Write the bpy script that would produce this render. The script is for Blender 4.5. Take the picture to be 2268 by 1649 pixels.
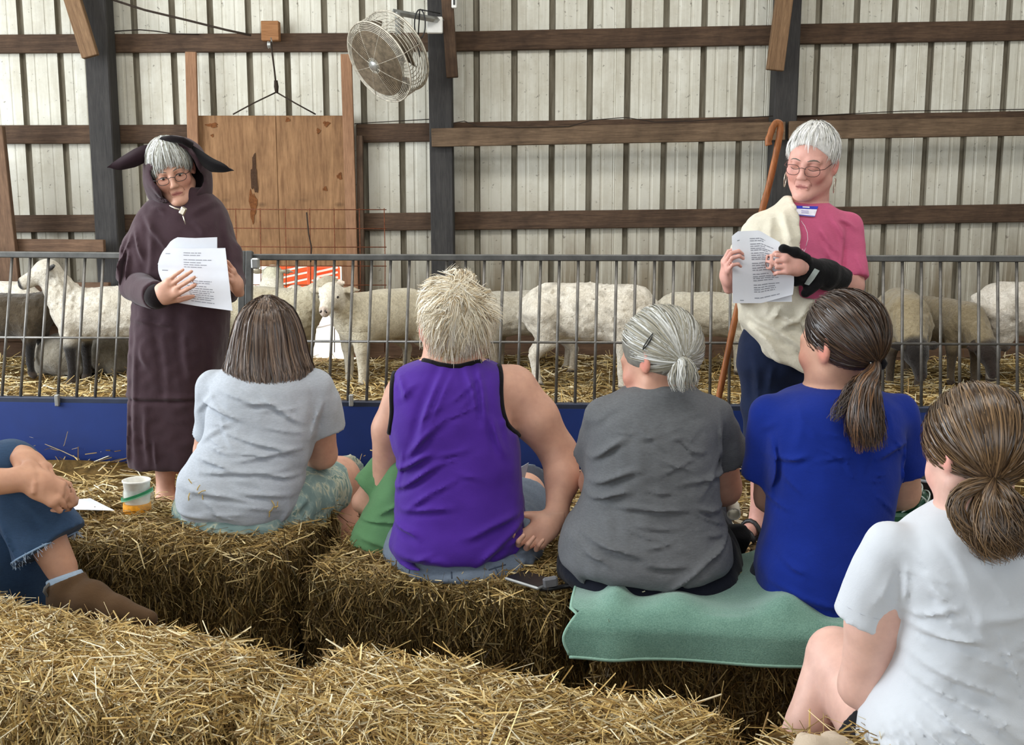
import bpy, math, random
import numpy as np
from mathutils import Vector, Matrix

for _o in list(bpy.data.objects):
    bpy.data.objects.remove(_o, do_unlink=True)
scene = bpy.context.scene
COL = scene.collection
rng = np.random.default_rng(7)
random.seed(7)

# ---------------------------------------------------------------- camera, world, sun, daylight, exposure
FPX, CX, CY, HOR, CAMZ = 2500.0, 1134.0, 824.5, 430.0, 1.27
PITCH = math.atan((CY - HOR) / FPX)
cam_d = bpy.data.cameras.new('camera')
cam = bpy.data.objects.new('camera', cam_d)
COL.objects.link(cam)
cam.location = (0, 0, CAMZ)
cam.rotation_euler = (math.pi / 2 - PITCH, 0, 0)
cam_d.sensor_width = 36
cam_d.lens = 36 * FPX / 2268.0
cam_d.clip_start = 0.05
scene.camera = cam

world = bpy.data.worlds.new('world')
scene.world = world
world.use_nodes = True
world.node_tree.nodes['Background'].inputs[0].default_value = (0.80, 0.90, 1.0, 1)
world.node_tree.nodes['Background'].inputs[1].default_value = 1.0

sun_d = bpy.data.lights.new('sun', 'SUN')
sun_d.energy = 7.0
sun_d.angle = 0.01
sun_d.color = (1.0, 0.95, 0.86)
sun = bpy.data.objects.new('sun', sun_d)
COL.objects.link(sun)
sun.rotation_euler = (math.radians(-38), math.radians(14), 0)      # high, from beyond the back wall

def area(name, loc, target, sx, sy, power, color):
    d = bpy.data.lights.new(name, 'AREA')
    d.shape = 'RECTANGLE'
    d.size, d.size_y, d.energy, d.color = sx, sy, power, color
    o = bpy.data.objects.new(name, d)
    COL.objects.link(o)
    o.location = loc
    o.rotation_euler = (Vector(target) - Vector(loc)).to_track_quat('-Z', 'Y').to_euler()
    return o
# daylight through the open side of the barn (left), the open front behind the visitors, and two strips of roof light
area('daylight_side', (-5.6, 3.9, 1.9), (0, 4.3, 0.9), 4.5, 2.6, 330, (0.88, 0.94, 1.0))
area('daylight_front', (-0.6, -3.9, 2.3), (0, 6, 1.0), 8.0, 2.6, 52, (1.0, 0.98, 0.95))
area('roof_light_near', (0, 1.9, 3.5), (0, 2.3, 0), 9.0, 1.1, 100, (1.0, 0.985, 0.95))
area('roof_light_far', (0, 5.3, 3.5), (0, 6.2, 0), 9.0, 1.1, 165, (1.0, 0.985, 0.95))

scene.view_settings.view_transform = 'Standard'
scene.view_settings.look = 'None'
scene.view_settings.gamma = 1.0
scene.view_settings.use_curve_mapping = False
scene.view_settings.exposure = 0.2

# ---------------------------------------------------------------- helpers
_F = np.array([0, math.cos(PITCH), -math.sin(PITCH)])
_U = np.array([0, math.sin(PITCH), math.cos(PITCH)])
_R = np.array([1.0, 0, 0])
_C = np.array([0, 0, CAMZ])

def P(px, py, Y):
    """the point at distance Y (metres along the barn) that a sight line meets"""
    r = _F + _R * (px - CX) / FPX + _U * (CY - py) / FPX
    return _C + r * (Y / r[1])

def PZ(px, py, z):
    r = _F + _R * (px - CX) / FPX + _U * (CY - py) / FPX
    return _C + r * ((z - CAMZ) / r[2])

def M(py, Y):
    """metres per pixel there"""
    p = P(CX, py, Y)
    return float(np.dot(p - _C, _F)) / FPX

def tag(o, label=None, cat=None, group=None, kind=None):
    if label: o['label'] = label
    if cat: o['category'] = cat
    if group: o['group'] = group
    if kind: o['kind'] = kind
    return o

def empty(name, loc=(0, 0, 0), label=None, cat=None, group=None):
    o = bpy.data.objects.new(name, None)
    COL.objects.link(o)
    o.location = loc
    o.empty_display_size = 0.05
    return tag(o, label, cat, group)

def attach(o, parent):
    """parents a mesh that is already laid out in world coordinates"""
    if parent is None: return o
    o.parent = parent
    o.matrix_parent_inverse = Matrix.Translation(parent.location).inverted() if parent.parent is None else Matrix.Identity(4)
    return o

def link(name, me, mat=None, parent=None):
    o = bpy.data.objects.new(name, me)
    COL.objects.link(o)
    if mat is not None:
        me.materials.clear()
        me.materials.append(mat)
    attach(o, parent)
    return o

def mesh_np(name, V, F, smooth=True, col=None):
    """V (n,3), F list of int arrays (m,k) -> mesh"""
    V = np.asarray(V, np.float32)
    if isinstance(F, np.ndarray): F = [F]
    F = [np.asarray(f, np.int32) for f in F if len(f)]
    me = bpy.data.meshes.new(name)
    me.vertices.add(len(V))
    me.vertices.foreach_set('co', V.ravel())
    nl = sum(f.size for f in F)
    npoly = sum(len(f) for f in F)
    me.loops.add(nl)
    me.loops.foreach_set('vertex_index', np.concatenate([f.ravel() for f in F]))
    me.polygons.add(npoly)
    tot = np.concatenate([np.full(len(f), f.shape[1], np.int32) for f in F])
    st = np.concatenate([[0], np.cumsum(tot)[:-1]]).astype(np.int32)
    me.polygons.foreach_set('loop_start', st)
    try: me.polygons.foreach_set('loop_total', tot)
    except Exception: pass
    me.update(calc_edges=True)
    me.polygons.foreach_set('use_smooth', np.full(npoly, smooth, bool))
    if col is not None:
        c = np.ones((len(V), 4), np.float32)
        c[:, :3] = np.asarray(col)[:, :3]
        a = me.color_attributes.new('Col', 'FLOAT_COLOR', 'POINT')
        a.data.foreach_set('color', c.ravel())
    return me

class MB:
    """collects simple solids into one mesh"""
    def __init__(s): s.V = []; s.F = []; s.n = 0
    def _add(s, V, F):
        s.V.append(np.asarray(V, float)); s.F += [tuple(i + s.n for i in f) for f in F]; s.n += len(V)
        return s
    def box(s, lo, hi, bev=0.0, R=None, c=None):
        lo = np.array(lo, float); hi = np.array(hi, float)
        b = min(bev, 0.45 * float(np.min(hi - lo)))
        if b <= 0:
            V = [[x, y, z] for x in (lo[0], hi[0]) for y in (lo[1], hi[1]) for z in (lo[2], hi[2])]
            F = [(0, 1, 3, 2), (4, 6, 7, 5), (0, 4, 5, 1), (2, 3, 7, 6), (0, 2, 6, 4), (1, 5, 7, 3)]
        else:
            V = []; idx = {}
            for sx in (0, 1):
                for sy in (0, 1):
                    for sz in (0, 1):
                        p = np.array([hi[0] if sx else lo[0], hi[1] if sy else lo[1], hi[2] if sz else lo[2]])
                        d = np.array([-b if sx else b, -b if sy else b, -b if sz else b])
                        for a in range(3):
                            q = p + d; q[a] = p[a]
                            idx[(sx, sy, sz, a)] = len(V); V.append(q)
            F = []
            I = lambda x, y, z, a: idx[(x, y, z, a)]
            for a in range(3):
                for v in (0, 1):
                    r = []
                    for (u, w) in ((0, 0), (1, 0), (1, 1), (0, 1)):
                        k = [0, 0, 0]; k[a] = v; k[(a + 1) % 3] = u; k[(a + 2) % 3] = w
                        r.append(I(*k, a))
                    F.append(tuple(r if v else r[::-1]))
            for a in range(3):
                b1, c1 = (a + 1) % 3, (a + 2) % 3
                for u in (0, 1):
                    for w in (0, 1):
                        k0 = [0, 0, 0]; k0[b1] = u; k0[c1] = w; k1 = list(k0); k1[a] = 1
                        q = (I(*k0, b1), I(*k1, b1), I(*k1, c1), I(*k0, c1))
                        F.append(q if (u ^ w) == 0 else q[::-1])
            for sx in (0, 1):
                for sy in (0, 1):
                    for sz in (0, 1):
                        t = (I(sx, sy, sz, 0), I(sx, sy, sz, 1), I(sx, sy, sz, 2))
                        F.append(t if (sx + sy + sz) % 2 else t[::-1])
        V = np.array(V)
        if R is not None: V = V @ np.array(R).T
        if c is not None: V = V + np.array(c)
        return s._add(V, F)
    def tube(s, pts, r, n=8, cap=True, closed=False):
        pts = [np.array(p, float) for p in pts]; m = len(pts)
        rr = [r] * m if np.isscalar(r) else list(r)
        V = []; F = []
        t = pts[1] - pts[0]; t /= np.linalg.norm(t) + 1e-12
        a = np.array([0, 0, 1.0]) if abs(t[2]) < 0.9 else np.array([1.0, 0, 0])
        u = np.cross(t, a); u /= np.linalg.norm(u)
        for i in range(m):
            if closed: t = pts[(i + 1) % m] - pts[i - 1]
            else: t = pts[min(i + 1, m - 1)] - pts[max(i - 1, 0)]
            t = t / (np.linalg.norm(t) + 1e-12)
            u = u - t * np.dot(u, t); u /= np.linalg.norm(u) + 1e-12
            w = np.cross(t, u)
            for j in range(n):
                ang = 2 * math.pi * j / n
                V.append(pts[i] + rr[i] * (u * math.cos(ang) + w * math.sin(ang)))
        for i in range(m if closed else m - 1):
            i2 = (i + 1) % m
            for j in range(n):
                j2 = (j + 1) % n
                F.append((i * n + j, i * n + j2, i2 * n + j2, i2 * n + j))
        if cap and not closed:
            F.append(tuple(range(n))[::-1]); F.append(tuple((m - 1) * n + j for j in range(n)))
        return s._add(V, F)
    def lathe(s, prof, n=24, R=None, c=None):
        V = []; F = []
        for (r, z) in prof:
            for j in range(n):
                a = 2 * math.pi * j / n
                V.append((r * math.cos(a), r * math.sin(a), z))
        for i in range(len(prof) - 1):
            for j in range(n):
                j2 = (j + 1) % n
                F.append((i * n + j, i * n + j2, (i + 1) * n + j2, (i + 1) * n + j))
        V = np.array(V)
        if R is not None: V = V @ np.array(R).T
        if c is not None: V = V + np.array(c)
        return s._add(V, F)
    def grid(s, G):
        G = np.asarray(G); a, b = G.shape[:2]
        F = [(i * b + j, (i + 1) * b + j, (i + 1) * b + j + 1, i * b + j + 1) for i in range(a - 1) for j in range(b - 1)]
        return s._add(G.reshape(-1, 3), F)
    def sheet(s, G, t):
        """a grid given thickness t (both faces and rim)"""
        G = np.asarray(G, float); a, b = G.shape[:2]
        du = np.gradient(G, axis=0); dv = np.gradient(G, axis=1)
        nrm = np.cross(du, dv); nrm /= np.linalg.norm(nrm, axis=2, keepdims=True) + 1e-12
        s.grid(G + nrm * t / 2)
        s.grid((G - nrm * t / 2)[::-1])
        A = G + nrm * t / 2; B = G - nrm * t / 2
        rim = [(i, 0) for i in range(a)] + [(a - 1, j) for j in range(1, b)] + [(i, b - 1) for i in range(a - 2, -1, -1)] + [(0, j) for j in range(b - 2, 0, -1)]
        m = len(rim)
        V = [A[i, j] for i, j in rim] + [B[i, j] for i, j in rim]
        return s._add(V, [(k, m + k, m + (k + 1) % m, (k + 1) % m) for k in range(m)])
    def mesh(s, name, smooth=False):
        me = bpy.data.meshes.new(name)
        V = np.concatenate(s.V)
        me.from_pydata([tuple(map(float, v)) for v in V], [], s.F)
        me.polygons.foreach_set('use_smooth', np.full(len(me.polygons), smooth, bool))
        me.update()
        return me
    def build(s, name, mat, parent=None, smooth=False):
        return link(name, s.mesh(name, smooth), mat, parent)

def rot_to(d, up=(0, 0, 1)):
    """matrix whose columns are x = d, y = side, z = up-ish"""
    x = np.array(d, float); x /= np.linalg.norm(x)
    u = np.array(up, float)
    y = np.cross(u, x); y /= np.linalg.norm(y)
    z = np.cross(x, y)
    return np.stack([x, y, z], 1)

def mat4(R, c):
    m = Matrix.Identity(4)
    for i in range(3):
        for j in range(3): m[i][j] = float(R[i][j])
        m[i][3] = float(c[i])
    return m

def beam(name, A, B, h, t, mat, parent=None, up=(0, 0, 1), bev=0.004):
    """a timber from A to B, height h along up, thickness t; long axis is local x"""
    A = np.array(A, float); B = np.array(B, float)
    L = np.linalg.norm(B - A)
    R = rot_to(B - A, up)
    mb = MB().box((-L / 2, -t / 2, -h / 2), (L / 2, t / 2, h / 2), bev)
    me = mb.mesh(name)
    o = link(name, me, mat)
    o.matrix_basis = mat4(R, (A + B) / 2)
    attach(o, parent)
    return o

def smoothstep(a, b, x):
    t = np.clip((x - a) / (b - a), 0, 1)
    return t * t * (3 - 2 * t)

# smooth pseudo noise: sums of sines, vectorised
class Noise:
    def __init__(s, seed, n=10):
        r = np.random.default_rng(seed)
        d = r.normal(size=(n, 3)); d /= np.linalg.norm(d, axis=1, keepdims=True)
        s.k = d * r.uniform(0.6, 1.6, (n, 1)); s.p = r.uniform(0, 6.28, n); s.n = n
    def __call__(s, p, freq=1.0):
        f = np.asarray(freq, float)
        q = (np.asarray(p) * f) @ s.k.T * 6.283 + s.p
        return np.sin(q).sum(-1) / math.sqrt(s.n / 2) * 0.6

# ---------------------------------------------------------------- signed distance solids -> one continuous skin
def _smin(a, b, k):
    if k <= 0: return np.minimum(a, b)
    h = np.clip(0.5 + 0.5 * (b - a) / k, 0, 1)
    return b + (a - b) * h - k * h * (1 - h)

def surfnet(f, lo, h):
    f[0, :, :] = np.maximum(f[0], 1e-4); f[-1] = np.maximum(f[-1], 1e-4)
    f[:, 0] = np.maximum(f[:, 0], 1e-4); f[:, -1] = np.maximum(f[:, -1], 1e-4)
    f[:, :, 0] = np.maximum(f[:, :, 0], 1e-4); f[:, :, -1] = np.maximum(f[:, :, -1], 1e-4)
    ins = f < 0
    u = ins.view(np.uint8)
    s = u[:-1, :-1, :-1] + u[1:, :-1, :-1] + u[:-1, 1:, :-1] + u[1:, 1:, :-1] + u[:-1, :-1, 1:] + u[1:, :-1, 1:] + u[:-1, 1:, 1:] + u[1:, 1:, 1:]
    act = (s > 0) & (s < 8)
    I, J, K = np.nonzero(act)
    n = len(I)
    ids = np.full(act.shape, -1, np.int32); ids[act] = np.arange(n)
    acc = np.zeros((n, 3)); cnt = np.zeros(n)
    cs = [(0, 0, 0), (1, 0, 0), (0, 1, 0), (1, 1, 0), (0, 0, 1), (1, 0, 1), (0, 1, 1), (1, 1, 1)]
    fv = [f[I + c[0], J + c[1], K + c[2]].astype(float) for c in cs]
    for a in range(8):
        for b in range(a + 1, 8):
            if sum(abs(cs[a][i] - cs[b][i]) for i in range(3)) != 1: continue
            m = (fv[a] < 0) != (fv[b] < 0)
            t = fv[a][m] / (fv[a][m] - fv[b][m])
            acc[m] += np.array(cs[a]) + t[:, None] * (np.array(cs[b]) - np.array(cs[a])); cnt[m] += 1
    V = np.asarray(lo) + h * (np.stack([I, J, K], 1) + acc / np.maximum(cnt, 1)[:, None])
    Q = []
    for ax in range(3):
        o1, o2 = (ax + 1) % 3, (ax + 2) % 3
        s0 = [slice(1, -1)] * 3; s1 = [slice(1, -1)] * 3
        s0[ax] = slice(0, -1); s1[ax] = slice(1, None)
        A = ins[tuple(s0)]; B = ins[tuple(s1)]
        E = np.nonzero(A != B)
        c = [None] * 3
        c[ax] = E[ax]; c[o1] = E[o1] + 1; c[o2] = E[o2] + 1
        def cell(d1, d2):
            q = [None] * 3; q[ax] = c[ax]; q[o1] = c[o1] - d1; q[o2] = c[o2] - d2
            return ids[tuple(q)]
        q = np.stack([cell(1, 1), cell(0, 1), cell(0, 0), cell(1, 0)], 1)
        fl = ~A[E]
        q[fl] = q[fl][:, ::-1]
        Q.append(q)
    Q = np.concatenate(Q)
    return V, Q

def relax(V, Q, it=1, lam=0.5):
    a = np.concatenate([Q[:, 0], Q[:, 1], Q[:, 2], Q[:, 3]]); b = np.concatenate([Q[:, 1], Q[:, 2], Q[:, 3], Q[:, 0]])
    n = len(V)
    cnt = np.bincount(a, minlength=n) + np.bincount(b, minlength=n)
    for _ in range(it):
        W = np.stack([np.bincount(a, V[b, i], n) + np.bincount(b, V[a, i], n) for i in range(3)], 1) / np.maximum(cnt, 1)[:, None]
        V = V + lam * (W - V)
    return V

class Shape:
    def __init__(s): s.ops = []; s.disp = None
    def _op(s, fn, lo, hi, k, mode):
        s.ops.append((fn, np.minimum(lo, hi), np.maximum(lo, hi), k, mode)); return s
    def cap(s, a, b, ra, rb=None, k=0.0, flat=None, mode='add'):
        """tapered limb; flat = (direction, factor) presses the section along a direction"""
        a = np.array(a, float); b = np.array(b, float); rb = ra if rb is None else rb
        ab = b - a; L2 = float(ab @ ab) + 1e-12
        def fn(X, Y, Z):
            x, y, z = X - a[0], Y - a[1], Z - a[2]
            t = np.clip((x * ab[0] + y * ab[1] + z * ab[2]) / L2, 0, 1)
            x = x - t * ab[0]; y = y - t * ab[1]; z = z - t * ab[2]
            q = x * x + y * y + z * z
            if flat is not None:
                d, fac = flat
                w = x * d[0] + y * d[1] + z * d[2]
                q = q + (fac * fac - 1) * w * w
            return np.sqrt(q) - (ra + (rb - ra) * t)
        r = max(ra, rb)
        return s._op(fn, np.minimum(a, b) - r, np.maximum(a, b) + r, k, mode)
    def chain(s, pts, rad, k=0.02, mode='add', flat=None):
        for i in range(len(pts) - 1):
            s.cap(pts[i], pts[i + 1], rad[i], rad[i + 1], k, flat, mode)
        return s
    def ell(s, c, r, R=None, k=0.0, mode='add'):
        c = np.array(c, float); r = np.array(r, float) * np.ones(3)
        R = np.eye(3) if R is None else np.array(R, float)
        def fn(X, Y, Z):
            x, y, z = X - c[0], Y - c[1], Z - c[2]
            u = [(x * R[0, i] + y * R[1, i] + z * R[2, i]) for i in range(3)]
            k0 = np.sqrt((u[0] / r[0]) ** 2 + (u[1] / r[1]) ** 2 + (u[2] / r[2]) ** 2)
            k1 = np.sqrt((u[0] / r[0] ** 2) ** 2 + (u[1] / r[1] ** 2) ** 2 + (u[2] / r[2] ** 2) ** 2)
            return k0 * (k0 - 1) / (k1 + 1e-6)
        ext = np.sqrt(((R * r[None, :]) ** 2).sum(1))
        return s._op(fn, c - ext, c + ext, k, mode)
    def box(s, c, half, R=None, rnd=0.01, k=0.0, mode='add'):
        c = np.array(c, float); h = np.array(half, float) - rnd
        R = np.eye(3) if R is None else np.array(R, float)
        def fn(X, Y, Z):
            x, y, z = X - c[0], Y - c[1], Z - c[2]
            q = [np.abs(x * R[0, i] + y * R[1, i] + z * R[2, i]) - h[i] for i in range(3)]
            o = np.sqrt(sum(np.maximum(v, 0) ** 2 for v in q))
            return o + np.minimum(np.maximum(np.maximum(q[0], q[1]), q[2]), 0) - rnd
        ext = np.abs(R) @ (np.array(half))
        return s._op(fn, c - ext, c + ext, k, mode)
    def loft(s, sec, n=2.4, k=0.0, cut=0.012, mode='add'):
        """sections (z, cx, cy, rx, ry) stacked upward"""
        S = np.array(sorted(sec, key=lambda q: q[0]), float)
        zz = S[:, 0]
        fine = np.linspace(zz[0], zz[-1], 80)
        def hermite(v):
            d = np.diff(v) / np.diff(zz)
            m = np.zeros_like(v); m[0] = d[0]; m[-1] = d[-1]
            for i in range(1, len(v) - 1):
                m[i] = 0 if d[i - 1] * d[i] <= 0 else 2 * d[i - 1] * d[i] / (d[i - 1] + d[i])
            i = np.clip(np.searchsorted(zz, fine) - 1, 0, len(zz) - 2)
            h = zz[i + 1] - zz[i]; t = (fine - zz[i]) / h
            return (1 + 2 * t) * (1 - t) ** 2 * v[i] + t * (1 - t) ** 2 * h * m[i] + t * t * (3 - 2 * t) * v[i + 1] + t * t * (t - 1) * h * m[i + 1]
        C = [hermite(S[:, j]) for j in range(1, 5)]
        def fn(X, Y, Z):
            zc = np.clip(Z, zz[0], zz[-1])
            cx, cy, rx, ry = [np.interp(zc, fine, c) for c in C]
            x = np.abs(X - cx) / rx; y = np.abs(Y - cy) / ry
            q = (x ** n + y ** n + 1e-9) ** (1 / n)
            g = np.sqrt((x ** (n - 1) / rx) ** 2 + (y ** (n - 1) / ry) ** 2) * q ** (1 - n) + 1e-6
            d = (q - 1) / np.maximum(g, 1.0)
            e = np.maximum(Z - zz[-1], zz[0] - Z)
            return -_smin(-d, -e + 0 * d, cut)
        lo = np.array([(S[:, 1] - S[:, 3]).min(), (S[:, 2] - S[:, 4]).min(), zz[0]])
        hi = np.array([(S[:, 1] + S[:, 3]).max(), (S[:, 2] + S[:, 4]).max(), zz[-1]])
        return s._op(fn, lo, hi, k, mode)
    def plane(s, c, nrm, mode='cut', k=0.0, lo=None, hi=None):
        """removes everything on the side the normal points to"""
        c = np.array(c, float); nrm = np.array(nrm, float); nrm /= np.linalg.norm(nrm)
        fn = lambda X, Y, Z: -((X - c[0]) * nrm[0] + (Y - c[1]) * nrm[1] + (Z - c[2]) * nrm[2])
        big = np.array([50.0, 50, 50])
        return s._op(fn, -big if lo is None else np.array(lo), big if hi is None else np.array(hi), k, 'sub')
    def bounds(s):
        lo = np.min([o[1] for o in s.ops if o[4] == 'add'], 0); hi = np.max([o[2] for o in s.ops if o[4] == 'add'], 0)
        return lo, hi
    def field(s, lo, hi, h):
        n = np.maximum(np.ceil((hi - lo) / h).astype(int) + 1, 3)
        ax = [lo[i] + h * np.arange(n[i]) for i in range(3)]
        f = np.full(tuple(n), 0.3, np.float32)
        for fn, a, b, k, mode in s.ops:
            mg = k + 2.5 * h + (0.012 if mode == 'add' else 0.0)
            if mode != 'add': mg = k
            sl = []
            for i in range(3):
                i0 = int(np.clip(math.floor((a[i] - mg - lo[i]) / h), 0, n[i])); i1 = int(np.clip(math.ceil((b[i] + mg - lo[i]) / h) + 1, 0, n[i]))
                sl.append(slice(i0, i1))
            if any(q.stop <= q.start for q in sl): continue
            X = ax[0][sl[0]][:, None, None].astype(np.float32); Y = ax[1][sl[1]][None, :, None].astype(np.float32); Z = ax[2][sl[2]][None, None, :].astype(np.float32)
            d = fn(X, Y, Z)
            g = f[tuple(sl)]
            if mode == 'add': f[tuple(sl)] = _smin(g, d, k)
            else: f[tuple(sl)] = -_smin(-g, d, k)
        if s.disp is not None:
            m = np.abs(f) < max(0.03, 4 * h)
            I, J, K = np.nonzero(m)
            f[m] += s.disp(np.stack([ax[0][I], ax[1][J], ax[2][K]], 1)).astype(np.float32)
        return f
    def skin(s, h, regions=None, smooth=2):
        """regions: [(lo, hi, h)] finer boxes (disjoint from the rest)"""
        lo, hi = s.bounds(); lo = lo - 0.03 - 2 * h; hi = hi + 0.03 + 2 * h
        Vs, Qs, n = [], [], 0
        f = s.field(lo, hi, h)
        if regions:
            for (a, b, hh) in regions:
                a = np.array(a); b = np.array(b)
                sl = tuple(slice(max(0, int(math.ceil((a[i] + 1.6 * h - lo[i]) / h))), max(0, int(math.floor((b[i] - 1.6 * h - lo[i]) / h)) + 1)) for i in range(3))
                f[sl] = np.maximum(f[sl], 1e-4)
        V, Q = surfnet(f, lo, h)
        V = relax(V, Q, smooth, 0.45)
        Vs.append(V); Qs.append(Q); n += len(V)
        for (a, b, hh) in (regions or []):
            a = np.maximum(np.array(a), lo); b = np.minimum(np.array(b), hi)
            g = s.field(a, b, hh)
            V, Q = surfnet(g, a, hh)
            if len(V) == 0: continue
            V = relax(V, Q, smooth, 0.45)
            Vs.append(V); Qs.append(Q + n); n += len(V)
        return np.concatenate(Vs), np.concatenate(Qs)
    def build(s, name, mat, parent=None, h=0.008, regions=None, col=None, smooth=2):
        V, Q = s.skin(h, regions, smooth)
        c = None if col is None else col(V)
        return link(name, mesh_np(name, V, Q, True, c), mat, parent)
# ---------------------------------------------------------------- procedural materials
def lin(c):
    """sRGB 0-255 -> linear"""
    o = []
    for v in c[:3]:
        v = v / 255.0
        o.append(v / 12.92 if v <= 0.04045 else ((v + 0.055) / 1.055) ** 2.4)
    return tuple(o)

class NT:
    def __init__(s, name):
        s.m = bpy.data.materials.new(name); s.m.use_nodes = True
        s.t = s.m.node_tree; s.b = s.t.nodes['Principled BSDF']; s.out = s.t.nodes['Material Output']
    def n(s, ty, **kw):
        x = s.t.nodes.new(ty)
        for k, v in kw.items():
            if k.startswith('i_'): x.inputs[int(k[2:])].default_value = v
            else: setattr(x, k, v)
        return x
    def l(s, a, b): s.t.links.new(a, b); return s
    def coord(s, scale=(1, 1, 1), kind='Object'):
        c = s.n('ShaderNodeTexCoord'); mp = s.n('ShaderNodeMapping')
        mp.inputs['Scale'].default_value = scale
        s.l(c.outputs[kind], mp.inputs[0]); return mp.outputs[0]
    def noise(s, vec, scale, detail=4, rough=0.6, dist=0.0):
        x = s.n('ShaderNodeTexNoise'); x.inputs['Scale'].default_value = scale; x.inputs['Detail'].default_value = detail
        x.inputs['Roughness'].default_value = rough; x.inputs['Distortion'].default_value = dist
        s.l(vec, x.inputs['Vector']); return x.outputs['Fac']
    def ramp(s, fac, stops):
        r = s.n('ShaderNodeValToRGB'); e = r.color_ramp.elements
        while len(e) < len(stops): e.new(0.5)
        for i, (p, c) in enumerate(stops): e[i].position = p; e[i].color = tuple(c[:3]) + (1,)
        s.l(fac, r.inputs[0]); return r.outputs[0]
    def mix(s, fac, a, b, mode='MIX'):
        x = s.n('ShaderNodeMix', data_type='RGBA', blend_type=mode)
        for sock, v in ((x.inputs[0], fac), (x.inputs[6], a), (x.inputs[7], b)):
            if isinstance(v, (int, float)): sock.default_value = v
            elif isinstance(v, tuple): sock.default_value = tuple(v[:3]) + (1,)
            else: s.l(v, sock)
        return x.outputs[2]
    def math(s, op, a, b=0.0):
        x = s.n('ShaderNodeMath', operation=op)
        for sock, v in ((x.inputs[0], a), (x.inputs[1], b)):
            if isinstance(v, (int, float)): sock.default_value = v
            else: s.l(v, sock)
        return x.outputs[0]
    def sep(s, vec):
        x = s.n('ShaderNodeSeparateXYZ'); s.l(vec, x.inputs[0]); return x.outputs
    def attr(s, name):
        x = s.n('ShaderNodeAttribute'); x.attribute_name = name; return x.outputs['Color']
    def bump(s, h, strength=0.3, dist=0.01):
        x = s.n('ShaderNodeBump'); x.inputs['Strength'].default_value = strength; x.inputs['Distance'].default_value = dist
        s.l(h, x.inputs['Height']); s.l(x.outputs[0], s.b.inputs['Normal']); return s
    def base(s, c, rough=0.7, metal=0.0, spec=0.5):
        if isinstance(c, tuple): s.b.inputs['Base Color'].default_value = tuple(c[:3]) + (1,)
        else: s.l(c, s.b.inputs['Base Color'])
        if isinstance(rough, (int, float)): s.b.inputs['Roughness'].default_value = rough
        else: s.l(rough, s.b.inputs['Roughness'])
        s.b.inputs['Metallic'].default_value = metal
        s.b.inputs['Specular IOR Level'].default_value = spec
        return s

def m_plain(name, rgb, rough=0.6, metal=0.0, spec=0.4, var=0.15, scale=30, bump=0.0):
    t = NT(name); c = lin(rgb); v = t.coord()
    f = t.noise(v, scale, 3)
    col = t.ramp(f, [(0.3, tuple(x * (1 - var) for x in c)), (0.7, tuple(min(1, x * (1 + var)) for x in c))])
    t.base(col, rough, metal, spec)
    if bump: t.bump(f, bump, 0.003)
    return t.m

def m_fabric(name, rgb, var=0.12, heather=0.0, rough=0.92, bump=0.25, scale=260, sheen=0.08, use_col=False, spec=0.15):
    t = NT(name); c = lin(rgb); v = t.coord()
    big = t.noise(v, 7, 3)
    fine = t.noise(t.coord((1, 1, 2.5)), scale, 2)
    col = t.ramp(big, [(0.3, tuple(x * (1 - var) for x in c)), (0.7, tuple(min(1, x * (1 + var)) for x in c))])
    if use_col: col = t.mix(1.0, t.attr('Col'), t.ramp(big, [(0.3, (1 - var,) * 3), (0.7, (1.0,) * 3)]), 'MULTIPLY')
    if heather:
        hv = t.noise(t.coord((1, 1, 4)), 90, 3, 0.8)
        col = t.mix(1.0, col, t.ramp(hv, [(0.3, (1 - heather,) * 3), (0.7, (1 + heather,) * 3)]), 'MULTIPLY')
    t.base(col, rough, 0, spec)
    t.b.inputs['Sheen Weight'].default_value = sheen
    wr = t.noise(v, 38, 4, 0.6, 0.6)
    t.bump(t.math('ADD', t.math('MULTIPLY', fine, 0.25), wr), bump * 1.6, 0.007)
    return t.m

def m_skin(name='skin'):
    t = NT(name); v = t.coord()
    f = t.noise(v, 22, 5, 0.6); g = t.noise(v, 420, 2)
    c = t.mix(1.0, t.attr('Col'), t.ramp(f, [(0.3, (0.86, 0.80, 0.78)), (0.7, (1.06, 1.03, 1.0))]), 'MULTIPLY')
    t.base(c, 0.52, 0, 0.4)
    t.b.inputs['Subsurface Weight'].default_value = 0.12
    t.b.inputs['Subsurface Radius'].default_value = (0.02, 0.008, 0.005)
    t.b.inputs['Subsurface Scale'].default_value = 0.4
    t.bump(g, 0.12, 0.001)
    return t.m

def m_hair(name, rough=0.32, spec=0.6):
    t = NT(name)
    t.base(t.attr('Col'), rough, 0, spec)
    t.b.inputs['Anisotropic'].default_value = 0.4
    return t.m

def m_wool(name='wool', fine=60, amt=0.6):
    t = NT(name); v = t.coord()
    f = t.noise(v, fine, 4, 0.7, 0.8); g = t.noise(v, 9, 4)
    c = t.mix(1.0, t.attr('Col'), t.ramp(f, [(0.30, (0.74, 0.71, 0.66)), (0.6, (1.10, 1.10, 1.09))]), 'MULTIPLY')
    c = t.mix(1.0, c, t.ramp(g, [(0.3, (0.86, 0.83, 0.78)), (0.65, (1.05, 1.05, 1.05))]), 'MULTIPLY')
    t.base(c, 0.95, 0, 0.1)
    t.b.inputs['Sheen Weight'].default_value = 0.3
    t.bump(f, amt, 0.015)
    return t.m

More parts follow.
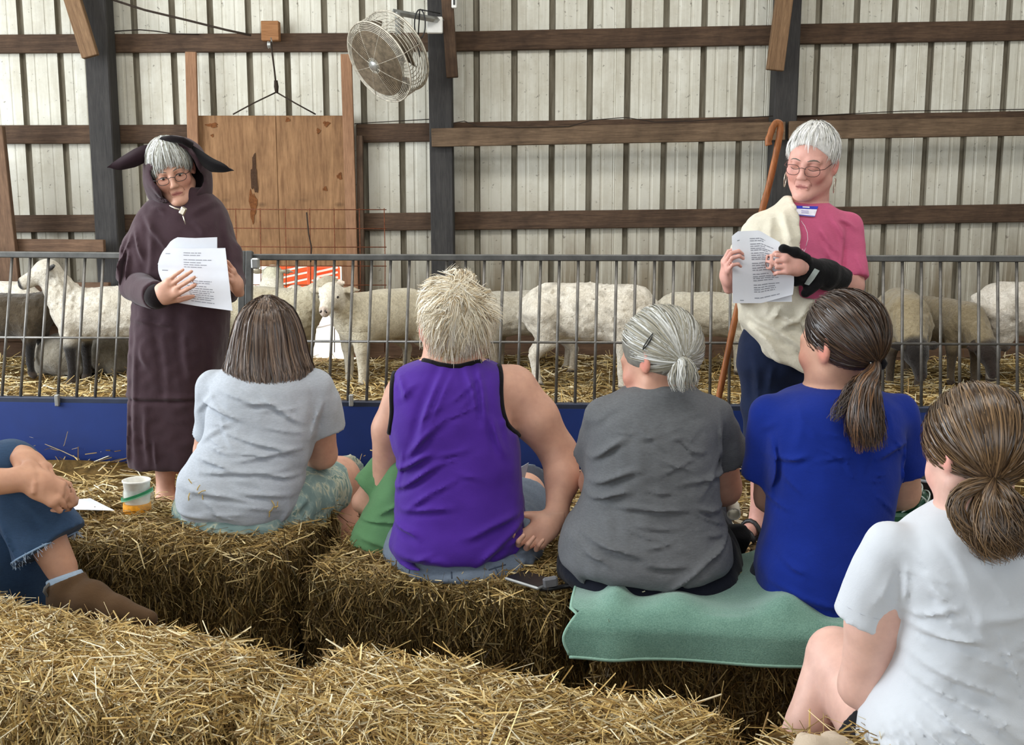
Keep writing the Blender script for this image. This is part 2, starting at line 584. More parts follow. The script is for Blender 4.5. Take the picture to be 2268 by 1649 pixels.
def m_wood(name, dark, light, grain=(2.5, 40, 40), rough=0.8, stain=0.5, bump=0.3, knots=False):
    """grain runs along local x"""
    t = NT(name); a, b = lin(dark), lin(light)
    v = t.coord(grain)
    g = t.noise(v, 1.0, 6, 0.62, 1.2)
    fine = t.noise(t.coord(tuple(x * 5 for x in grain)), 1.0, 3)
    col = t.ramp(g, [(0.28, a), (0.72, b)])
    st = t.noise(t.coord((3, 3, 3)), 1.3, 4, 0.65)
    col = t.mix(t.math('MULTIPLY', t.ramp(st, [(0.42, (0, 0, 0)), (0.62, (1, 1, 1))]), stain), col, tuple(x * 0.45 for x in a))
    if knots:
        vo = t.n('ShaderNodeTexVoronoi', feature='F1'); vo.inputs['Scale'].default_value = 1.0
        t.l(t.coord((3.1, 3.1, 6.0)), vo.inputs['Vector'])
        kn = t.ramp(vo.outputs['Distance'], [(0.06, (1, 1, 1)), (0.14, (0, 0, 0))])
        col = t.mix(t.math('MULTIPLY', kn, 0.8), col, tuple(x * 0.3 for x in a))
    col = t.mix(0.35, col, t.ramp(fine, [(0.3, tuple(x * 0.6 for x in a)), (0.7, b)]))
    t.base(col, rough, 0, 0.25)
    t.bump(t.math('ADD', g, t.math('MULTIPLY', fine, 0.5)), bump, 0.004)
    return t.m

MAT = {}
def setup_mats():
    M_ = MAT
    # painted sheet metal of the wall, dusty and streaked
    t = NT('painted_metal'); v = t.coord()
    streak = t.noise(t.coord((9, 9, 0.8)), 1.0, 5, 0.7)
    dust = t.noise(v, 3.0, 6, 0.7)
    spot = t.noise(v, 26, 3, 0.7)
    z = t.sep(t.coord())[2]
    low = t.ramp(t.math('MULTIPLY', z, 0.6), [(0.36, (1, 1, 1)), (0.95, (0, 0, 0))])
    c = t.ramp(streak, [(0.28, lin((190, 186, 170))), (0.66, lin((224, 223, 212)))])
    c = t.mix(t.math('MULTIPLY', t.ramp(dust, [(0.45, (0, 0, 0)), (0.72, (1, 1, 1))]), 0.45), c, lin((150, 138, 112)))
    c = t.mix(t.math('MULTIPLY', t.math('MULTIPLY', low, t.ramp(streak, [(0.35, (0.25,) * 3), (0.6, (1, 1, 1))])), 0.92), c, lin((112, 97, 71)))
    c = t.mix(t.math('MULTIPLY', t.ramp(spot, [(0.63, (0, 0, 0)), (0.70, (1, 1, 1))]), 0.6), c, lin((70, 60, 48)))
    t.base(c, 0.55, 0, 0.35); t.bump(dust, 0.08, 0.01)
    M_['metal_wall'] = t.m
    t2 = NT('metal_channel_dirt'); c = t2.ramp(t2.noise(t2.coord((20, 20, 2)), 1.0, 5, 0.7), [(0.3, lin((96, 88, 72))), (0.7, lin((160, 154, 138)))])
    t2.base(c, 0.8, 0, 0.2); M_['metal_channel'] = t2.m
    M_['girt'] = m_wood('girt_wood', (58, 44, 35), (106, 84, 66), stain=0.6)
    M_['plank'] = m_wood('loose_plank_wood', (78, 62, 47), (130, 108, 86), stain=0.6)
    M_['post'] = m_wood('tarred_post', (44, 43, 44), (72, 70, 68), stain=0.25, bump=0.2)
    M_['board'] = m_wood('old_board_wood', (80, 60, 47), (132, 104, 82), stain=0.5)
    M_['guide'] = m_wood('door_guide_wood', (124, 90, 66), (172, 132, 102), stain=0.2)
    M_['ply'] = m_wood('plywood', (108, 76, 50), (166, 128, 92), grain=(14, 14, 1.6), stain=0.3, knots=True)
    M_['block'] = m_wood('pulley_block_wood', (132, 90, 56), (176, 128, 88), stain=0.15)
    M_['brace'] = m_wood('brace_wood', (92, 68, 48), (150, 120, 90), stain=0.2)
    M_['steel'] = m_plain('dark_steel', (88, 88, 86), 0.45, 0.3, 0.5, 0.3, 14, 0.15)
    M_['bar'] = m_plain('worn_bar_steel', (108, 105, 100), 0.36, 0.45, 0.5, 0.3, 22, 0.1)
    M_['galv'] = m_plain('galvanised_steel', (176, 178, 176), 0.4, 0.7, 0.5, 0.2, 20)
    M_['trough'] = m_plain('blue_plastic', (18, 46, 112), 0.5, 0, 0.4, 0.12, 4, 0.05)
    M_['rim'] = m_plain('dark_blue_rim', (46, 54, 74), 0.45, 0.3, 0.5, 0.2, 12)
    M_['rust'] = m_plain('rusty_wire', (112, 66, 44), 0.85, 0.2, 0.3, 0.4, 60)
    M_['wire'] = m_plain('dark_wire', (52, 44, 38), 0.7, 0.2, 0.3)
    M_['rope'] = m_plain('dark_rope', (58, 50, 44), 0.9, 0, 0.1, 0.3, 200, 0.3)
    M_['fan'] = m_plain('dusty_fan_wire', (190, 184, 170), 0.55, 0.3, 0.4, 0.35, 40)
    M_['fan_dust'] = m_plain('dusty_blade', (112, 100, 84), 0.85, 0.1, 0.2, 0.35, 30)
    M_['white_plastic'] = m_plain('white_plastic', (232, 232, 228), 0.4, 0, 0.5, 0.04)
    M_['black_plastic'] = m_plain('black_plastic', (26, 26, 28), 0.4, 0, 0.5, 0.2)
    M_['soil'] = m_plain('dark_litter_floor', (92, 76, 54), 0.95, 0, 0.1, 0.5, 18, 0.6)
    M_['bed'] = m_plain('trodden_bedding', (96, 76, 44), 0.95, 0, 0.1, 0.5, 26, 0.8)
    M_['ground'] = m_plain('pale_dry_ground', (205, 200, 188), 0.95, 0, 0.1, 0.15, 2)
    M_['bale'] = m_plain('pressed_straw_core', (92, 70, 36), 0.95, 0, 0.1, 0.6, 40, 0.8)
    M_['roof'] = m_plain('roof_metal', (190, 190, 184), 0.6, 0.1, 0.3, 0.1, 6)
    M_['orange'] = m_plain('orange_plastic_mesh', (235, 96, 48), 0.6, 0, 0.4, 0.08)
    M_['skin'] = m_skin()
    M_['wool'] = m_wool()
    M_['lens'] = None
    t = NT('straw'); c = t.attr('Col'); t.base(c, 0.62, 0, 0.35)
    M_['straw'] = t.m
    t = NT('clear_plastic'); t.base((0.95, 0.98, 0.97), 0.08, 0, 0.5)
    t.b.inputs['Transmission Weight'].default_value = 1.0; t.b.inputs['IOR'].default_value = 1.15
    M_['clear'] = t.m
    t = NT('spectacle_lens'); t.base((1, 1, 1), 0.0, 0, 0.5)
    t.b.inputs['Transmission Weight'].default_value = 1.0; t.b.inputs['IOR'].default_value = 1.05
    M_['lens'] = t.m
    M_['paper'] = m_plain('white_paper', (226, 230, 238), 0.7, 0, 0.3, 0.03, 12)
    M_['ink'] = m_plain('grey_print', (146, 150, 160), 0.8, 0, 0.2, 0.1)
    M_['gold'] = m_plain('silver_metal', (214, 206, 190), 0.25, 0.9, 0.5, 0.1)
    M_['lip_line'] = m_plain('lip_shadow', (118, 64, 62), .6, 0, .2, .05)
    M_['crease'] = m_plain('skin_crease', (172, 118, 102), .6, 0, .2, .05)
    M_['eye'] = m_plain('eye_white', (225, 220, 214), 0.2, 0, 0.5, 0.02)
    M_['iris'] = m_plain('dark_iris', (50, 44, 40), 0.15, 0, 0.5, 0.1)
setup_mats()
# ---------------------------------------------------------------- the barn
YW = 8.0
def struct(o, label=None):
    return tag(o, label, None, None, 'structure')

def plane_mesh(name, x0, x1, y0, y1, z, n, mat, amp=0.0, seed=1):
    xs = np.linspace(x0, x1, n); ys = np.linspace(y0, y1, n)
    X, Y = np.meshgrid(xs, ys, indexing='ij')
    Z = np.full_like(X, z)
    if amp: Z = Z + amp * Noise(seed)(np.stack([X, Y, Z], -1), 1.3)
    mb = MB().grid(np.stack([X, Y, Z], -1)[:, ::1])
    return mb.build(name, mat, None, True)
struct(plane_mesh('ground', -40, 40, -40, 60, -0.03, 3, MAT['ground']), 'pale sunlit ground outside the barn')
struct(plane_mesh('floor', -6, 6, -4.5, 8.0, 0.0, 60, MAT['soil'], 0.006), 'dark barn floor scattered with wood shavings')

# --- back wall of sheet metal, in sheets with recessed ribs
ribs0 = P(1140, 145, YW)[0]; pitch = P(1223.7, 145, YW)[0] - ribs0
XL, XR = P(436, 620, YW)[0], P(757, 620, YW)[0]
ZD = P(600, 560, YW)[2]
wall = struct(empty('wall_back', (0, YW, 0)), 'off-white ribbed sheet metal wall behind the sheep pen')
def profile(x0, x1):
    pts = []
    k0 = int(math.floor((x0 - ribs0) / pitch)) - 1
    k1 = int(math.ceil((x1 - ribs0) / pitch)) + 1
    for k in range(k0, k1 + 1):
        c = ribs0 + k * pitch
        for dx, dy in ((-0.024, 0), (-0.017, 0.034), (0.012, 0.034), (0.020, 0)): pts.append((c + dx, dy))
        for m in (1, 2):
            q = c + pitch * m / 3
            for dx, dy in ((-0.012, 0), (-0.006, 0.004), (0.006, 0.004), (0.012, 0)): pts.append((q + dx, dy))
    pts = [p for p in sorted(pts) if x0 < p[0] < x1]
    return [(x0, 0)] + pts + [(x1, 0)]
def metal_sheet(x0, x1, z0, z1):
    pr = profile(x0, x1)
    cx = (x0 + x1) / 2
    zs = [z0, z0 + 0.02, (z0 + z1) / 2, z1]
    V = []; F = []; mi = []
    for z in zs:
        for (x, d) in pr: V.append((x - cx, d, z))
    n = len(pr)
    for j in range(len(zs) - 1):
        for i in range(n - 1):
            F.append((j * n + i, j * n + i + 1, (j + 1) * n + i + 1, (j + 1) * n + i))
            mi.append(1 if max(pr[i][1], pr[i + 1][1]) > 0.02 else 0)
    me = bpy.data.meshes.new('metal_sheet'); me.from_pydata(V, [], F)
    me.materials.append(MAT['metal_wall']); me.materials.append(MAT['metal_channel'])
    me.polygons.foreach_set('material_index', mi)
    o = bpy.data.objects.new('metal_sheet', me); COL.objects.link(o)
    o.matrix_basis = Matrix.Translation((cx, YW, 0)); attach(o, wall)
    return o
ZT = 3.55
ks = lambda x: ribs0 + pitch * round((x - ribs0) / pitch)
edges = [-5.8]
x = ks(-5.6) + 0.05
while x < XL - 0.3: edges.append(x); x += 4 * pitch
edges.append(XL)
for a, b in zip(edges[:-1], edges[1:]): metal_sheet(a, b, 0.44 + random.uniform(-.012, .012), ZT)
metal_sheet(XL, (XL + XR) / 2 + 0.02, ZD, ZT); metal_sheet((XL + XR) / 2 + 0.02, XR, ZD, ZT)
edges = [XR]; x = XR + 3 * pitch + 0.1
while x < 5.2: edges.append(x); x += 4 * pitch
edges.append(5.8)
for a, b in zip(edges[:-1], edges[1:]): metal_sheet(a, b, 0.44 + random.uniform(-.012, .012), ZT)

# girts: (x0, ytop0, ybot0, x1, ytop1, ybot1) in the photograph
def girt(x0, a0, b0, x1, a1, b1, Y, t, mat, name='girt', parent=wall):
    A = (P(x0, a0, Y) + P(x0, b0, Y)) / 2; B = (P(x1, a1, Y) + P(x1, b1, Y)) / 2
    h = (P(x0, a0, Y)[2] - P(x0, b0, Y)[2] + P(x1, a1, Y)[2] - P(x1, b1, Y)[2]) / 2
    return beam(name, A, B, h, t, mat, parent, bev=0.005)
YG = 7.975
for g in ((-260, 79, 120, 222, 76, 117), (222, 76, 117, 975, 73, 114), (975, 72, 114, 1740, 55, 100), (1740, 54, 99, 2600, 40, 84),
          (-260, 278, 319, 235, 277, 318), (235, 277, 318, 425, 276, 317), (790, 275, 316, 980, 272, 313), (980, 272, 312, 1735, 257, 298), (1735, 256, 296, 2600, 240, 280),
          (-260, 478, 516, 240, 475, 513), (240, 475, 513, 425, 474, 512), (792, 472, 511, 980, 470, 509), (980, 470, 509, 1735, 460, 501), (1735, 459, 500, 2600, 447, 486)):
    girt(*g, YG, 0.045, MAT['girt'])
# skirt boards along the foot of the wall
def skirt(xa, xb, z0):
    for i in range(4):
        za = z0 + i * 0.118
        beam('skirt_board', (xa, 7.955, za + 0.056), (xb, 7.955 + 0.006 * (i % 2), za + 0.059), 0.1175, 0.04, MAT['board'], wall, bev=0.006)
for xa, xb in ((-5.8, -2.83), (-2.82, XL - 0.02), (XR + 0.13, 0.9), (0.91, 3.4), (3.41, 5.8)): skirt(xa, xb, 0.0)

# posts
def post(px0, px1, name='trim_1'):
    A = P(px0, 0, 7.85); B = P(px1, 560, 7.85)
    d = (B - A) / (B[2] - A[2])
    bot = A + d * (0.0 - A[2]); top = A + d * (3.5 - A[2])
    w = 0.158
    mb = MB()
    L = np.linalg.norm(top - bot)
    mb.box((-L / 2, -w / 2, -w / 2), (L / 2, w / 2, w / 2), 0.008)
    o = link(name, mb.mesh(name), MAT['post'])
    R = rot_to(top - bot, (0, 1, 0)); o.matrix_basis = mat4(R, (top + bot) / 2)
    return struct(o, 'dark tarred square timber post against the metal wall')
p1 = post(216, 247, 'trim_1'); p2 = post(974, 982, 'trim_2'); p3 = post(1744, 1722, 'trim_3')
p1['label'] = 'dark tarred timber post behind the person in the brown hooded cape'
p2['label'] = 'dark tarred timber post beside the hanging fan'
p3['label'] = 'dark tarred timber post behind the white-haired person with the crook'

def loose(name, x0, y0, x1, y1, hpx, Y, t, mat, label, up=(0, 0, 1), cat='plank'):
    A, B = P(x0, y0, Y), P(x1, y1, Y)
    o = beam(name, A, B, hpx * M((y0 + y1) / 2, Y), t, mat, None, up)
    return tag(o, label, cat)
loose('rail_plank', 956, 305, 1738, 290, 40, 7.74, 0.045, MAT['plank'], 'long weathered brown plank nailed between the middle and right posts')
loose('rail_plank', 1746, 289, 2620, 274, 40, 7.74, 0.045, MAT['plank'], 'long weathered brown plank running right from the right post')
loose('brace_plank', 143, -60, 201, 126, 36, 7.66, 0.05, MAT['brace'], 'brown timber brace slanting down to the left post', (1, 0, 0))
loose('brace_plank', 1752, -120, 1716, 156, 38, 7.66, 0.05, MAT['brace'], 'splintered brown timber brace slanting down to the right post', (1, 0, 0))
loose('cleat_board', 988, -40, 1002, 172, 26, 7.68, 0.05, MAT['girt'], 'dark brown upright board nailed to the middle post beside the fan bracket', (1, 0, 0))
loose('pen_board', -300, 540, 232, 544, 27, 7.68, 0.045, MAT['board'], 'brown board running level just above the pen rail at the left')
loose('pen_board', -300, 645, 244, 643, 36, 7.70, 0.045, MAT['board'], 'brown board low on the wall behind the left sheep')
loose('corner_board', -22, 280, 22, 690, 60, 7.62, 0.05, MAT['board'], 'upright leaning brown board at the far left edge of the wall', (1, 0, 0))

# roof and the closed right side (outside the frame)
def slab(name, lo, hi, mat, label):
    o = MB().box(lo, hi).build(name, mat); return struct(o, label)
slab('ceiling', (-6, -4.2, 3.55), (6, 8.3, 3.6), MAT['roof'], 'barn roof')
slab('wall_right', (5.85, -4.2, 0), (5.9, 8.1, 3.55), MAT['roof'], 'metal side wall of the barn')
slab('wall_left', (-5.9, 5.6, 0), (-5.85, 8.1, 3.55), MAT['roof'], 'metal side wall of the barn beside the open side')

# --- sliding plywood hatch in its guides, raised on a rope
hatch = empty('sheep_hatch', P(600, 590, 7.9), 'raised plywood hatch door hung from a rope over the pen opening', 'hatch door')
YD = 7.90
for (xa, xb) in ((434, 611), (611.6, 781)):
    A, B = P(xa, 256, YD), P(xa, 588, YD); B[0] = P(xb, 256, YD)[0]
    mb = MB(); c = (A + B) / 2
    mb.box((A[0] - c[0], -0.01, B[2] - c[2]), (B[0] - c[0], 0.01, A[2] - c[2]), 0.003)
    o = link('plywood_sheet', mb.mesh('plywood_sheet'), MAT['ply']); o.matrix_basis = Matrix.Translation(tuple(c)); attach(o, hatch)
def guide(x0, y0, x1, y1, w, Y=7.86):
    return beam('guide_board', P(x0, y0, Y), P(x1, y1, Y), w * M(300, Y), 0.03, MAT['guide'], hatch, (1, 0, 0), 0.003)
guide(423, 115, 436, 640, 24); guide(767, 120, 784, 700, 24)
beam('jamb_board', P(777, 588, 7.93), P(790, 790, 7.93), 38 * M(600, 7.93), 0.06, MAT['guide'], hatch, (1, 0, 0), 0.003)
beam('jamb_board', P(797, 300, 7.90), P(803, 790, 7.90), 14 * M(600, 7.93), 0.05, MAT['girt'], hatch, (1, 0, 0), 0.003)
# dark stencilled latch mark on the plywood
def stain(cx, cy, w, h, Y):
    A = P(cx, cy, Y); s = M(cy, Y)
    n = Noise(int(cx))
    pts = []
    for i in range(22):
        a = 2 * math.pi * i / 22
        rr = 1 + 0.25 * math.sin(3 * a + cx) + 0.15 * math.sin(7 * a)
        pts.append((A[0] + w * s * rr * math.cos(a), A[1], A[2] + h * s * rr * math.sin(a)))
    mb = MB()
    G = np.stack([np.array(pts + pts[:1]), np.tile(A, (23, 1))])
    mb.sheet(G, 0.002)
    return mb
stain(563, 388, 7, 40, 7.886).build('latch_mark', m_plain('burnt_mark', (70, 52, 40), 0.9, 0, 0.1, 0.3, 60), hatch)
for (cx, cy, w, h) in ((470, 277, 16, 6), (637, 265, 6, 6), (723, 274, 9, 7), (705, 290, 5, 7), (752, 390, 7, 9), (720, 418, 6, 6), (560, 455, 10, 40), (470, 300, 4, 4)):
    stain(cx, cy, w * 0.8, h * 0.8, 7.887).build('knot', MAT['knot'] if 'knot' in MAT else MAT.setdefault('knot', m_plain('wood_knot', (110, 70, 42), 0.9, 0, 0.1, 0.3, 60)), hatch)

rope = empty('hoist_rope', P(603, 92, 7.8), 'dark hoist rope and triangle sling holding up the plywood hatch', 'rope')
YR = 7.82
def curve_pts(pp, Y): return [P(a, b, Y) for a, b in pp]
MB().tube(curve_pts([(245, -2), (320, 22), (420, 46), (500, 66), (556, 78)], YR), 0.0075, 7).build('rope_run', MAT['rope'], rope, True)
MB().tube(curve_pts([(600, 92), (603, 120), (607, 150), (611, 184)], YR), 0.006, 7).build('rope_drop', MAT['rope'], rope, True)
MB().tube(curve_pts([(516, 253), (560, 229), (612, 204)], YR), 0.005, 7).build('sling_leg', MAT['rope'], rope, True)
MB().tube(curve_pts([(612, 204), (655, 229), (699, 253)], YR), 0.005, 7).build('sling_leg', MAT['rope'], rope, True)
MB().tube(curve_pts([(611, 178), (612, 192), (613, 206)], YR - 0.01), [0.012, 0.016, 0.010], 8).build('knot', MAT['rope'], rope, True)
pul = empty('pulley_block', P(601, 70, 7.9), 'small square wooden pulley block high above the plywood hatch', 'pulley')
A = P(601, 70, 7.92); s = M(70, 7.92)
o = link('wood_block', MB().box((-19.5 * s, -0.05, -21 * s), (19.5 * s, 0.02, 21 * s), 0.004).mesh('wood_block'), MAT['block']); o.matrix_basis = Matrix.Translation(tuple(A)); attach(o, pul)
c = P(597, 99, 7.84)
MB().lathe([(0.001, -0.012), (0.022, -0.012), (0.026, -0.008), (0.018, 0), (0.026, 0.008), (0.022, 0.012), (0.001, 0.012)], 18, [[0, 0, 1], [1, 0, 0], [0, 1, 0]], c).build('pulley_wheel', MAT['galv'], pul, True)
MB().tube([P(600, 84, 7.85), P(602, 92, 7.835), P(600, 100, 7.84)], 0.005, 6).build('eye_bolt', MAT['galv'], pul, True)

# thin wires stapled along the girts
def wire(pp, Y, r, label):
    o = MB().tube(curve_pts(pp, Y), r, 5).build('stapled_wire', MAT['wire'], None, True); return tag(o, label, 'wire')
wire([(246, 70), (275, 68), (310, 66), (345, 69), (385, 75), (440, 76)], 7.945, 0.004, 'thin dark wire sagging over the top girt right of the left post')
wire([(785, 274), (830, 271), (880, 268), (955, 264)], 7.945, 0.003, 'thin wire along the second girt left of the middle post')
wire([(1004, 272), (1028, 268), (1060, 280), (1150, 282), (1260, 280), (1310, 266), (1385, 260), (1450, 270), (1530, 268), (1610, 262), (1712, 257)], 7.71, 0.003, 'thin pale wire looping over the long plank between the posts')
wire([(1765, 258), (1880, 252), (2000, 246), (2130, 244), (2280, 242)], 7.945, 0.003, 'thin wire along the second girt right of the right post')

# rusty wire mesh panel in front of the hatch
wp = empty('wire_mesh_panel', P(690, 700, 7.35), 'rusty welded wire mesh panel standing in front of the plywood hatch', 'wire panel')
YM = 7.35
for yy in (463, 505, 546, 588, 630, 672): MB().tube([P(500, yy, YM), P(680, yy + 1, YM), P(856, yy + 1, YM)], 0.0032, 5).build('horizontal_wire', MAT['rust'], wp, True)
for xx in (522, 576, 632, 686, 740, 796, 851): MB().tube([P(xx, 461, YM), P(xx + 2, 580, YM), P(xx + 1, 780, YM)], 0.0032, 5).build('upright_wire', MAT['rust'], wp, True)
MB().tube([P(679, 470, YM), P(684, 520, YM), P(690, 548, YM), P(688, 580, YM)], 0.005, 6).build('tie_twine', MAT['rope'], wp, True)

# outside the opening: a sunlit yard with orange mesh crates
for (px, py, w, h, lab) in ((700, 600, 0.5, 0.42, 'bright orange plastic mesh crate in the sun outside the hatch'),):
    pass
def orange_panel(x0, y0, x1, y1, Y, label):
    r = empty('orange_barrier', (P((x0 + x1) / 2, y1, Y)[0], Y, 0), label, 'barrier')
    A, B = P(x0, y0, Y), P(x1, y1, Y)
    z0 = max(0.02, B[2])
    m = MB().box((A[0], Y - 0.02, z0), (B[0], Y + 0.02, A[2]), 0.01); m.build('panel', MAT['orange'], r)
    for i in range(3):
        t = (i + 0.5) / 3
        MB().tube([(A[0] + 0.02, Y - 0.03, z0 + (A[2] - z0) * t * 0.8), (B[0] - 0.02, Y - 0.03, z0 + (A[2] - z0) * min(1, t * 0.8 + 0.3))], 0.012, 6).build('brace', MAT['white_plastic'], r)
    for xx in (A[0] + 0.03, B[0] - 0.03): MB().box((xx - 0.02, Y - 0.03, 0.0), (xx + 0.02, Y + 0.03, z0 + 0.02), 0.005).build('leg', MAT['orange'], r)
orange_panel(690, 590, 754, 630, 11.5, 'orange plastic barrier in the sun outside the hatch, at the right of the opening')
orange_panel(600, 586, 688, 640, 12.5, 'smaller orange plastic barrier in the sun outside, behind the raised sheep head')
post_o = tag(MB().tube([(P(690, 575, 11.3)[0], 11.3, -0.03), (P(690, 575, 11.3)[0], 11.3, P(690, 577, 11.3)[2])], [0.06, 0.045], 12).build('traffic_post', MAT['orange'], None, True), 'orange upright plastic post outside the hatch', 'post')

# --- fan on its bracket
fan = empty('barn_fan', P(880, 40, 7.6), 'dusty round wire-caged barn fan hung tilted from the middle post', 'fan')
fc = P(852, 130, 7.25); fr = 93 * M(126, 7.25)
nv = -0.62 * _R - 0.58 * _U - 0.52 * _F; nv /= np.linalg.norm(nv)        # the way it blows
Rf = rot_to(nv, (0.1, 0, 1))                                              # x = axis
loc = lambda a, r, x: fc + Rf @ np.array([x, r * math.cos(a), r * math.sin(a)])
def ring(r, x, n=56): return [loc(2 * math.pi * i / n, r, x) for i in range(n)]
dome = lambda r: 0.055 + 0.045 * (1 - (r / fr) ** 2)
for i, q in enumerate(np.linspace(0.08, 0.97, 26)):
    dusty = .22 < q < .80
    MB().tube(ring(fr * q, dome(fr * q), 48), 0.0060 if dusty else 0.0026, 4, closed=True).build('cage_ring', MAT['fan_dust' if dusty else 'fan'], fan, True)
for q in range(7):
    MB().tube(ring(fr, 0.045 - q * 0.024, 48), 0.0026, 4, closed=True).build('cage_ring', MAT['fan'], fan, True)
MB().tube(ring(fr * 1.01, 0.052, 64), 0.006, 6, closed=True).build('cage_rim', MAT['fan'], fan, True)
MB().tube(ring(fr * 1.01, -0.11, 64), 0.006, 6, closed=True).build('cage_rim', MAT['fan'], fan, True)
for i in range(8):
    a = i * math.pi / 4 + 0.2
    MB().tube([loc(a, fr * q, dome(fr * q) + 0.003) for q in np.linspace(0.08, 1, 8)] + [loc(a, fr * 1.01, -0.11)], 0.0022, 5).build('cage_spoke', MAT['fan'], fan, True)
for q in np.linspace(0.3, 0.97, 9): MB().tube(ring(fr * q, -0.11 - 0.03 * (1 - q), 40), 0.0022, 4, closed=True).build('rear_ring', MAT['fan'], fan, True)
MB().lathe([(0.001, dome(0) + 0.012), (0.03, dome(0) + 0.010), (0.036, dome(0)), (0.034, dome(0) - 0.01)], 20, np.stack([Rf[:, 1], Rf[:, 2], Rf[:, 0]], 1), fc).build('badge_plate', MAT['galv'], fan, True)
MB().lathe([(0.001, 0.03), (0.05, 0.03), (0.06, 0.0), (0.06, -0.02), (0.001, -0.02)], 20, np.stack([Rf[:, 1], Rf[:, 2], Rf[:, 0]], 1), fc).build('hub', MAT['fan_dust'], fan, True)
for b in range(4):
    a0 = b * math.pi / 2 + 0.4; G = []
    for i in range(9):
        r = 0.05 + (fr * 0.92 - 0.05) * i / 8; row = []
        for j in range(9):
            u = (j / 8 - 0.5) * (1.25 + 0.15 * math.sin(i)); row.append(loc(a0 + u, r, 0.005 + 0.05 * u))
        G.append(row)
    MB().sheet(np.array(G), 0.003).build('blade', MAT['fan_dust'], fan, True)
MB().lathe([(0.001, -0.03), (0.07, -0.03), (0.085, -0.05), (0.085, -0.17), (0.06, -0.20), (0.001, -0.20)], 22, np.stack([Rf[:, 1], Rf[:, 2], Rf[:, 0]], 1), fc).build('motor', MAT['fan_dust'], fan, True)
arm_y = 7.55
MB().tube([P(870, 26, 7.45), P(960, 43, arm_y), P(985, 46, 7.7)], 0.019, 4).build('bracket_arm', MAT['galv'], fan)
MB().tube([P(880, 28, 7.43), P(882, 76, 7.4), fc + Rf @ np.array([-0.15, 0, 0.05])], 0.017, 4).build('hanger', MAT['galv'], fan)
A = P(963, 56, 7.62)
MB().box((A[0] - 0.052, 7.60, A[2] - 0.052), (A[0] + 0.052, 7.64, A[2] + 0.052), 0.006).build('switch_box', MAT['white_plastic'], fan)
cp = [P(930 + 12 * math.cos(t), 53 + 32 * math.sin(t), 7.5 - 0.01 * t) for t in np.linspace(-1.6, 4.7, 26)]
MB().tube([P(975, 30, 7.6)] + cp + [P(925, 100, 7.6), P(930, 125, 7.7)], 0.0045, 6).build('power_cord', MAT['black_plastic'], fan, True)
A = P(1006, 8, 7.62)
tg = empty('wall_gauge', tuple(A), 'small white plastic gauge at the top of the middle post', 'gauge')
MB().box((A[0] - 0.017, 7.61, A[2] - 0.028), (A[0] + 0.017, 7.635, A[2] + 0.05), 0.005).build('case', MAT['white_plastic'], tg)
MB().box((A[0] - 0.006, 7.603, A[2] - 0.01), (A[0] + 0.006, 7.611, A[2] + 0.04), 0.002).build('scale_tube', MAT['black_plastic'], tg)

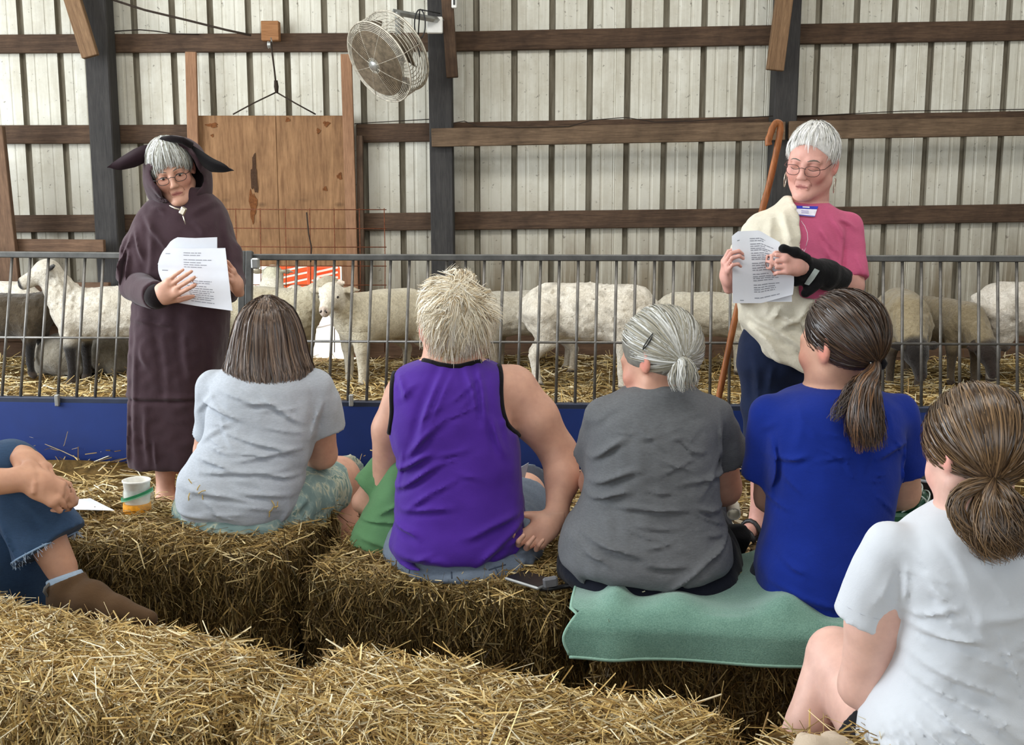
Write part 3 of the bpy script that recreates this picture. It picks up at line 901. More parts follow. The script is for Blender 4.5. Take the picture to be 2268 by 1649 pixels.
# --- feeder fence with its blue trough: two panels
def fence_panel(pxs_top, x_left, x_right, label, yt0, yt1, yb0, yb1, name='feeder_panel'):
    """x_left/x_right: the panel's ends in the photograph; yt/yb: rail heights there"""
    tanyaw = -0.083
    Yb = lambda X: 4.84 + tanyaw * X          # bottom rail line
    def on(px, py, off):                        # point on the sight line at the (leaning) panel
        Y = 4.84
        for _ in range(8):
            p = P(px, py, Y); Y = Yb(p[0]) + off
        return P(px, py, Y)
    root = empty(name, tuple(on((x_left + x_right) / 2, yb0, 0) * np.array([1, 1, 0])), label, 'feeder')
    OT = 0.18
    tA, tB = on(x_left, yt0, OT), on(x_right, yt1, OT)
    beam('top_rail', tA, tB, 14 * M(565, 5.0), 0.03, MAT['steel'], root, bev=0.004)
    bA, bB = on(x_left, yb0, 0), on(x_right, yb1, 0)
    beam('bottom_rail', bA, bB, 15 * M(890, 4.85), 0.04, MAT['rim'], root, bev=0.004)
    ym0, ym1 = yt0 + (yb0 - yt0) * 0.575, yt1 + (yb1 - yt1) * 0.563
    MB().tube([on(x_left, ym0, OT * 0.42), on(x_right, ym1, OT * 0.42)], 0.0062, 6).build('middle_rod', MAT['bar'], root, True)
    n = len(pxs_top)
    for (xt, xb) in pxs_top:
        u = (xt - x_left) / (x_right - x_left); u2 = (xb - x_left) / (x_right - x_left)
        a = on(xt, yt0 + (yt1 - yt0) * u + 4, OT); b = on(xb, yb0 + (yb1 - yb0) * u2 - 4, 0)
        MB().tube([a, b], 0.0068, 7).build('bar', MAT['bar'], root, True)
    # trough: half-round plastic trough hung below the bottom rail
    ax = (bB - bA) / np.linalg.norm(bB - bA); nrm = np.array([ax[1], -ax[0], 0]); nrm /= np.linalg.norm(nrm)
    if nrm[1] > 0: nrm = -nrm
    R0 = 0.262
    G = []
    for i in range(15):
        a = math.pi * i / 14
        off = nrm * (0.012 - R0 * 0.80 * (1 - math.cos(a))) * 1.0
        zz = -0.008 - R0 * math.sin(a) ** 0.75
        off = nrm * (0.02 + 0.05 * math.sin(a) - 0.13 * i / 14); zz -= 0.03 * i / 14
        G.append([bA + off + np.array([0, 0, zz]), (bA + bB) / 2 + off + np.array([0, 0, zz]), bB + off + np.array([0, 0, zz])])
    MB().sheet(np.array(G), 0.008).build('trough', MAT['trough'], root, True)
    for e, s_ in ((bA, 1), (bB, -1)):
        V = [tuple(e + nrm * (0.02 + 0.05 * math.sin(math.pi * i / 14) - 0.13 * i / 14) + np.array([0, 0, -0.03 - 0.03 * i / 14 - R0 * math.sin(math.pi * i / 14) ** 0.75])) for i in range(15)]
        mb = MB(); G2 = np.stack([np.array(V), np.tile((np.array(V[0]) + np.array(V[-1])) / 2, (15, 1))]); mb.sheet(G2, 0.006); mb.build('trough_end', MAT['trough'], root)
    return root, on, (tA, tB, bA, bB, nrm)
xl = [-100, -60, -14]
t_left = [(27 + 40.4 * i, 4 + 41.3 * i) for i in range(-3, 13)]
f1, on1, g1 = fence_panel([(t, b) for t, b in t_left if t < 520], -140, 545, 'left steel feeder panel of upright bars over a blue trough', 562, 568, 882, 891)
t_right = [(616 + 41.55 * i, 603 + 41.75 * i + 0.0 * i) for i in range(0, 15)] + [(1239 + 42.2 * i, 1231 + 42.6 * i) for i in range(0, 28)]
f2, on2, g2 = fence_panel(t_right, 556, 2430, 'long steel feeder panel of upright bars over a blue trough, right of the joint', 569, 573, 892, 911)
# end posts at the joint, clips on the trough rim
for (px, root) in ((538, f1), (553, f2)):
    a = on1(px, 556, 0.17); b = on1(px - 6, 1010, -0.02)
    beam('end_post', a, b, 15 * M(600, 5), 0.035, MAT['steel'], root, (1, 0, 0), 0.003)
MB().box(tuple(on1(566, 583, 0.14) - np.array([0.017, 0.02, 0.024])), tuple(on1(566, 583, 0.14) + np.array([0.017, 0.02, 0.024])), 0.006).build('latch_box', MAT['galv'], f2)
for px, rt in ((127, f1), (778, f2), (1980, f2)):
    c = on1(px, 886, -0.03); MB().box(tuple(c - np.array([0.009, 0.012, 0.026])), tuple(c + np.array([0.009, 0.012, 0.026])), 0.003).build('trough_clip', MAT['galv'], rt)
for px, rt in ((-60, f1), (470, f1), (640, f2), (1270, f2), (1960, f2), (2380, f2)):
    c = on1(px, 900, -0.02); MB().box((c[0] - 0.02, c[1] + 0.1, 0.0), (c[0] + 0.02, c[1] + 0.14, c[2] - 0.05), 0.003).build('leg', MAT['steel'], rt)
# ---------------------------------------------------------------- straw
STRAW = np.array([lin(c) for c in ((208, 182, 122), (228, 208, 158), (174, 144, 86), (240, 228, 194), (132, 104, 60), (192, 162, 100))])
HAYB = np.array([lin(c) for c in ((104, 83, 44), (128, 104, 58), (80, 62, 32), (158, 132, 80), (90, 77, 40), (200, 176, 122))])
def strands_mesh(name, p, d, L, W, pal, seed=0, bend=0.25, fold=False, weights=None, tint=1.0):
    r = np.random.default_rng(seed); n = len(p)
    d = d / np.linalg.norm(d, axis=1, keepdims=True)
    a = r.normal(size=(n, 3)); s = np.cross(d, a); s /= np.linalg.norm(s, axis=1, keepdims=True) + 1e-9
    up = np.cross(s, d)
    bnd = (r.normal(size=(n, 1)) * bend) * L[:, None]
    pts = [p, p + d * L[:, None] * 0.5 + up * bnd * 0.5, p + d * L[:, None] + up * bnd * r.uniform(-0.6, 0.4, (n, 1))]
    ws = [1.0, 1.0, 0.75]
    idx = r.choice(len(pal), n, p=weights if weights is not None and len(weights) == len(pal) else None)
    col = pal[idx] * r.uniform(0.6, 1.2, (n, 1)) * tint
    if not fold:
        V = np.stack([q + sg * s * (W * w / 2)[:, None] for q, w in zip(pts, ws) for sg in (-1, 1)], 1).reshape(-1, 3)
        b = (np.arange(n) * 6)[:, None]
        F = np.concatenate([b + np.array([[0, 1, 3, 2]]), b + np.array([[2, 3, 5, 4]])])
        C = np.repeat(col, 6, 0)
    else:
        V = np.stack([q + (sg * s * (W * w / 2)[:, None]) + (up * (W * w * 0.35)[:, None] if sg == 0 else 0) for q, w in zip(pts, ws) for sg in (-1, 0, 1)], 1).reshape(-1, 3)
        b = (np.arange(n) * 9)[:, None]
        F = np.concatenate([b + np.array([q]) for q in ((0, 1, 4, 3), (1, 2, 5, 4), (3, 4, 7, 6), (4, 5, 8, 7))])
        C = np.repeat(col, 9, 0)
    return mesh_np(name, V, F, False, C)

def sample_quads(V, Q, n, seed, wfn):
    r = np.random.default_rng(seed)
    a, b, c, e = V[Q[:, 0]], V[Q[:, 1]], V[Q[:, 2]], V[Q[:, 3]]
    nr = np.cross(c - a, e - b); ar = np.linalg.norm(nr, axis=1); nr = nr / (ar[:, None] + 1e-12)
    w = ar * wfn((a + c) / 2, nr); w /= w.sum()
    i = r.choice(len(Q), n, p=w)
    u, v = r.random((n, 1)), r.random((n, 1))
    p = a[i] * (1 - u) * (1 - v) + b[i] * u * (1 - v) + c[i] * u * v + e[i] * (1 - u) * v
    return p, nr[i]

def bale(A, B, width, z, label, n, seed, toward=-1, fluffy=False, group=None, pal_top=STRAW, pal_side=HAYB, rnd=0.07, near=False, Lr=(0.035, 0.10), sag=0.0):
    """A-B: the long top edge in plan; width towards (-1) or away from (+1) the camera"""
    A = np.array(A, float); B = np.array(B, float)
    ux = (B - A) / np.linalg.norm(B - A); L = np.linalg.norm(B - A)
    uy = np.array([-ux[1], ux[0]])
    if uy[1] * toward < 0: uy = -uy
    c2 = (A + B) / 2 + uy * width / 2
    R = np.array([[ux[0], uy[0] if (ux[0] * uy[1] - ux[1] * uy[0]) > 0 else -uy[0], 0], [ux[1], uy[1] if (ux[0] * uy[1] - ux[1] * uy[0]) > 0 else -uy[1], 0], [0, 0, 1.0]])
    root = empty('straw_bale', (c2[0], c2[1], 0), label, 'straw bale', group)
    nz = Noise(seed, 14)
    sh = Shape().box((c2[0], c2[1], z / 2), (L / 2 - 0.012, width / 2, z / 2), R, rnd)
    def disp(p):
        q = (p - np.array([c2[0], c2[1], 0])) @ R
        fl = 0.006 * np.sin(q[:, 0] * 62 + 1.5 * nz(p, 2.0))
        return 0.010 * nz(p, 3.2) + 0.006 * nz(p, 9.0) + fl * (p[:, 2] < z - 0.04)
    sh.disp = disp
    V, Q = sh.skin(0.016, smooth=1)
    V[:, 2] = np.maximum(V[:, 2], 0.0)
    core = link('pressed_core', mesh_np('pressed_core', V, Q, True), MAT['bale'], root)
    r = np.random.default_rng(seed + 50)
    cam_dir = np.array([0, -1.0, 0.35])
    p, nr = sample_quads(V, Q, n, seed, lambda c, m: np.clip(0.22 + m @ cam_dir, 0.05, 1.2) * (c[:, 2] > 0.02))
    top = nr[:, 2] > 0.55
    t = r.normal(size=(n, 3)); t[:, 2] *= 1.0
    t = t - nr * (t * nr).sum(1, keepdims=True); t /= np.linalg.norm(t, axis=1, keepdims=True)
    vert = np.array([0, 0, 1.0]) * r.choice([-1, -1, 1], n)[:, None] + 0.45 * r.normal(size=(n, 3)); vert = vert - nr * (vert * nr).sum(1, keepdims=True)
    horiz = np.array([ux[0], ux[1], 0]) * r.choice([-1, 1], n)[:, None] + 0.6 * t
    d = np.where(top[:, None], np.where((r.random(n) < 0.45)[:, None], horiz, t), np.where((r.random(n) < 0.72)[:, None], vert, t))
    d /= np.linalg.norm(d, axis=1, keepdims=True)
    lift = np.abs(r.normal(0, 0.16 if not fluffy else 0.24, n)) + 0.02
    lift = np.where(top, lift, lift * 1.0 + 0.02)
    d = d + nr * lift[:, None]
    Ls = r.uniform(*Lr, n) * np.where(r.random(n) < 0.06, 1.7, 1.0)
    Ws = r.uniform(0.0016, 0.0042, n)
    p = p + nr * r.uniform(-0.004, 0.012, (n, 1)) - d * (Ls * 0.35)[:, None]
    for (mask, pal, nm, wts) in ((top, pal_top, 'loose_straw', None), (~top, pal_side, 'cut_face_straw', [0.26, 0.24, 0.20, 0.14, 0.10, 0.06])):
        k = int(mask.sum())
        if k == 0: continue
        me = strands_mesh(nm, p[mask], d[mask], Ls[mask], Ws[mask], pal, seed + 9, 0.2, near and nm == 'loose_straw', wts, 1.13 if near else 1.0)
        o = link(nm, me, MAT['straw'], root); o['kind'] = 'stuff'
    return root

ZB = 0.322
MIX = np.concatenate([STRAW[[0, 1, 2, 4, 5]], HAYB[[0, 1, 3]]])
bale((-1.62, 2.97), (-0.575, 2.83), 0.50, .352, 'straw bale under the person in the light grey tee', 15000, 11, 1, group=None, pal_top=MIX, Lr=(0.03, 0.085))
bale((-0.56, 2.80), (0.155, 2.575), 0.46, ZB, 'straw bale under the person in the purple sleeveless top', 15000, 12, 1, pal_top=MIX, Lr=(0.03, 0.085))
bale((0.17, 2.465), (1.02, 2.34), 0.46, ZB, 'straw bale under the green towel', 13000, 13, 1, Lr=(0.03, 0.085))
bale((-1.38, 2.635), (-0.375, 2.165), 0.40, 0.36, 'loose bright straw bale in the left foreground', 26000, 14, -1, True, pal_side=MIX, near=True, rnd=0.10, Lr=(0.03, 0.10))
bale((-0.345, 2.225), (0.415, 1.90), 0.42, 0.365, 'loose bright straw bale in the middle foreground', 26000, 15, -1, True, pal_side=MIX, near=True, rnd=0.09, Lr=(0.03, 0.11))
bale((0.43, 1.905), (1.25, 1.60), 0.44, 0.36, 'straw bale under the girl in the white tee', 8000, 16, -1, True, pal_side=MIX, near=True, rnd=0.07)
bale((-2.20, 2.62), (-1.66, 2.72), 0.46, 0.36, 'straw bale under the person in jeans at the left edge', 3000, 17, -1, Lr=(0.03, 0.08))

# deep bedding in the pen, with loose straw
def bed_h(X, Y):
    e = 4.79 - 0.083 * X
    n_ = Noise(5)(np.stack([X, Y, 0 * X], -1), 1.2)
    return 0.125 * smoothstep(-0.10, 0.16, Y - e + 0.05 * n_) + 0.018 * n_ * smoothstep(0, 0.3, Y - e) + 0.003
bx = np.linspace(-4.6, 4.6, 150); by = np.linspace(4.3, 7.925, 70)
BX, BY = np.meshgrid(bx, by, indexing='ij'); BZ = bed_h(BX, BY)
bed = MB().grid(np.stack([BX, BY, BZ], -1)).build('pen_bedding', MAT['bed'], None, True)
tag(bed, 'deep trodden straw bedding covering the sheep pen', 'bedding', None, 'stuff')
r_ = np.random.default_rng(33)
n_ = 26000
Yd = 4.45 + 3.4 * r_.random(n_) ** 1.2; Xd = (r_.random(n_) - 0.5) * 2 * (0.55 * Yd + 0.3)
pp = np.stack([Xd, Yd, bed_h(Xd, Yd) + r_.uniform(0.0, 0.02, n_)], 1)
dd = r_.normal(size=(n_, 3)); dd[:, 2] = np.abs(r_.normal(0, 0.11, n_))
o = link('loose_straw', strands_mesh('loose_straw', pp, dd, r_.uniform(0.05, 0.17, n_), r_.uniform(0.003, 0.007, n_), STRAW, 3, 0.25, False, [.22, .2, .2, .14, .12, .12]), MAT['straw'], bed); o['kind'] = 'stuff'
# wood shavings and straw on the aisle floor
n_ = 15000
Yd = r_.uniform(2.2, 4.75, n_); Xd = r_.uniform(-0.55, 0.55, n_) * Yd * 1.05
pp = np.stack([Xd, Yd, r_.uniform(0.004, 0.016, n_)], 1)
dd = r_.normal(size=(n_, 3)); dd[:, 2] = np.abs(r_.normal(0, 0.25, n_))
CHIP = np.array([lin(c) for c in ((214, 198, 164), (190, 168, 128), (160, 132, 92), (228, 218, 192), (120, 96, 66), (98, 80, 58))])
o = link('wood_shavings', strands_mesh('wood_shavings', pp, dd, r_.uniform(0.012, 0.045, n_), r_.uniform(0.006, 0.016, n_), CHIP, 4, 0.3, False), MAT['straw'])
tag(o, 'pale wood shavings and straw bits strewn on the aisle floor', 'shavings', None, 'stuff')
# ---------------------------------------------------------------- figure building
from mathutils.bvhtree import BVHTree

def frame(face, up=(0, 0, 1)):
    """columns: the person's right, face direction, up"""
    f = np.array(face, float); f /= np.linalg.norm(f)
    r = np.cross(f, np.array(up, float)); r /= np.linalg.norm(r)
    return np.stack([r, f, np.cross(r, f)], 1)

def head(sh, c, R, s=1.0, ears=True, k=0.012, jaw=1.0, nose=1.0):
    c = np.array(c, float); T = lambda x, y, z: c + R @ (np.array([x, y, z]) * s)
    E = lambda p, r, kk=k, mode='add', Rl=None: sh.ell(T(*p), np.array(r) * s, R if Rl is None else R @ Rl, kk * s, mode)
    C = lambda a, b, ra, rb=None, kk=k, mode='add': sh.cap(T(*a), T(*b), ra * s, (ra if rb is None else rb) * s, kk * s, None, mode)
    E((0, -0.012, 0.035), (0.073, 0.094, 0.088), 0)
    E((0, 0.028, -0.015), (0.062 * jaw, 0.062, 0.085), 0.03)
    for q in (-1, 1):
        C((q * 0.052 * jaw, 0.0, -0.055), (q * 0.018, 0.066, -0.098), 0.020, 0.017, 0.025)
        E((q * 0.040, 0.062, -0.026), (0.024, 0.020, 0.022), 0.02)
        E((q * 0.031, 0.099, 0.004), (0.019, 0.020, 0.012), 0.014, 'sub')
        E((q * 0.031, 0.0735, 0.002), (0.0165, 0.0150, 0.0140), 0.004)
        E((q * 0.0105, 0.099, -0.037), (0.0075, 0.010, 0.0065), 0.006)
        C((q * 0.016, 0.086, 0.021), (q * 0.046, 0.072, 0.021), 0.0085, 0.0075, 0.012)
        if ears:
            a = 0.35 * q
            Rl = np.array([[math.cos(a), -math.sin(a), 0], [math.sin(a), math.cos(a), 0], [0, 0, 1.0]])
            E((q * 0.077, -0.012, 0.0), (0.009, 0.021, 0.033), 0.008, 'add', Rl)
            E((q * 0.083, -0.006, 0.003), (0.006, 0.010, 0.018), 0.006, 'sub', Rl)
    C((0, 0.084, 0.014), (0, 0.106 * nose, -0.030), 0.0075, 0.0105, 0.012)
    E((0, 0.082, -0.100), (0.020, 0.014, 0.016), 0.02)
    C((-0.019, 0.081, -0.0625), (0.019, 0.081, -0.0625), 0.0062, None, 0.006)
    C((-0.017, 0.080, -0.0725), (0.017, 0.080, -0.0725), 0.0066, None, 0.006)
    C((-0.023, 0.0905, -0.0675), (0.023, 0.0905, -0.0675), 0.0022, None, 0.004, 'sub')
    C((0, 0.093, -0.048), (0, 0.092, -0.056), 0.0035, None, 0.006, 'sub')
    return T

def face_col(V, c, R, s, skin, lip, cheek=None):
    """skin colour with the lips and cheeks of its own"""
    col = np.tile(np.array(skin), (len(V), 1))
    q = (V - np.array(c)) @ R / s
    near = (np.abs(q) < 0.16).all(1)
    lp = near & (np.abs(q[:, 0]) < 0.021) & (q[:, 1] > 0.07) & (np.abs(q[:, 2] + 0.0675) < 0.0068 - 0.005 * (np.abs(q[:, 0]) / 0.021) ** 2)
    if cheek is not None:
        for sg in (-1, 1):
            d = np.linalg.norm(q - np.array([sg * 0.045, 0.06, -0.03]), axis=1)
            w = (np.exp(-(d / 0.028) ** 2) * 0.6)[:, None]
            col = col * (1 - w) + np.array(cheek) * w
            d = np.linalg.norm((q - np.array([sg * 0.08, -0.012, 0.0])) * np.array([1, 1, 0.7]), axis=1)
            w = (np.exp(-(d / 0.022) ** 4) * 0.75)[:, None]
            col = col * (1 - w) + np.array(cheek) * w
    col[lp] = np.array(lip)
    br = near & (q[:, 1] > .03) & (np.abs(q[:, 2] - .003) < .012) & (np.abs(np.abs(q[:, 0]) - .031) < .02)
    col[br] = col[br] * np.array([.88, .82, .80])
    return col

def eyes(T, R, s, parent, brow_col, closed=0.6, irises=True, body=None, mouth=None):
    eo = []
    for q in (-1, 1):
        c = T(q * 0.031, 0.0735, 0.001)
        rr = np.array([0.0160, 0.0152, 0.0100]) if irises else np.array([.0135, .0130, .0085])
        V, Q = Shape().ell(c, rr * s, R).skin(0.0022, smooth=1)
        e = link('eye', mesh_np('eye', V, Q), MAT['eye'], parent); eo.append(e)
        if irises:
            ci = c + R @ (np.array([0.0, 0.0135, -0.003]) * s)
            V, Q = Shape().ell(ci, np.array([0.0052, 0.0022, 0.0052]) * s, R).skin(0.0012, smooth=1)
            link('iris', mesh_np('iris', V, Q), MAT['iris'], e)
    bv = bvh_of(body, *eo)
    def line(name, xz, r, mat, off=.0004):
        pts = []
        for x, z in xz:
            h = bv.ray_cast(Vector(T(x, .22, z)), Vector(-R[:, 1]))
            if h[0] is not None: pts.append(np.array(h[0]) + R[:, 1] * off)
        if len(pts) > 2: MB().tube(pts, [k * s for k in r] if not np.isscalar(r) else r * s, 5).build(name, mat, parent, True)
    for q in (-1, 1):
        dz = -.0055 if not irises else .0015
        line('lash_line', [(q * (.031 + .015 * u), dz - .001 + (.0045 * (1 - u * u) if irises else -.0045 * (1 - u * u))) for u in np.linspace(-1, 1, 9)], .0010, MAT['iris'])
        line('eyebrow', [(q * x, z) for x, z in ((.012, .0195), (.020, .0225), (.030, .0245), (.040, .0235), (.049, .0185))], [.0014, .0024, .0026, .0022, .0010], brow_col, -.0004)
        line('smile_line', [(q * x, z) for x, z in ((.017, -.036), (.023, -.044), (.028, -.054), (.029, -.064))], .0007, MAT['crease'], -.0002)
    line('mouth_line', [(x, -.0675 - .0016 * abs(x) / .02) for x in np.linspace(-.021, .021, 11)], .0011, MAT['lip_line'], -.0002)

def glasses(T, s, parent, frame_mat, w=0.021, h=0.016, full=True, low=0.0):
    g = None
    for q in (-1, 1):
        pts = []
        for i in range(20):
            a = 2 * math.pi * i / 20
            u, v = math.copysign(abs(math.cos(a)) ** 0.7, math.cos(a)), math.copysign(abs(math.sin(a)) ** 0.8, math.sin(a))
            pts.append(T(q * 0.033 + w * u, 0.107 - 0.010 * max(0, (q * u + 0.2)) ** 2, -0.004 - low + h * v))
        mb = MB().tube(pts, 0.00115 * s, 5, closed=True)
        o = mb.build('spectacle_rim', frame_mat, parent, True)
        cen = np.mean(pts, 0)
        lens = MB(); P2 = np.array(pts + pts[:1]); lens.sheet(np.stack([P2, np.tile(cen, (21, 1))]), 0.0010)
        lens.build('lens', MAT['lens'], o)
        MB().tube([T(q * 0.052, 0.099, 0.002 - low), T(q * 0.068, 0.082, 0.004 - low), T(q * 0.0765, 0.0, 0.012)], 0.0013 * s, 5).build('temple_arm', frame_mat, parent, True)
    MB().tube([T(-0.013, 0.107, 0.002 - low), T(0, 0.112, 0.006 - low), T(0.013, 0.107, 0.002 - low)], 0.0012 * s, 5).build('spectacle_bridge', frame_mat, parent, True)

def hand(sh, w, u, n, side, s=1.0, curl=(0.3, 0.35, 0.4, 0.45), spread=0.1, thumb=(0.6, 0.35), k=0.006):
    """w wrist, u along the hand, n palm normal, side = +1/-1: which way the thumb lies along cross(n,u)"""
    w = np.array(w, float); u = np.array(u, float); u /= np.linalg.norm(u)
    n = np.array(n, float); n -= u * (n @ u); n /= np.linalg.norm(n)
    t = np.cross(n, u) * side
    pt = lambda a, b, c: w + (u * a + t * b + n * c) * s
    sh.cap(pt(-0.02, 0, 0), pt(0.03, 0.002, 0), 0.027 * s, 0.036 * s, 0.012, (n, 1.35))
    sh.cap(pt(0.03, 0.012, 0), pt(0.082, 0.020, 0.0), 0.024 * s, 0.018 * s, 0.015, (n, 1.5))
    sh.cap(pt(0.03, -0.012, 0), pt(0.076, -0.022, 0.0), 0.024 * s, 0.017 * s, 0.015, (n, 1.5))
    L = [(0.043, 0.025, 0.021), (0.047, 0.029, 0.022), (0.044, 0.027, 0.022), (0.034, 0.020, 0.019)]
    B = [(0.086, 0.029), (0.090, 0.009), (0.086, -0.011), (0.078, -0.029)]
    tips = []
    for i in range(4):
        p = pt(B[i][0], B[i][1], 0); a = curl[i] * 0.8; sp = spread * (1.2 - 0.8 * i)
        r = [0.0088, 0.0080, 0.0073, 0.0062]
        if i == 3: r = [x * 0.88 for x in r]
        for j in range(3):
            d = u * math.cos(a) + n * math.sin(a) + t * sp * math.cos(a); d /= np.linalg.norm(d)
            q = p + d * L[i][j] * s
            sh.cap(p, q, r[j] * s, r[j + 1] * s, 0.003 if j else k)
            p = q; a += curl[i] * 1.15
        tips.append(p)
    ta, tb = thumb
    p = pt(0.022, 0.024, 0.004)
    d1 = u * math.cos(ta) + t * math.sin(ta) + n * 0.35; d1 /= np.linalg.norm(d1)
    q = p + d1 * 0.045 * s
    sh.cap(p, q, 0.0155 * s, 0.0105 * s, 0.012)
    d2 = u * math.cos(ta - tb) + t * math.sin(ta - tb) + n * 0.35; d2 /= np.linalg.norm(d2)
    q2 = q + d2 * 0.030 * s; q3 = q2 + (d2 + u * 0.15 * tb) / np.linalg.norm(d2 + u * 0.15 * tb) * 0.024 * s
    sh.cap(q, q2, 0.0100 * s, 0.0095 * s, 0.004); sh.cap(q2, q3, 0.0095 * s, 0.0068 * s, 0.003)
    return tips, q3

def secs(rows, grow=0.0):
    """silhouette rows (y, left, right, distance, half depth) -> loft sections in metres"""
    out = []
    for (py, xl, xr, Y, ry) in rows:
        a, b = P(xl, py, Y), P(xr, py, Y)
        out.append((a[2], (a[0] + b[0]) / 2, Y, (b[0] - a[0]) / 2 + grow, ry + grow))
    return out

def sleeve(sh, a, e, r0, r1, k=0.02):
    """a short sleeve from shoulder a to its cuff at e (laid before the body of the shirt, so the cuff cut touches only the sleeve)"""
    a = np.array(a, float); e = np.array(e, float); L = e - a
    sh.cap(a, e + L / np.linalg.norm(L) * .05, r0, r1, k)
    sh.plane(e, L, lo=e - .15, hi=e + .15)

class Folds:
    """cloth folds: ridges along lines given where they run, pressed on one side of the body"""
    def __init__(s, Y, side=-1, wr=0.0018, seed=1, aniso=(5, 5, 11)):
        s.Y = Y; s.side = side; s.seg = []; s.n = Noise(seed, 14); s.n2 = Noise(seed + 5, 8); s.wr = wr; s.an = np.array(aniso, float)
    def add(s, *L):
        for (x0, y0, x1, y1, w, a) in L:
            A, B = P(x0, y0, s.Y), P(x1, y1, s.Y)
            s.seg.append((A[[0, 2]], B[[0, 2]], .85 * w * M(y0, s.Y), 1.7 * a)); 
        return s
    def auto(s, n, x0, x1, y0, y1, ang=0.0, spread=.5, seed=0, L=(40, 110), w=(3.5, 6.5), a=(.002, .0045)):
        """smaller creases scattered over a stretch of cloth"""
        r = np.random.default_rng(seed + 77)
        for _ in range(n):
            x, y = r.uniform(x0, x1), r.uniform(y0, y1); t = r.normal(ang, spread); l = r.uniform(*L) / 2
            s.add((x - l * math.cos(t), y - l * math.sin(t), x + l * math.cos(t), y + l * math.sin(t), r.uniform(*w), r.uniform(*a)))
        return s
    def __call__(s, p):
        q = p[:, [0, 2]]; d = np.zeros(len(p))
        for A, B, w, a in s.seg:
            ab = B - A; t = np.clip(((q - A) @ ab) / (ab @ ab), 0, 1)
            nn = np.array([-ab[1], ab[0]]) / np.linalg.norm(ab)
            bend = 0.4 * w * np.sin(t * 5 + A[0] * 40)
            r = q - A - t[:, None] * ab
            sd = r @ nn + bend
            dd = np.where((t > 0) & (t < 1), np.abs(sd), np.linalg.norm(r, axis=1))
            fade = np.sin(np.pi * np.clip(t, 0.04, 0.96)) ** 0.6
            d += -a * fade * (np.exp(-(dd / w) ** 2) - 0.55 * np.exp(-((sd + 1.7 * w) / (1.1 * w)) ** 2) * np.exp(-np.maximum(dd - 2.5 * w, 0) / w))
        m = smoothstep(0.03, -0.02, (p[:, 1] - s.Y) * (-s.side))
        ws = s.n(p, s.an) ; ws = np.sign(ws) * np.abs(ws) ** 0.7
        return d * m + 1.5 * s.wr * (ws + 0.6 * s.n2(p, 16))

def bvh_of(*objs):
    V = []; F = []
    for o in objs:
        b = len(V); me = o.data
        V += [tuple(v.co) for v in me.vertices]
        F += [tuple(i + b for i in p.vertices) for p in me.polygons]
    return BVHTree.FromPolygons(V, F)

def onto(bvh, px, py, off=0.002):
    d = P(px, py, 1.0) - _C; d /= np.linalg.norm(d)
    h = bvh.ray_cast(Vector(_C), Vector(d))
    if h[0] is None: return None, None
    return np.array(h[0]) + np.array(h[1]) * off, np.array(h[1])

# ---- hair: clumps of strands as thin tapering ribbons
def ribbons(name, paths, outs, width, cols, mat, parent, kind='stuff', taper=(0.7, 1.0, 0.25), roll=0.5, seed=0):
    paths = np.asarray(paths, float); n, m, _ = paths.shape
    r = np.random.default_rng(seed)
    T = np.gradient(paths, axis=1); T /= np.linalg.norm(T, axis=2, keepdims=True) + 1e-12
    O = np.asarray(outs, float); O = O / (np.linalg.norm(O, axis=2, keepdims=True) + 1e-12)
    S = np.cross(T, O); S /= np.linalg.norm(S, axis=2, keepdims=True) + 1e-12
    N = np.cross(S, T)
    a = r.normal(0, roll, (n, 1, 1)); S2 = S * np.cos(a) + N * np.sin(a); N2 = np.cross(S2, T)
    w = np.interp(np.linspace(0, 1, m), [0, 0.35, 1], taper)[None, :, None] * np.asarray(width, float).reshape(-1, 1, 1) / 2
    if n < 1000:                                   # few, wider locks: a shallow ridge; many fine ones: flat
        rows = np.stack([paths - S2 * w, paths + N2 * w * 0.45, paths + S2 * w], 2); k = 3
    else: rows = np.stack([paths - S2 * w, paths + S2 * w], 2); k = 2
    V = rows.reshape(-1, 3)
    base = (np.arange(n) * m * k)[:, None, None] + (np.arange(m - 1) * k)[None, :, None]
    F = np.concatenate([(base + np.array([[[j, j + 1, j + k + 1, j + k]]])).reshape(-1, 4) for j in range(k - 1)])
    C = np.repeat(np.asarray(cols, float), m * k, 0)
    o = link(name, mesh_np(name, V, F, True, C), mat, parent)
    if kind: o['kind'] = kind
    return o

def hair_cols(n, pal, seed, key=None, jit=0.16):
    r = np.random.default_rng(seed); pal = np.array([lin(c) for c in pal])
    if key is None: i = r.integers(0, len(pal), n)
    else: i = np.clip((0.5 + 0.5 * np.sin(key * 9 + 2 * np.sin(key * 23)) + r.normal(0, 0.34, n)) * len(pal), 0, len(pal) - 1).astype(int)
    return pal[i] * r.uniform(1 - jit, 1 + jit, (n, 1))

def slerp_paths(a, b, m):
    """unit directions a,b (n,3) -> (n,m,3) great-circle steps"""
    dot = np.clip((a * b).sum(1), -0.999, 0.999); om = np.arccos(dot)[:, None]
    t = np.linspace(0, 1, m)[None, :]
    return (np.sin((1 - t) * om) / np.sin(om))[..., None] * a[:, None] + (np.sin(t * om) / np.sin(om))[..., None] * b[:, None]

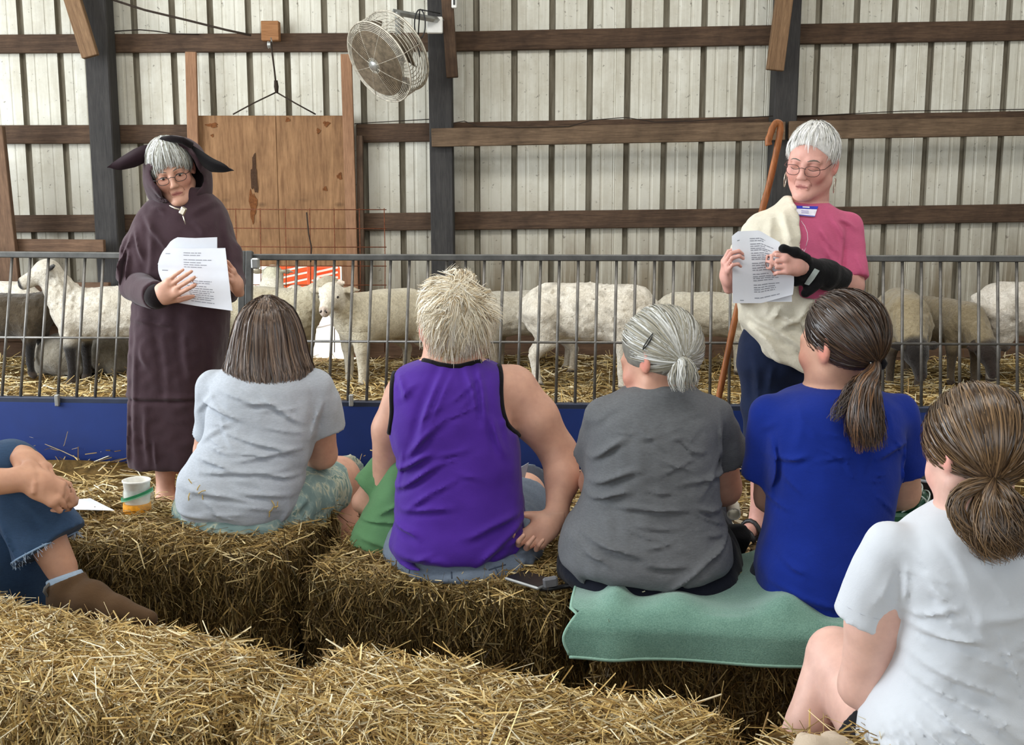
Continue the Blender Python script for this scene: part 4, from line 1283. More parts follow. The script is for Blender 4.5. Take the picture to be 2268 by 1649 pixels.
class LoftHair:
    """hair hanging all round a head, its outline given as loft sections"""
    def __init__(s, sec):
        S = np.array(sorted(sec, key=lambda q: -q[0]), float); s.z = S[:, 0]
        s.fz = np.linspace(s.z[0], s.z[-1], 60); s.C = [np.interp(-s.fz, -s.z, S[:, j]) for j in range(1, 5)]
    def pt(s, phi, z, sc=1.0):
        cx, cy, rx, ry = [np.interp(-z, -s.fz, c) for c in s.C]
        return np.stack([cx + rx * sc * np.cos(phi), cy + ry * sc * np.sin(phi), z], -1), np.stack([np.cos(phi) / rx, np.sin(phi) / ry, 0 * phi], -1)

def tail_paths(guide, rad, n, m, seed, wave=0.003, freq=3.0):
    g = np.array(guide, float); r = np.random.default_rng(seed)
    L = np.concatenate([[0], np.cumsum(np.linalg.norm(np.diff(g, axis=0), axis=1))]); L /= L[-1]
    t = np.linspace(0, 1, m)
    c = np.stack([np.interp(t, L, g[:, i]) for i in range(3)], 1)
    for _ in range(2): c[1:-1] = (c[:-2] + 2 * c[1:-1] + c[2:]) / 4
    T = np.gradient(c, axis=0); T /= np.linalg.norm(T, axis=1, keepdims=True)
    A = np.cross(T, np.array([0.3, 1, 0.1])); A /= np.linalg.norm(A, axis=1, keepdims=True); B = np.cross(T, A)
    R_ = np.interp(t, np.linspace(0, 1, len(rad)), rad)
    ph = r.uniform(0, 6.283, n); q = np.sqrt(r.random(n))
    tw = r.normal(0, 0.3, n)
    ang = ph[:, None] + tw[:, None] * t[None]
    off = (q[:, None] * R_[None])[..., None] * (np.cos(ang)[..., None] * A[None] + np.sin(ang)[..., None] * B[None])
    wv = wave * np.sin(t[None] * freq * 6.283 + r.uniform(0, 6.283, (n, 1)))[..., None] * A[None] * t[None, :, None]
    p = c[None] + off + wv
    end = r.uniform(0.78, 1.0, n)
    p2 = np.empty_like(p)
    for i in range(n):
        tt = t * end[i]
        for j in range(3): p2[i, :, j] = np.interp(tt, t, p[i, :, j])
    return p2, off + 1e-5 * B[None], ph
# ---------------------------------------------------------------- the people
SKIN = lin((214, 168, 146)); SKIN_PALE = lin((228, 188, 174)); LIP = lin((186, 122, 114)); CHEEK = lin((226, 140, 126)); SKIN_TAN = lin((206, 158, 130))
H_BROWN = [(92, 74, 62), (70, 55, 47), (118, 98, 84), (58, 46, 40), (140, 118, 100)]
H_DARK = [(58, 45, 38), (46, 36, 31), (70, 54, 44), (84, 63, 47)]
H_GIRL = [(92, 72, 52), (78, 60, 44), (108, 84, 60), (66, 50, 38), (134, 106, 76)]
H_BLOND = [(236, 226, 204), (220, 206, 176), (244, 240, 228), (196, 176, 142), (168, 148, 118), (240, 232, 212)]
H_GREY = [(192, 192, 186), (172, 170, 160), (212, 213, 210), (146, 142, 128), (160, 155, 138)]
H_WHITE = [(238, 238, 236), (226, 226, 222), (246, 246, 246), (214, 213, 206)]
H_SILVER = [(206, 208, 204), (178, 180, 172), (226, 230, 230), (150, 148, 136), (120, 116, 104)]
MAT['hair'] = m_hair('hair_strands')
MAT['hair_soft'] = m_hair('hair_soft', 0.6, 0.3)
def hair_base(rgb): return m_plain('hair_mass', rgb, 0.7, 0, 0.2, 0.25, 40)
brow = {k: m_plain('brow_' + k, c, 0.8, 0, 0.1) for k, c in (('grey', (120, 112, 104)), ('dark', (70, 56, 48)))}

def inner(rows, g=-0.016): return secs(rows, g)

# ======== person in the light grey tee, brown bob, seated on the left bale
def person_bob():
    root = empty('person', P(540, 1188, 3.12), 'seated person with a brown bob, light grey tee and pale green shorts', 'person')
    Yc = 3.16
    rows = [(1132, 412, 652, 3.12, .160), (1105, 400, 665, 3.12, .166), (1060, 397, 674, 3.13, .165), (1010, 424, 686, 3.15, .155), (960, 456, 698, 3.17, .145),
            (905, 462, 706, 3.19, .14), (855, 466, 706, 3.20, .13), (825, 484, 694, 3.21, .115), (803, 524, 668, 3.22, .09), (786, 562, 640, 3.22, .065)]
    b = Shape().loft(inner(rows), k=0)
    hc = P(594, 768, 3.23); R = frame((0.05, 1, -0.22)); T = head(b, hc, R, 1.0)
    b.chain([P(598, 785, 3.23), P(600, 825, 3.22)], [.052, .06], 0.02)
    rs, re, rh = P(700, 858, 3.20), P(714, 1005, 3.30), P(640, 1010, 3.56)
    b.chain([rs, re, rh], [.052, .044, .030], 0.015)
    ls, le, lh = P(478, 862, 3.21), P(462, 1000, 3.34), P(570, 1015, 3.56)
    b.chain([ls, le, lh], [.052, .044, .030], 0.015)
    hand(b, rh, lh - rh, (0, -0.3, -1), 1, 0.95); hand(b, lh, rh - lh + np.array([0, .02, .03]), (0, -0.3, -1), -1, 0.95)
    kR, aR = P(750, 1058, 3.52), P(757, 1300, 3.50)
    kL, aL = P(470, 1070, 3.55), P(470, 1300, 3.55)
    hR, hL = P(628, 1135, 3.16), P(468, 1135, 3.16)
    for h_, k_, a_ in ((hR, kR, aR), (hL, kL, aL)):
        b.chain([h_, k_], [.095, .070], 0.02); b.chain([k_, k_ * .6 + a_ * .4 + np.array([0, -.02, 0]), a_], [.062, .060, .036], 0.02)
        f = np.array([a_[0], a_[1] + .02, 0.035]); b.chain([a_, f, f + np.array([0.02, .15, -.005])], [.038, .04, .03], 0.02)
    b.build('body', MAT['skin'], root, 0.009, [(hc - .15, hc + .15, .006)], col=lambda V: face_col(V, hc, R, 1, SKIN, LIP, CHEEK))
    sh = Shape(); sleeve(sh, rs, P(722, 950, 3.245), .056, .064); sleeve(sh, ls, P(472, 955, 3.30), .056, .062)
    sh.loft(secs(rows), k=.025)
    sh.ell(P(600, 790, 3.21), (.056, .05, .02), None, .01, 'sub')
    F = Folds(3.2, -1, .0016, 3, (4, 4, 12)).add((458, 880, 560, 905, 5, .006), (500, 850, 640, 880, 6, .004), (600, 860, 690, 920, 6, .006), (520, 930, 690, 975, 5, .006), (470, 985, 560, 1000, 5, .007), (560, 985, 685, 970, 5, .006),
        (480, 1010, 660, 1005, 6, .007), (450, 1040, 600, 1060, 6, .006), (420, 1090, 560, 1100, 6, .005), (610, 1010, 680, 1025, 5, .007), (560, 1040, 670, 1062, 6, .006), (640, 1130, 670, 1090, 8, .006), (700, 960, 720, 880, 4, .006), (430, 1125, 620, 1140, 3, .003)).auto(22, 440, 680, 850, 1110, .1, .35, 1)
    sh.disp = F
    sh.build('tee_shirt', m_fabric('light_grey_jersey', (176, 182, 190), .06, .10, bump=.15), root, .006, smooth=1)
    so = Shape().loft(secs([(1172, 448, 632, 3.12, .14), (1160, 420, 650, 3.12, .165), (1132, 406, 662, 3.13, .168), (1100, 410, 668, 3.15, .165)], .004), k=0)
    for h_, k_ in ((hR, kR), (hL, kL)):
        e = h_ + (k_ - h_) * .80
        so.cap(h_, e + (k_ - h_) * .3, .108, .082, .03); so.plane(e, k_ - h_, lo=e - .11, hi=e + .16)
    so.disp = Folds(3.12, -1, .0025, 8, (8, 8, 8)).add((700, 1075, 740, 1150, 6, .006), (725, 1060, 765, 1120, 5, .005), (660, 1120, 690, 1100, 6, .006))
    t = NT('patterned_cotton'); v = t.coord(); vo = t.noise(v, 16, 3, .6, 1.5)
    t.base(t.ramp(vo, [(.42, lin((128, 152, 150))), (.50, lin((150, 170, 164))), (.56, lin((196, 200, 178))), (.62, lin((112, 140, 136)))]), .9, 0, .15); t.bump(t.noise(v, 50, 3), .15, .005)
    so.build('shorts', t.m, root, .0085)
    # hair
    sec = [(P(592, 653, 3.20)[2], P(592, 653, 3.20)[0], 3.20, .012, .012)] + secs([(662, 562, 622, 3.20, .050), (680, 540, 646, 3.20, .085), (705, 526, 660, 3.205, .105), (740, 516, 672, 3.21, .115), (775, 508, 680, 3.21, .115), (800, 502, 688, 3.205, .112), (815, 498, 694, 3.20, .110), (838, 512, 684, 3.19, .10)])
    hb = Shape().loft([(z, cx, cy, rx * .93, ry * .93) for z, cx, cy, rx, ry in sec], n=2.2, cut=.01)
    hb.cap(hc + R @ np.array([0, .10, .0]), hc + R @ np.array([0, .12, -.12]), .07, .07, .015, None, 'sub')
    hb.build('hair', hair_base((58, 46, 40)), root, .008)
    LH = LoftHair(sec); n, m = 3000, 12; r = np.random.default_rng(21)
    phi = r.uniform(math.pi * .97, math.pi * 2.06, n); phi = np.where(r.random(n) < .15, r.uniform(0.25, math.pi * .97, n), phi)
    phi = phi + .035 * np.sin(phi * 23) + .02 * np.sin(phi * 41)
    z0 = sec[0][0]; zb = sec[-1][0]
    zs = z0 - (z0 - zb) * r.random(n) ** 2.0 * .45; ze = zb + r.normal(0, .012, n) - .004 + .010 * np.sin(phi * 17) + .006 * np.sin(phi * 37)
    t_ = np.linspace(0, 1, m)[None]; Z = zs[:, None] + (ze - zs)[:, None] * (t_ ** 1.1)
    ph = phi[:, None] + .05 * np.sin(t_ * 4 + phi[:, None] * 31) * t_ + r.normal(0, .05, (n, 1)) * t_
    sc = r.uniform(.955, 1.03, n)[:, None] + .10 * np.maximum(t_ - .82, 0) * r.uniform(-1.5, 3.6, n)[:, None]
    pts, out = LH.pt(ph, Z, sc); part = np.zeros_like(pts)
    pts[..., 2] = np.minimum(pts[..., 2], z0 + .002)
    ribbons('hair_strands', pts, out, r.uniform(.0025, .0065, n), hair_cols(n, H_BROWN, 4, phi, .12), MAT['hair'], root, seed=2)
    # straw bits stuck on the shirt
    bv = bvh_of([o for o in root.children if o.name.startswith('tee_shirt')][0])
    mb = MB()
    for (x, y, a) in ((440, 1082, 1.1), (448, 1090, .4), (424, 1068, 2.2), (450, 1098, 1.6), (600, 1128, .9), (607, 1122, .2), (612, 1118, 1.3), (604, 1115, 2.0), (596, 1135, 1.5), (420, 1100, 1.4)):
        p, nn = onto(bv, x, y, .002)
        if p is None: continue
        mb.tube([p + np.array([math.cos(a), 0, math.sin(a)]) * -.011, p + nn * .003, p + np.array([math.cos(a), 0, math.sin(a)]) * .011], .0015, 4)
    mb.build('clinging_straw', m_plain('straw_bits', (196, 168, 104), .8), root)
    return root
person_bob()

# ======== person in the purple sleeveless top, shaggy blonde hair
def person_purple():
    root = empty('person', P(1010, 1298, 2.82), 'seated person with shaggy blonde hair and a purple sleeveless top', 'person')
    rows = [(1217, 874, 1130, 2.84, .160), (1190, 862, 1157, 2.85, .166), (1130, 876, 1161, 2.86, .152), (1080, 878, 1157, 2.87, .146), (1030, 880, 1155, 2.88, .142), (985, 870, 1152, 2.89, .142),
            (930, 859, 1142, 2.90, .138), (880, 860, 1132, 2.91, .130), (842, 866, 1128, 2.92, .114), (816, 884, 1118, 2.93, .092), (797, 926, 1084, 2.93, .068)]
    b = Shape().loft(inner(rows, -.014), k=0)
    hc = P(1003, 730, 2.94); R = frame((0.12, 1, -0.12)); T = head(b, hc, R, 1.03)
    b.chain([P(1000, 745, 2.945), P(1000, 810, 2.94)], [.058, .068], .03)
    b.cap(P(930, 858, 2.94), P(1085, 858, 2.94), .045, .045, .05)
    S, U, E, Fm, W = P(1134, 864, 2.95), P(1185, 925, 2.95), P(1238, 1002, 2.96), P(1246, 1062, 2.91), P(1231, 1136, 2.85)
    b.cap(P(1090, 868, 2.93), S, .055, .064, .03); b.chain([S, U, E, Fm, W], [.066, .062, .049, .045, .029], .02)
    b.cap(E, E + np.array([.012, -.02, -.02]), .036, .03, .02)
    hand(b, P(1229, 1148, 2.84), P(1186, 1188, 2.81) - P(1229, 1148, 2.84), (-.30, -.90, .25), -1, .98, (.62, .80, .90, 1.0), .05, (.85, .15))
    S2, E2, W2 = P(893, 872, 2.95), P(860, 1070, 3.02), P(935, 1095, 3.22)
    b.chain([S2, P(866, 950, 2.98), E2, W2], [.050, .050, .045, .032], .02)
    hand(b, W2, (1, .4, .1), (0, -.5, -.8), 1, .95)
    kR, kL = P(1160, 1094, 3.28), P(965, 1090, 3.30); hR, hL = P(1105, 1230, 2.90), P(945, 1230, 2.90)
    for h_, k_ in ((hR, kR), (hL, kL)):
        a_ = k_ + np.array([0, .05, -k_[2] + .08])
        b.chain([h_, k_], [.10, .064], .02); b.chain([k_, k_ * .6 + a_ * .4, a_], [.06, .058, .036], .02)
        f = np.array([a_[0], a_[1] + .02, .035]); b.chain([a_, f, f + np.array([0, .15, -.004])], [.038, .04, .03], .02)
    hw = P(1205, 1165, 2.82)
    body = b.build('body', MAT['skin'], root, .0105, [(hw + np.array([-.085, -.09, -.085]), hw + np.array([.055, .07, .035]), .0035)], col=lambda V: face_col(V, hc, R, 1.03, SKIN, LIP, CHEEK))
    sh = Shape().loft(secs(rows), k=0)
    sh.ell(P(1003, 792, 2.93), (.066, .075, .030), None, .012, 'sub')
    for cx, cy, w in ((1149, 868, 1), (838, 880, -1)):
        c = P(cx, cy, 2.93); sh.ell(c, (.052, .2, .105), frame((0, 1, 0), (w * .08, 0, 1)), .012, 'sub')
    sh.disp = Folds(2.9, -1, .0015, 13, (4, 4, 9)).add((985, 810, 930, 960, 9, .008), (1010, 815, 950, 930, 7, .006), (1035, 805, 1060, 900, 8, .007), (1058, 800, 1082, 930, 8, .009), (1085, 905, 1120, 985, 8, .008), (905, 990, 990, 905, 8, .008),
        (880, 1020, 960, 980, 8, .010), (880, 1060, 980, 1000, 7, .009), (880, 1120, 940, 1145, 7, .009), (900, 1095, 1010, 1085, 7, .006), (890, 1180, 1000, 1190, 8, .006), (1040, 1140, 1150, 1105, 8, .007), (1060, 1200, 1160, 1120, 8, .008), (1100, 1225, 1160, 1170, 6, .007), (885, 815, 905, 870, 7, .006), (870, 1190, 960, 1215, 8, .006)).auto(16, 880, 1150, 840, 1200, -.5, .5, 2)
    pm = m_fabric('purple_jersey', (74, 38, 142), .10, 0, .8, .12, 200, .1)
    shirt = sh.build('sleeveless_top', pm, root, .006, smooth=1)
    blk = m_fabric('black_binding', (20, 18, 22), .1)
    bv = bvh_of(shirt)
    bva = bvh_of(shirt, body); bvb = bvh_of(body)
    def edge_trim(starts, dx, dy, lim, r=.0072):
        px = []
        for (x, y) in starts:             # walk outward over the cloth to its rim
            last = None
            for _ in range(lim):
                hs, hb_ = onto(bv, x, y, 0)[0], onto(bvb, x, y, 0)[0]
                if hs is None or (hb_ is not None and np.linalg.norm(hb_ - _C) < np.linalg.norm(hs - _C)): break
                last = (x, y); x += dx; y += dy
            if last is not None: px.append(last)
        px = np.array(px, float)
        for _ in range(3): px[1:-1] = (px[:-2] + 2 * px[1:-1] + px[2:]) / 4
        pts = [onto(bva, q[0], q[1], .0015)[0] for q in px]; pts = np.array([p for p in pts if p is not None])
        for _ in range(4): pts[1:-1] = (pts[:-2] + 2 * pts[1:-1] + pts[2:]) / 4
        MB().tube(pts, r, 7).build('binding', blk, root, True)
    edge_trim([(1040, y) for y in range(803, 968, 7)], 1.5, 0, 130); edge_trim([(960, y) for y in range(826, 966, 7)], -1.5, 0, 130)
    edge_trim([(x, 840) for x in range(938, 1066, 6)], 0, -1.2, 80)
    so = Shape().loft(secs([(1254, 905, 1122, 2.84, .135), (1246, 880, 1160, 2.845, .165), (1228, 868, 1190, 2.86, .178), (1205, 868, 1198, 2.88, .18), (1175, 880, 1165, 2.9, .15)], .0), k=0)
    for h_, k_ in ((hR, kR), (hL, kL)):
        e = h_ + (k_ - h_) * .80
        so.cap(h_, e + (k_ - h_) * .3, .118, .088, .03); so.plane(e, k_ - h_, lo=e - .12, hi=e + .16)
    so.disp = Folds(2.86, -1, .0022, 18, (7, 7, 7)).add((1120, 1255, 1180, 1190, 6, .006), (1150, 1270, 1195, 1205, 6, .006), (1100, 1285, 1150, 1262, 5, .004))
    dm = m_fabric('grey_denim', (112, 124, 140), .14, .14, bump=.2, scale=500)
    sho = so.build('denim_shorts', dm, root, .008)
    bv2 = bvh_of(sho); seam = m_plain('denim_seam', (70, 80, 96), .9, 0, .1)
    for pp in ([(1000, 1266), (1001, 1280), (1002, 1293)], [(908, 1258), (907, 1268), (906, 1280)], [(1096, 1255), (1103, 1272), (1110, 1288)], [(1120, 1250), (1100, 1256), (1082, 1262)]):
        pts = [onto(bv2, *q, .0003)[0] for q in pp]
        if all(p is not None for p in pts): MB().tube(pts, .0018, 5).build('seam', seam, sho, True)
    # shaggy hair
    c0 = P(1008, 694, 2.935); rad = np.array([.088, .105, .108])
    hb = Shape().ell(c0, rad * .93); hb.chain([P(1000, 730, 2.91), P(1003, 752, 2.90)], [.072, .052], .03)
    hb.cap(hc + R @ np.array([0, .11, .0]), hc + R @ np.array([0, .12, -.12]), .062, .06, .01, None, 'sub')
    hb.build('hair', hair_base((176, 156, 116)), root, .008)
    n, m = 5600, 12; r = np.random.default_rng(5); nc = 260
    crown = np.array([.14, -.60, .55]); crown /= np.linalg.norm(crown)
    ct = r.normal(size=(nc, 3)); ct /= np.linalg.norm(ct, axis=1, keepdims=True)
    ct[:, 1] = np.where(ct[:, 1] > .40, -ct[:, 1], ct[:, 1]); ct[:, 2] -= .45; ct /= np.linalg.norm(ct, axis=1, keepdims=True)
    cid = r.integers(0, nc, n)
    tip = ct[cid] + r.normal(0, .07, (n, 3)); tip /= np.linalg.norm(tip, axis=1, keepdims=True)
    d = slerp_paths(np.tile(crown, (n, 1)) + r.normal(0, .10, (n, 3)), tip, 24); d /= np.linalg.norm(d, axis=2, keepdims=True)
    cst = r.uniform(0, .5, nc); st = np.clip(cst[cid] + r.normal(0, .04, n), 0, .6); en = np.clip(st + r.uniform(.42, .70, n), 0, 1)
    ix = (st[:, None] + (en - st)[:, None] * np.linspace(0, 1, m)[None]) * 23
    i0 = np.floor(ix).astype(int); fr_ = (ix - i0)[..., None]; i1 = np.minimum(i0 + 1, 23)
    D = np.take_along_axis(d, i0[..., None].repeat(3, 2), 1) * (1 - fr_) + np.take_along_axis(d, i1[..., None].repeat(3, 2), 1) * fr_
    t_ = np.linspace(0, 1, m)[None, :, None]
    lay = (r.uniform(-.008, .014, nc))[cid][:, None, None] + r.normal(0, .002, (n, 1, 1)); fl = np.abs(r.normal(0, .012, nc))[cid][:, None, None] * t_ ** 2.5
    pts = c0 + D * (rad * .97 + lay + fl)
    low = np.maximum(-D[..., 2:3] - .15, 0); pts[..., 2:3] -= low * .036; pts[..., 1:2] += np.where(D[..., 1:2] < 0, 1, 0) * low * .025; pts[..., 0:1] -= (pts[..., 0:1] - c0[0]) * low * .08
    wv = (r.normal(size=(nc, 3)) * .011)[cid][:, None, :]; fq = r.uniform(4, 8, nc)[cid][:, None, None]; fp = r.uniform(0, 6.28, nc)[cid][:, None, None]
    pts += wv * np.sin(t_ * fq + fp) * (t_ + .1) + (r.normal(size=(n, 1, 3)) * .002) * t_
    ribbons('hair_strands', pts, D, r.uniform(.0013, .0038, n), hair_cols(n, H_BLOND, 14, r.uniform(0, 3, nc)[cid], .10), MAT['hair_soft'], root, seed=3, roll=.35)
    return root
person_purple()

# ======== person in the dark grey tee, grey hair tied low, head turned left
def ponytail_hair(root, c0, R, rad, tie, pal, base, n, seed, matname='hair', face_lim=.42, wid=(.002, .006), neck_lim=-.62):
    """hair swept over the skull to a tie; directions are in the head frame"""
    r = np.random.default_rng(seed)
    hb = Shape().ell(c0, rad, R)
    hb.cap(c0 + R @ np.array([0, rad[1] * 1.05, -rad[2] * .35]), c0 + R @ np.array([0, rad[1] * 1.05, -rad[2] * 1.4]), rad[0] * .86, rad[0] * .9, .012, None, 'sub')
    hb.plane(c0 + R @ np.array([0, 0, -rad[2] * .66]), R @ np.array([0, .50, -1.0]), k=.012)
    hb.build('hair', hair_base(base), root, .006)
    tie = np.array(tie, float); tie /= np.linalg.norm(tie)
    a = r.normal(size=(n * 6, 3)); a /= np.linalg.norm(a, axis=1, keepdims=True)
    ok = (a[:, 2] > neck_lim + .55 * a[:, 1]) & ~((a[:, 1] > face_lim) & (a[:, 2] < .55)) & ~((a[:, 1] > .12) & (a[:, 2] < -.22))
    a = a[ok][:n]; n = len(a)
    m = 9; D = slerp_paths(a, np.tile(tie, (n, 1)) + r.normal(0, .05, (n, 3)), m); D /= np.linalg.norm(D, axis=2, keepdims=True)
    off = r.uniform(-.001, .006, (n, 1, 1)) + .003 * np.sin(np.arctan2(a[:, 0], a[:, 2]) * 17)[:, None, None]
    q = D * (rad + off)
    pts = c0 + q @ R.T
    ribbons('hair_strands', pts, D @ R.T, r.uniform(*wid, n), hair_cols(n, pal, seed + 1, np.arctan2(a[:, 0], a[:, 2] - tie[2]) * 1.3), MAT[matname], root, seed=seed, roll=.25, taper=(.6, 1, .8))
    return c0 + (tie * rad) @ R.T

def person_grey():
    root = empty('person', P(1440, 1342, 2.66), 'seated person with grey tied-back hair and dark grey tee on the green towel', 'person')
    rows = [(1249, 1258, 1602, 2.66, .188), (1228, 1238, 1621, 2.66, .195), (1172, 1247, 1611, 2.67, .18), (1130, 1272, 1600, 2.68, .166), (1080, 1291, 1590, 2.69, .156), (1030, 1298, 1588, 2.70, .155), (980, 1301, 1592, 2.71, .15),
            (925, 1310, 1592, 2.72, .14), (890, 1338, 1576, 2.73, .12), (862, 1382, 1548, 2.735, .092), (838, 1428, 1520, 2.74, .062)]
    b = Shape().loft(inner(rows), k=0)
    hc = P(1460, 802, 2.74); R = frame((-0.72, 0.62, -0.32), (-.05, 0.2, 1)); T = head(b, hc, R, 1.0)
    b.chain([P(1462, 815, 2.745), P(1475, 862, 2.74)], [.056, .066], .03)
    rs, re, rh = P(1576, 928, 2.73), P(1603, 1080, 2.83), P(1520, 1120, 3.05)
    ls, le, lh = P(1342, 928, 2.73), P(1322, 1070, 2.86), P(1420, 1120, 3.05)
    b.chain([rs, re, rh], [.056, .046, .03], .015); b.chain([ls, le, lh], [.054, .046, .03], .015)
    hand(b, rh, lh - rh, (0, -.3, -1), 1, .95); hand(b, lh, rh - lh + np.array([0, .03, .03]), (0, -.3, -1), -1, .95)
    hR, hL = P(1545, 1262, 2.72), P(1335, 1262, 2.72); kR, kL = P(1560, 1165, 3.12), P(1360, 1160, 3.12)
    for h_, k_ in ((hR, kR), (hL, kL)):
        a_ = np.array([k_[0], k_[1] + .04, .08]); b.chain([h_, k_], [.10, .06], .02); b.chain([k_, a_], [.06, .036], .02)
        f = np.array([a_[0], a_[1] + .02, .035]); b.chain([a_, f, f + np.array([0, .15, -.004])], [.038, .04, .03], .02)
    b.build('body', MAT['skin'], root, .0125, [(hc - .135, hc + .135, .006)], col=lambda V: face_col(V, hc, R, 1, SKIN, LIP, CHEEK))
    sh = Shape(); sleeve(sh, rs, P(1613, 1012, 2.775), .056, .060); sleeve(sh, ls, P(1322, 1015, 2.80), .056, .060)
    sh.loft(secs(rows), k=.03)
    sh.ell(P(1474, 842, 2.735), (.058, .06, .022), None, .01, 'sub')
    sh.disp = Folds(2.7, -1, .0018, 23, (4, 4, 12)).add((1300, 1000, 1375, 950, 7, .008), (1305, 1045, 1400, 1010, 7, .010), (1300, 1075, 1380, 1055, 6, .009), (1350, 1085, 1510, 1088, 5, .008), (1520, 1090, 1585, 1100, 6, .008), (1280, 1140, 1420, 1180, 7, .008),
        (1400, 1185, 1490, 1192, 6, .007), (1440, 1245, 1580, 1160, 7, .010), (1545, 1180, 1600, 1150, 6, .008), (1285, 1170, 1330, 1190, 6, .009), (1590, 1040, 1590, 900, 5, .006), (1330, 1255, 1480, 1275, 8, .004), (1310, 925, 1370, 890, 8, .004), (1480, 1040, 1590, 1030, 6, .006), (1260, 1230, 1330, 1265, 7, .006)).auto(24, 1290, 1600, 900, 1240, .0, .4, 3)
    sh.build('tee_shirt', m_fabric('dark_heather_jersey', (98, 100, 103), .07, .16, bump=.15), root, .006, smooth=1)
    pn = Shape().loft(secs([(1296, 1295, 1590, 2.66, .16), (1282, 1256, 1618, 2.665, .188), (1252, 1241, 1630, 2.68, .198), (1222, 1252, 1618, 2.7, .18)]), k=0)
    for h_, k_ in ((hR, kR), (hL, kL)):
        pn.cap(h_, k_, .115, .078, .03); a_ = np.array([k_[0], k_[1] + .04, .12]); pn.cap(k_, a_, .074, .055, .02)
    pn.disp = Folds(2.68, -1, .002, 28)
    pn.build('dark_trousers', m_fabric('navy_black_cotton', (22, 25, 36), .1, bump=.15), root, .009)
    c0 = hc + R @ np.array([0, -.014, .034]); rad = np.array([.083, .105, .100])
    tie = R.T @ (P(1507, 796, 2.655) - c0) / rad
    tp = ponytail_hair(root, c0, R, rad, tie, H_GREY, (128, 126, 118), 3000, 31, 'hair_soft', .42, (.0014, .004), -.58)
    g = [tp, tp + np.array([.006, -.018, -.006]), P(1512, 832, 2.61), P(1516, 862, 2.615)]
    pts, out, ph = tail_paths(g, [.010, .028, .040, .030], 420, 9, 7, .004)
    ribbons('ponytail', pts, out, np.random.default_rng(1).uniform(.002, .005, 420), hair_cols(420, H_GREY, 3, ph), MAT['hair_soft'], root, seed=4)
    MB().tube([tp + np.array([.012 * math.cos(a), -.006, .012 * math.sin(a)]) for a in np.linspace(0, 6.283, 14)[:-1]], .004, 6, closed=True).build('hair_tie', m_fabric('grey_tie', (110, 104, 90)), root, True)
    # snap clip over the ear
    q = [(1448, 738), (1437, 752), (1427, 768), (1425, 775), (1434, 766), (1443, 752)]
    bv = bvh_of(*[o for o in root.children if o.name.split('.')[0] in ('hair', 'hair_strands')])
    pts = [onto(bv, x, y, .004)[0] for x, y in q]; pts = [p for p in pts if p is not None]
    MB().tube(pts, .0016, 6, closed=True).build('hair_clip', MAT['black_plastic'], root, True)
    return root
person_grey()

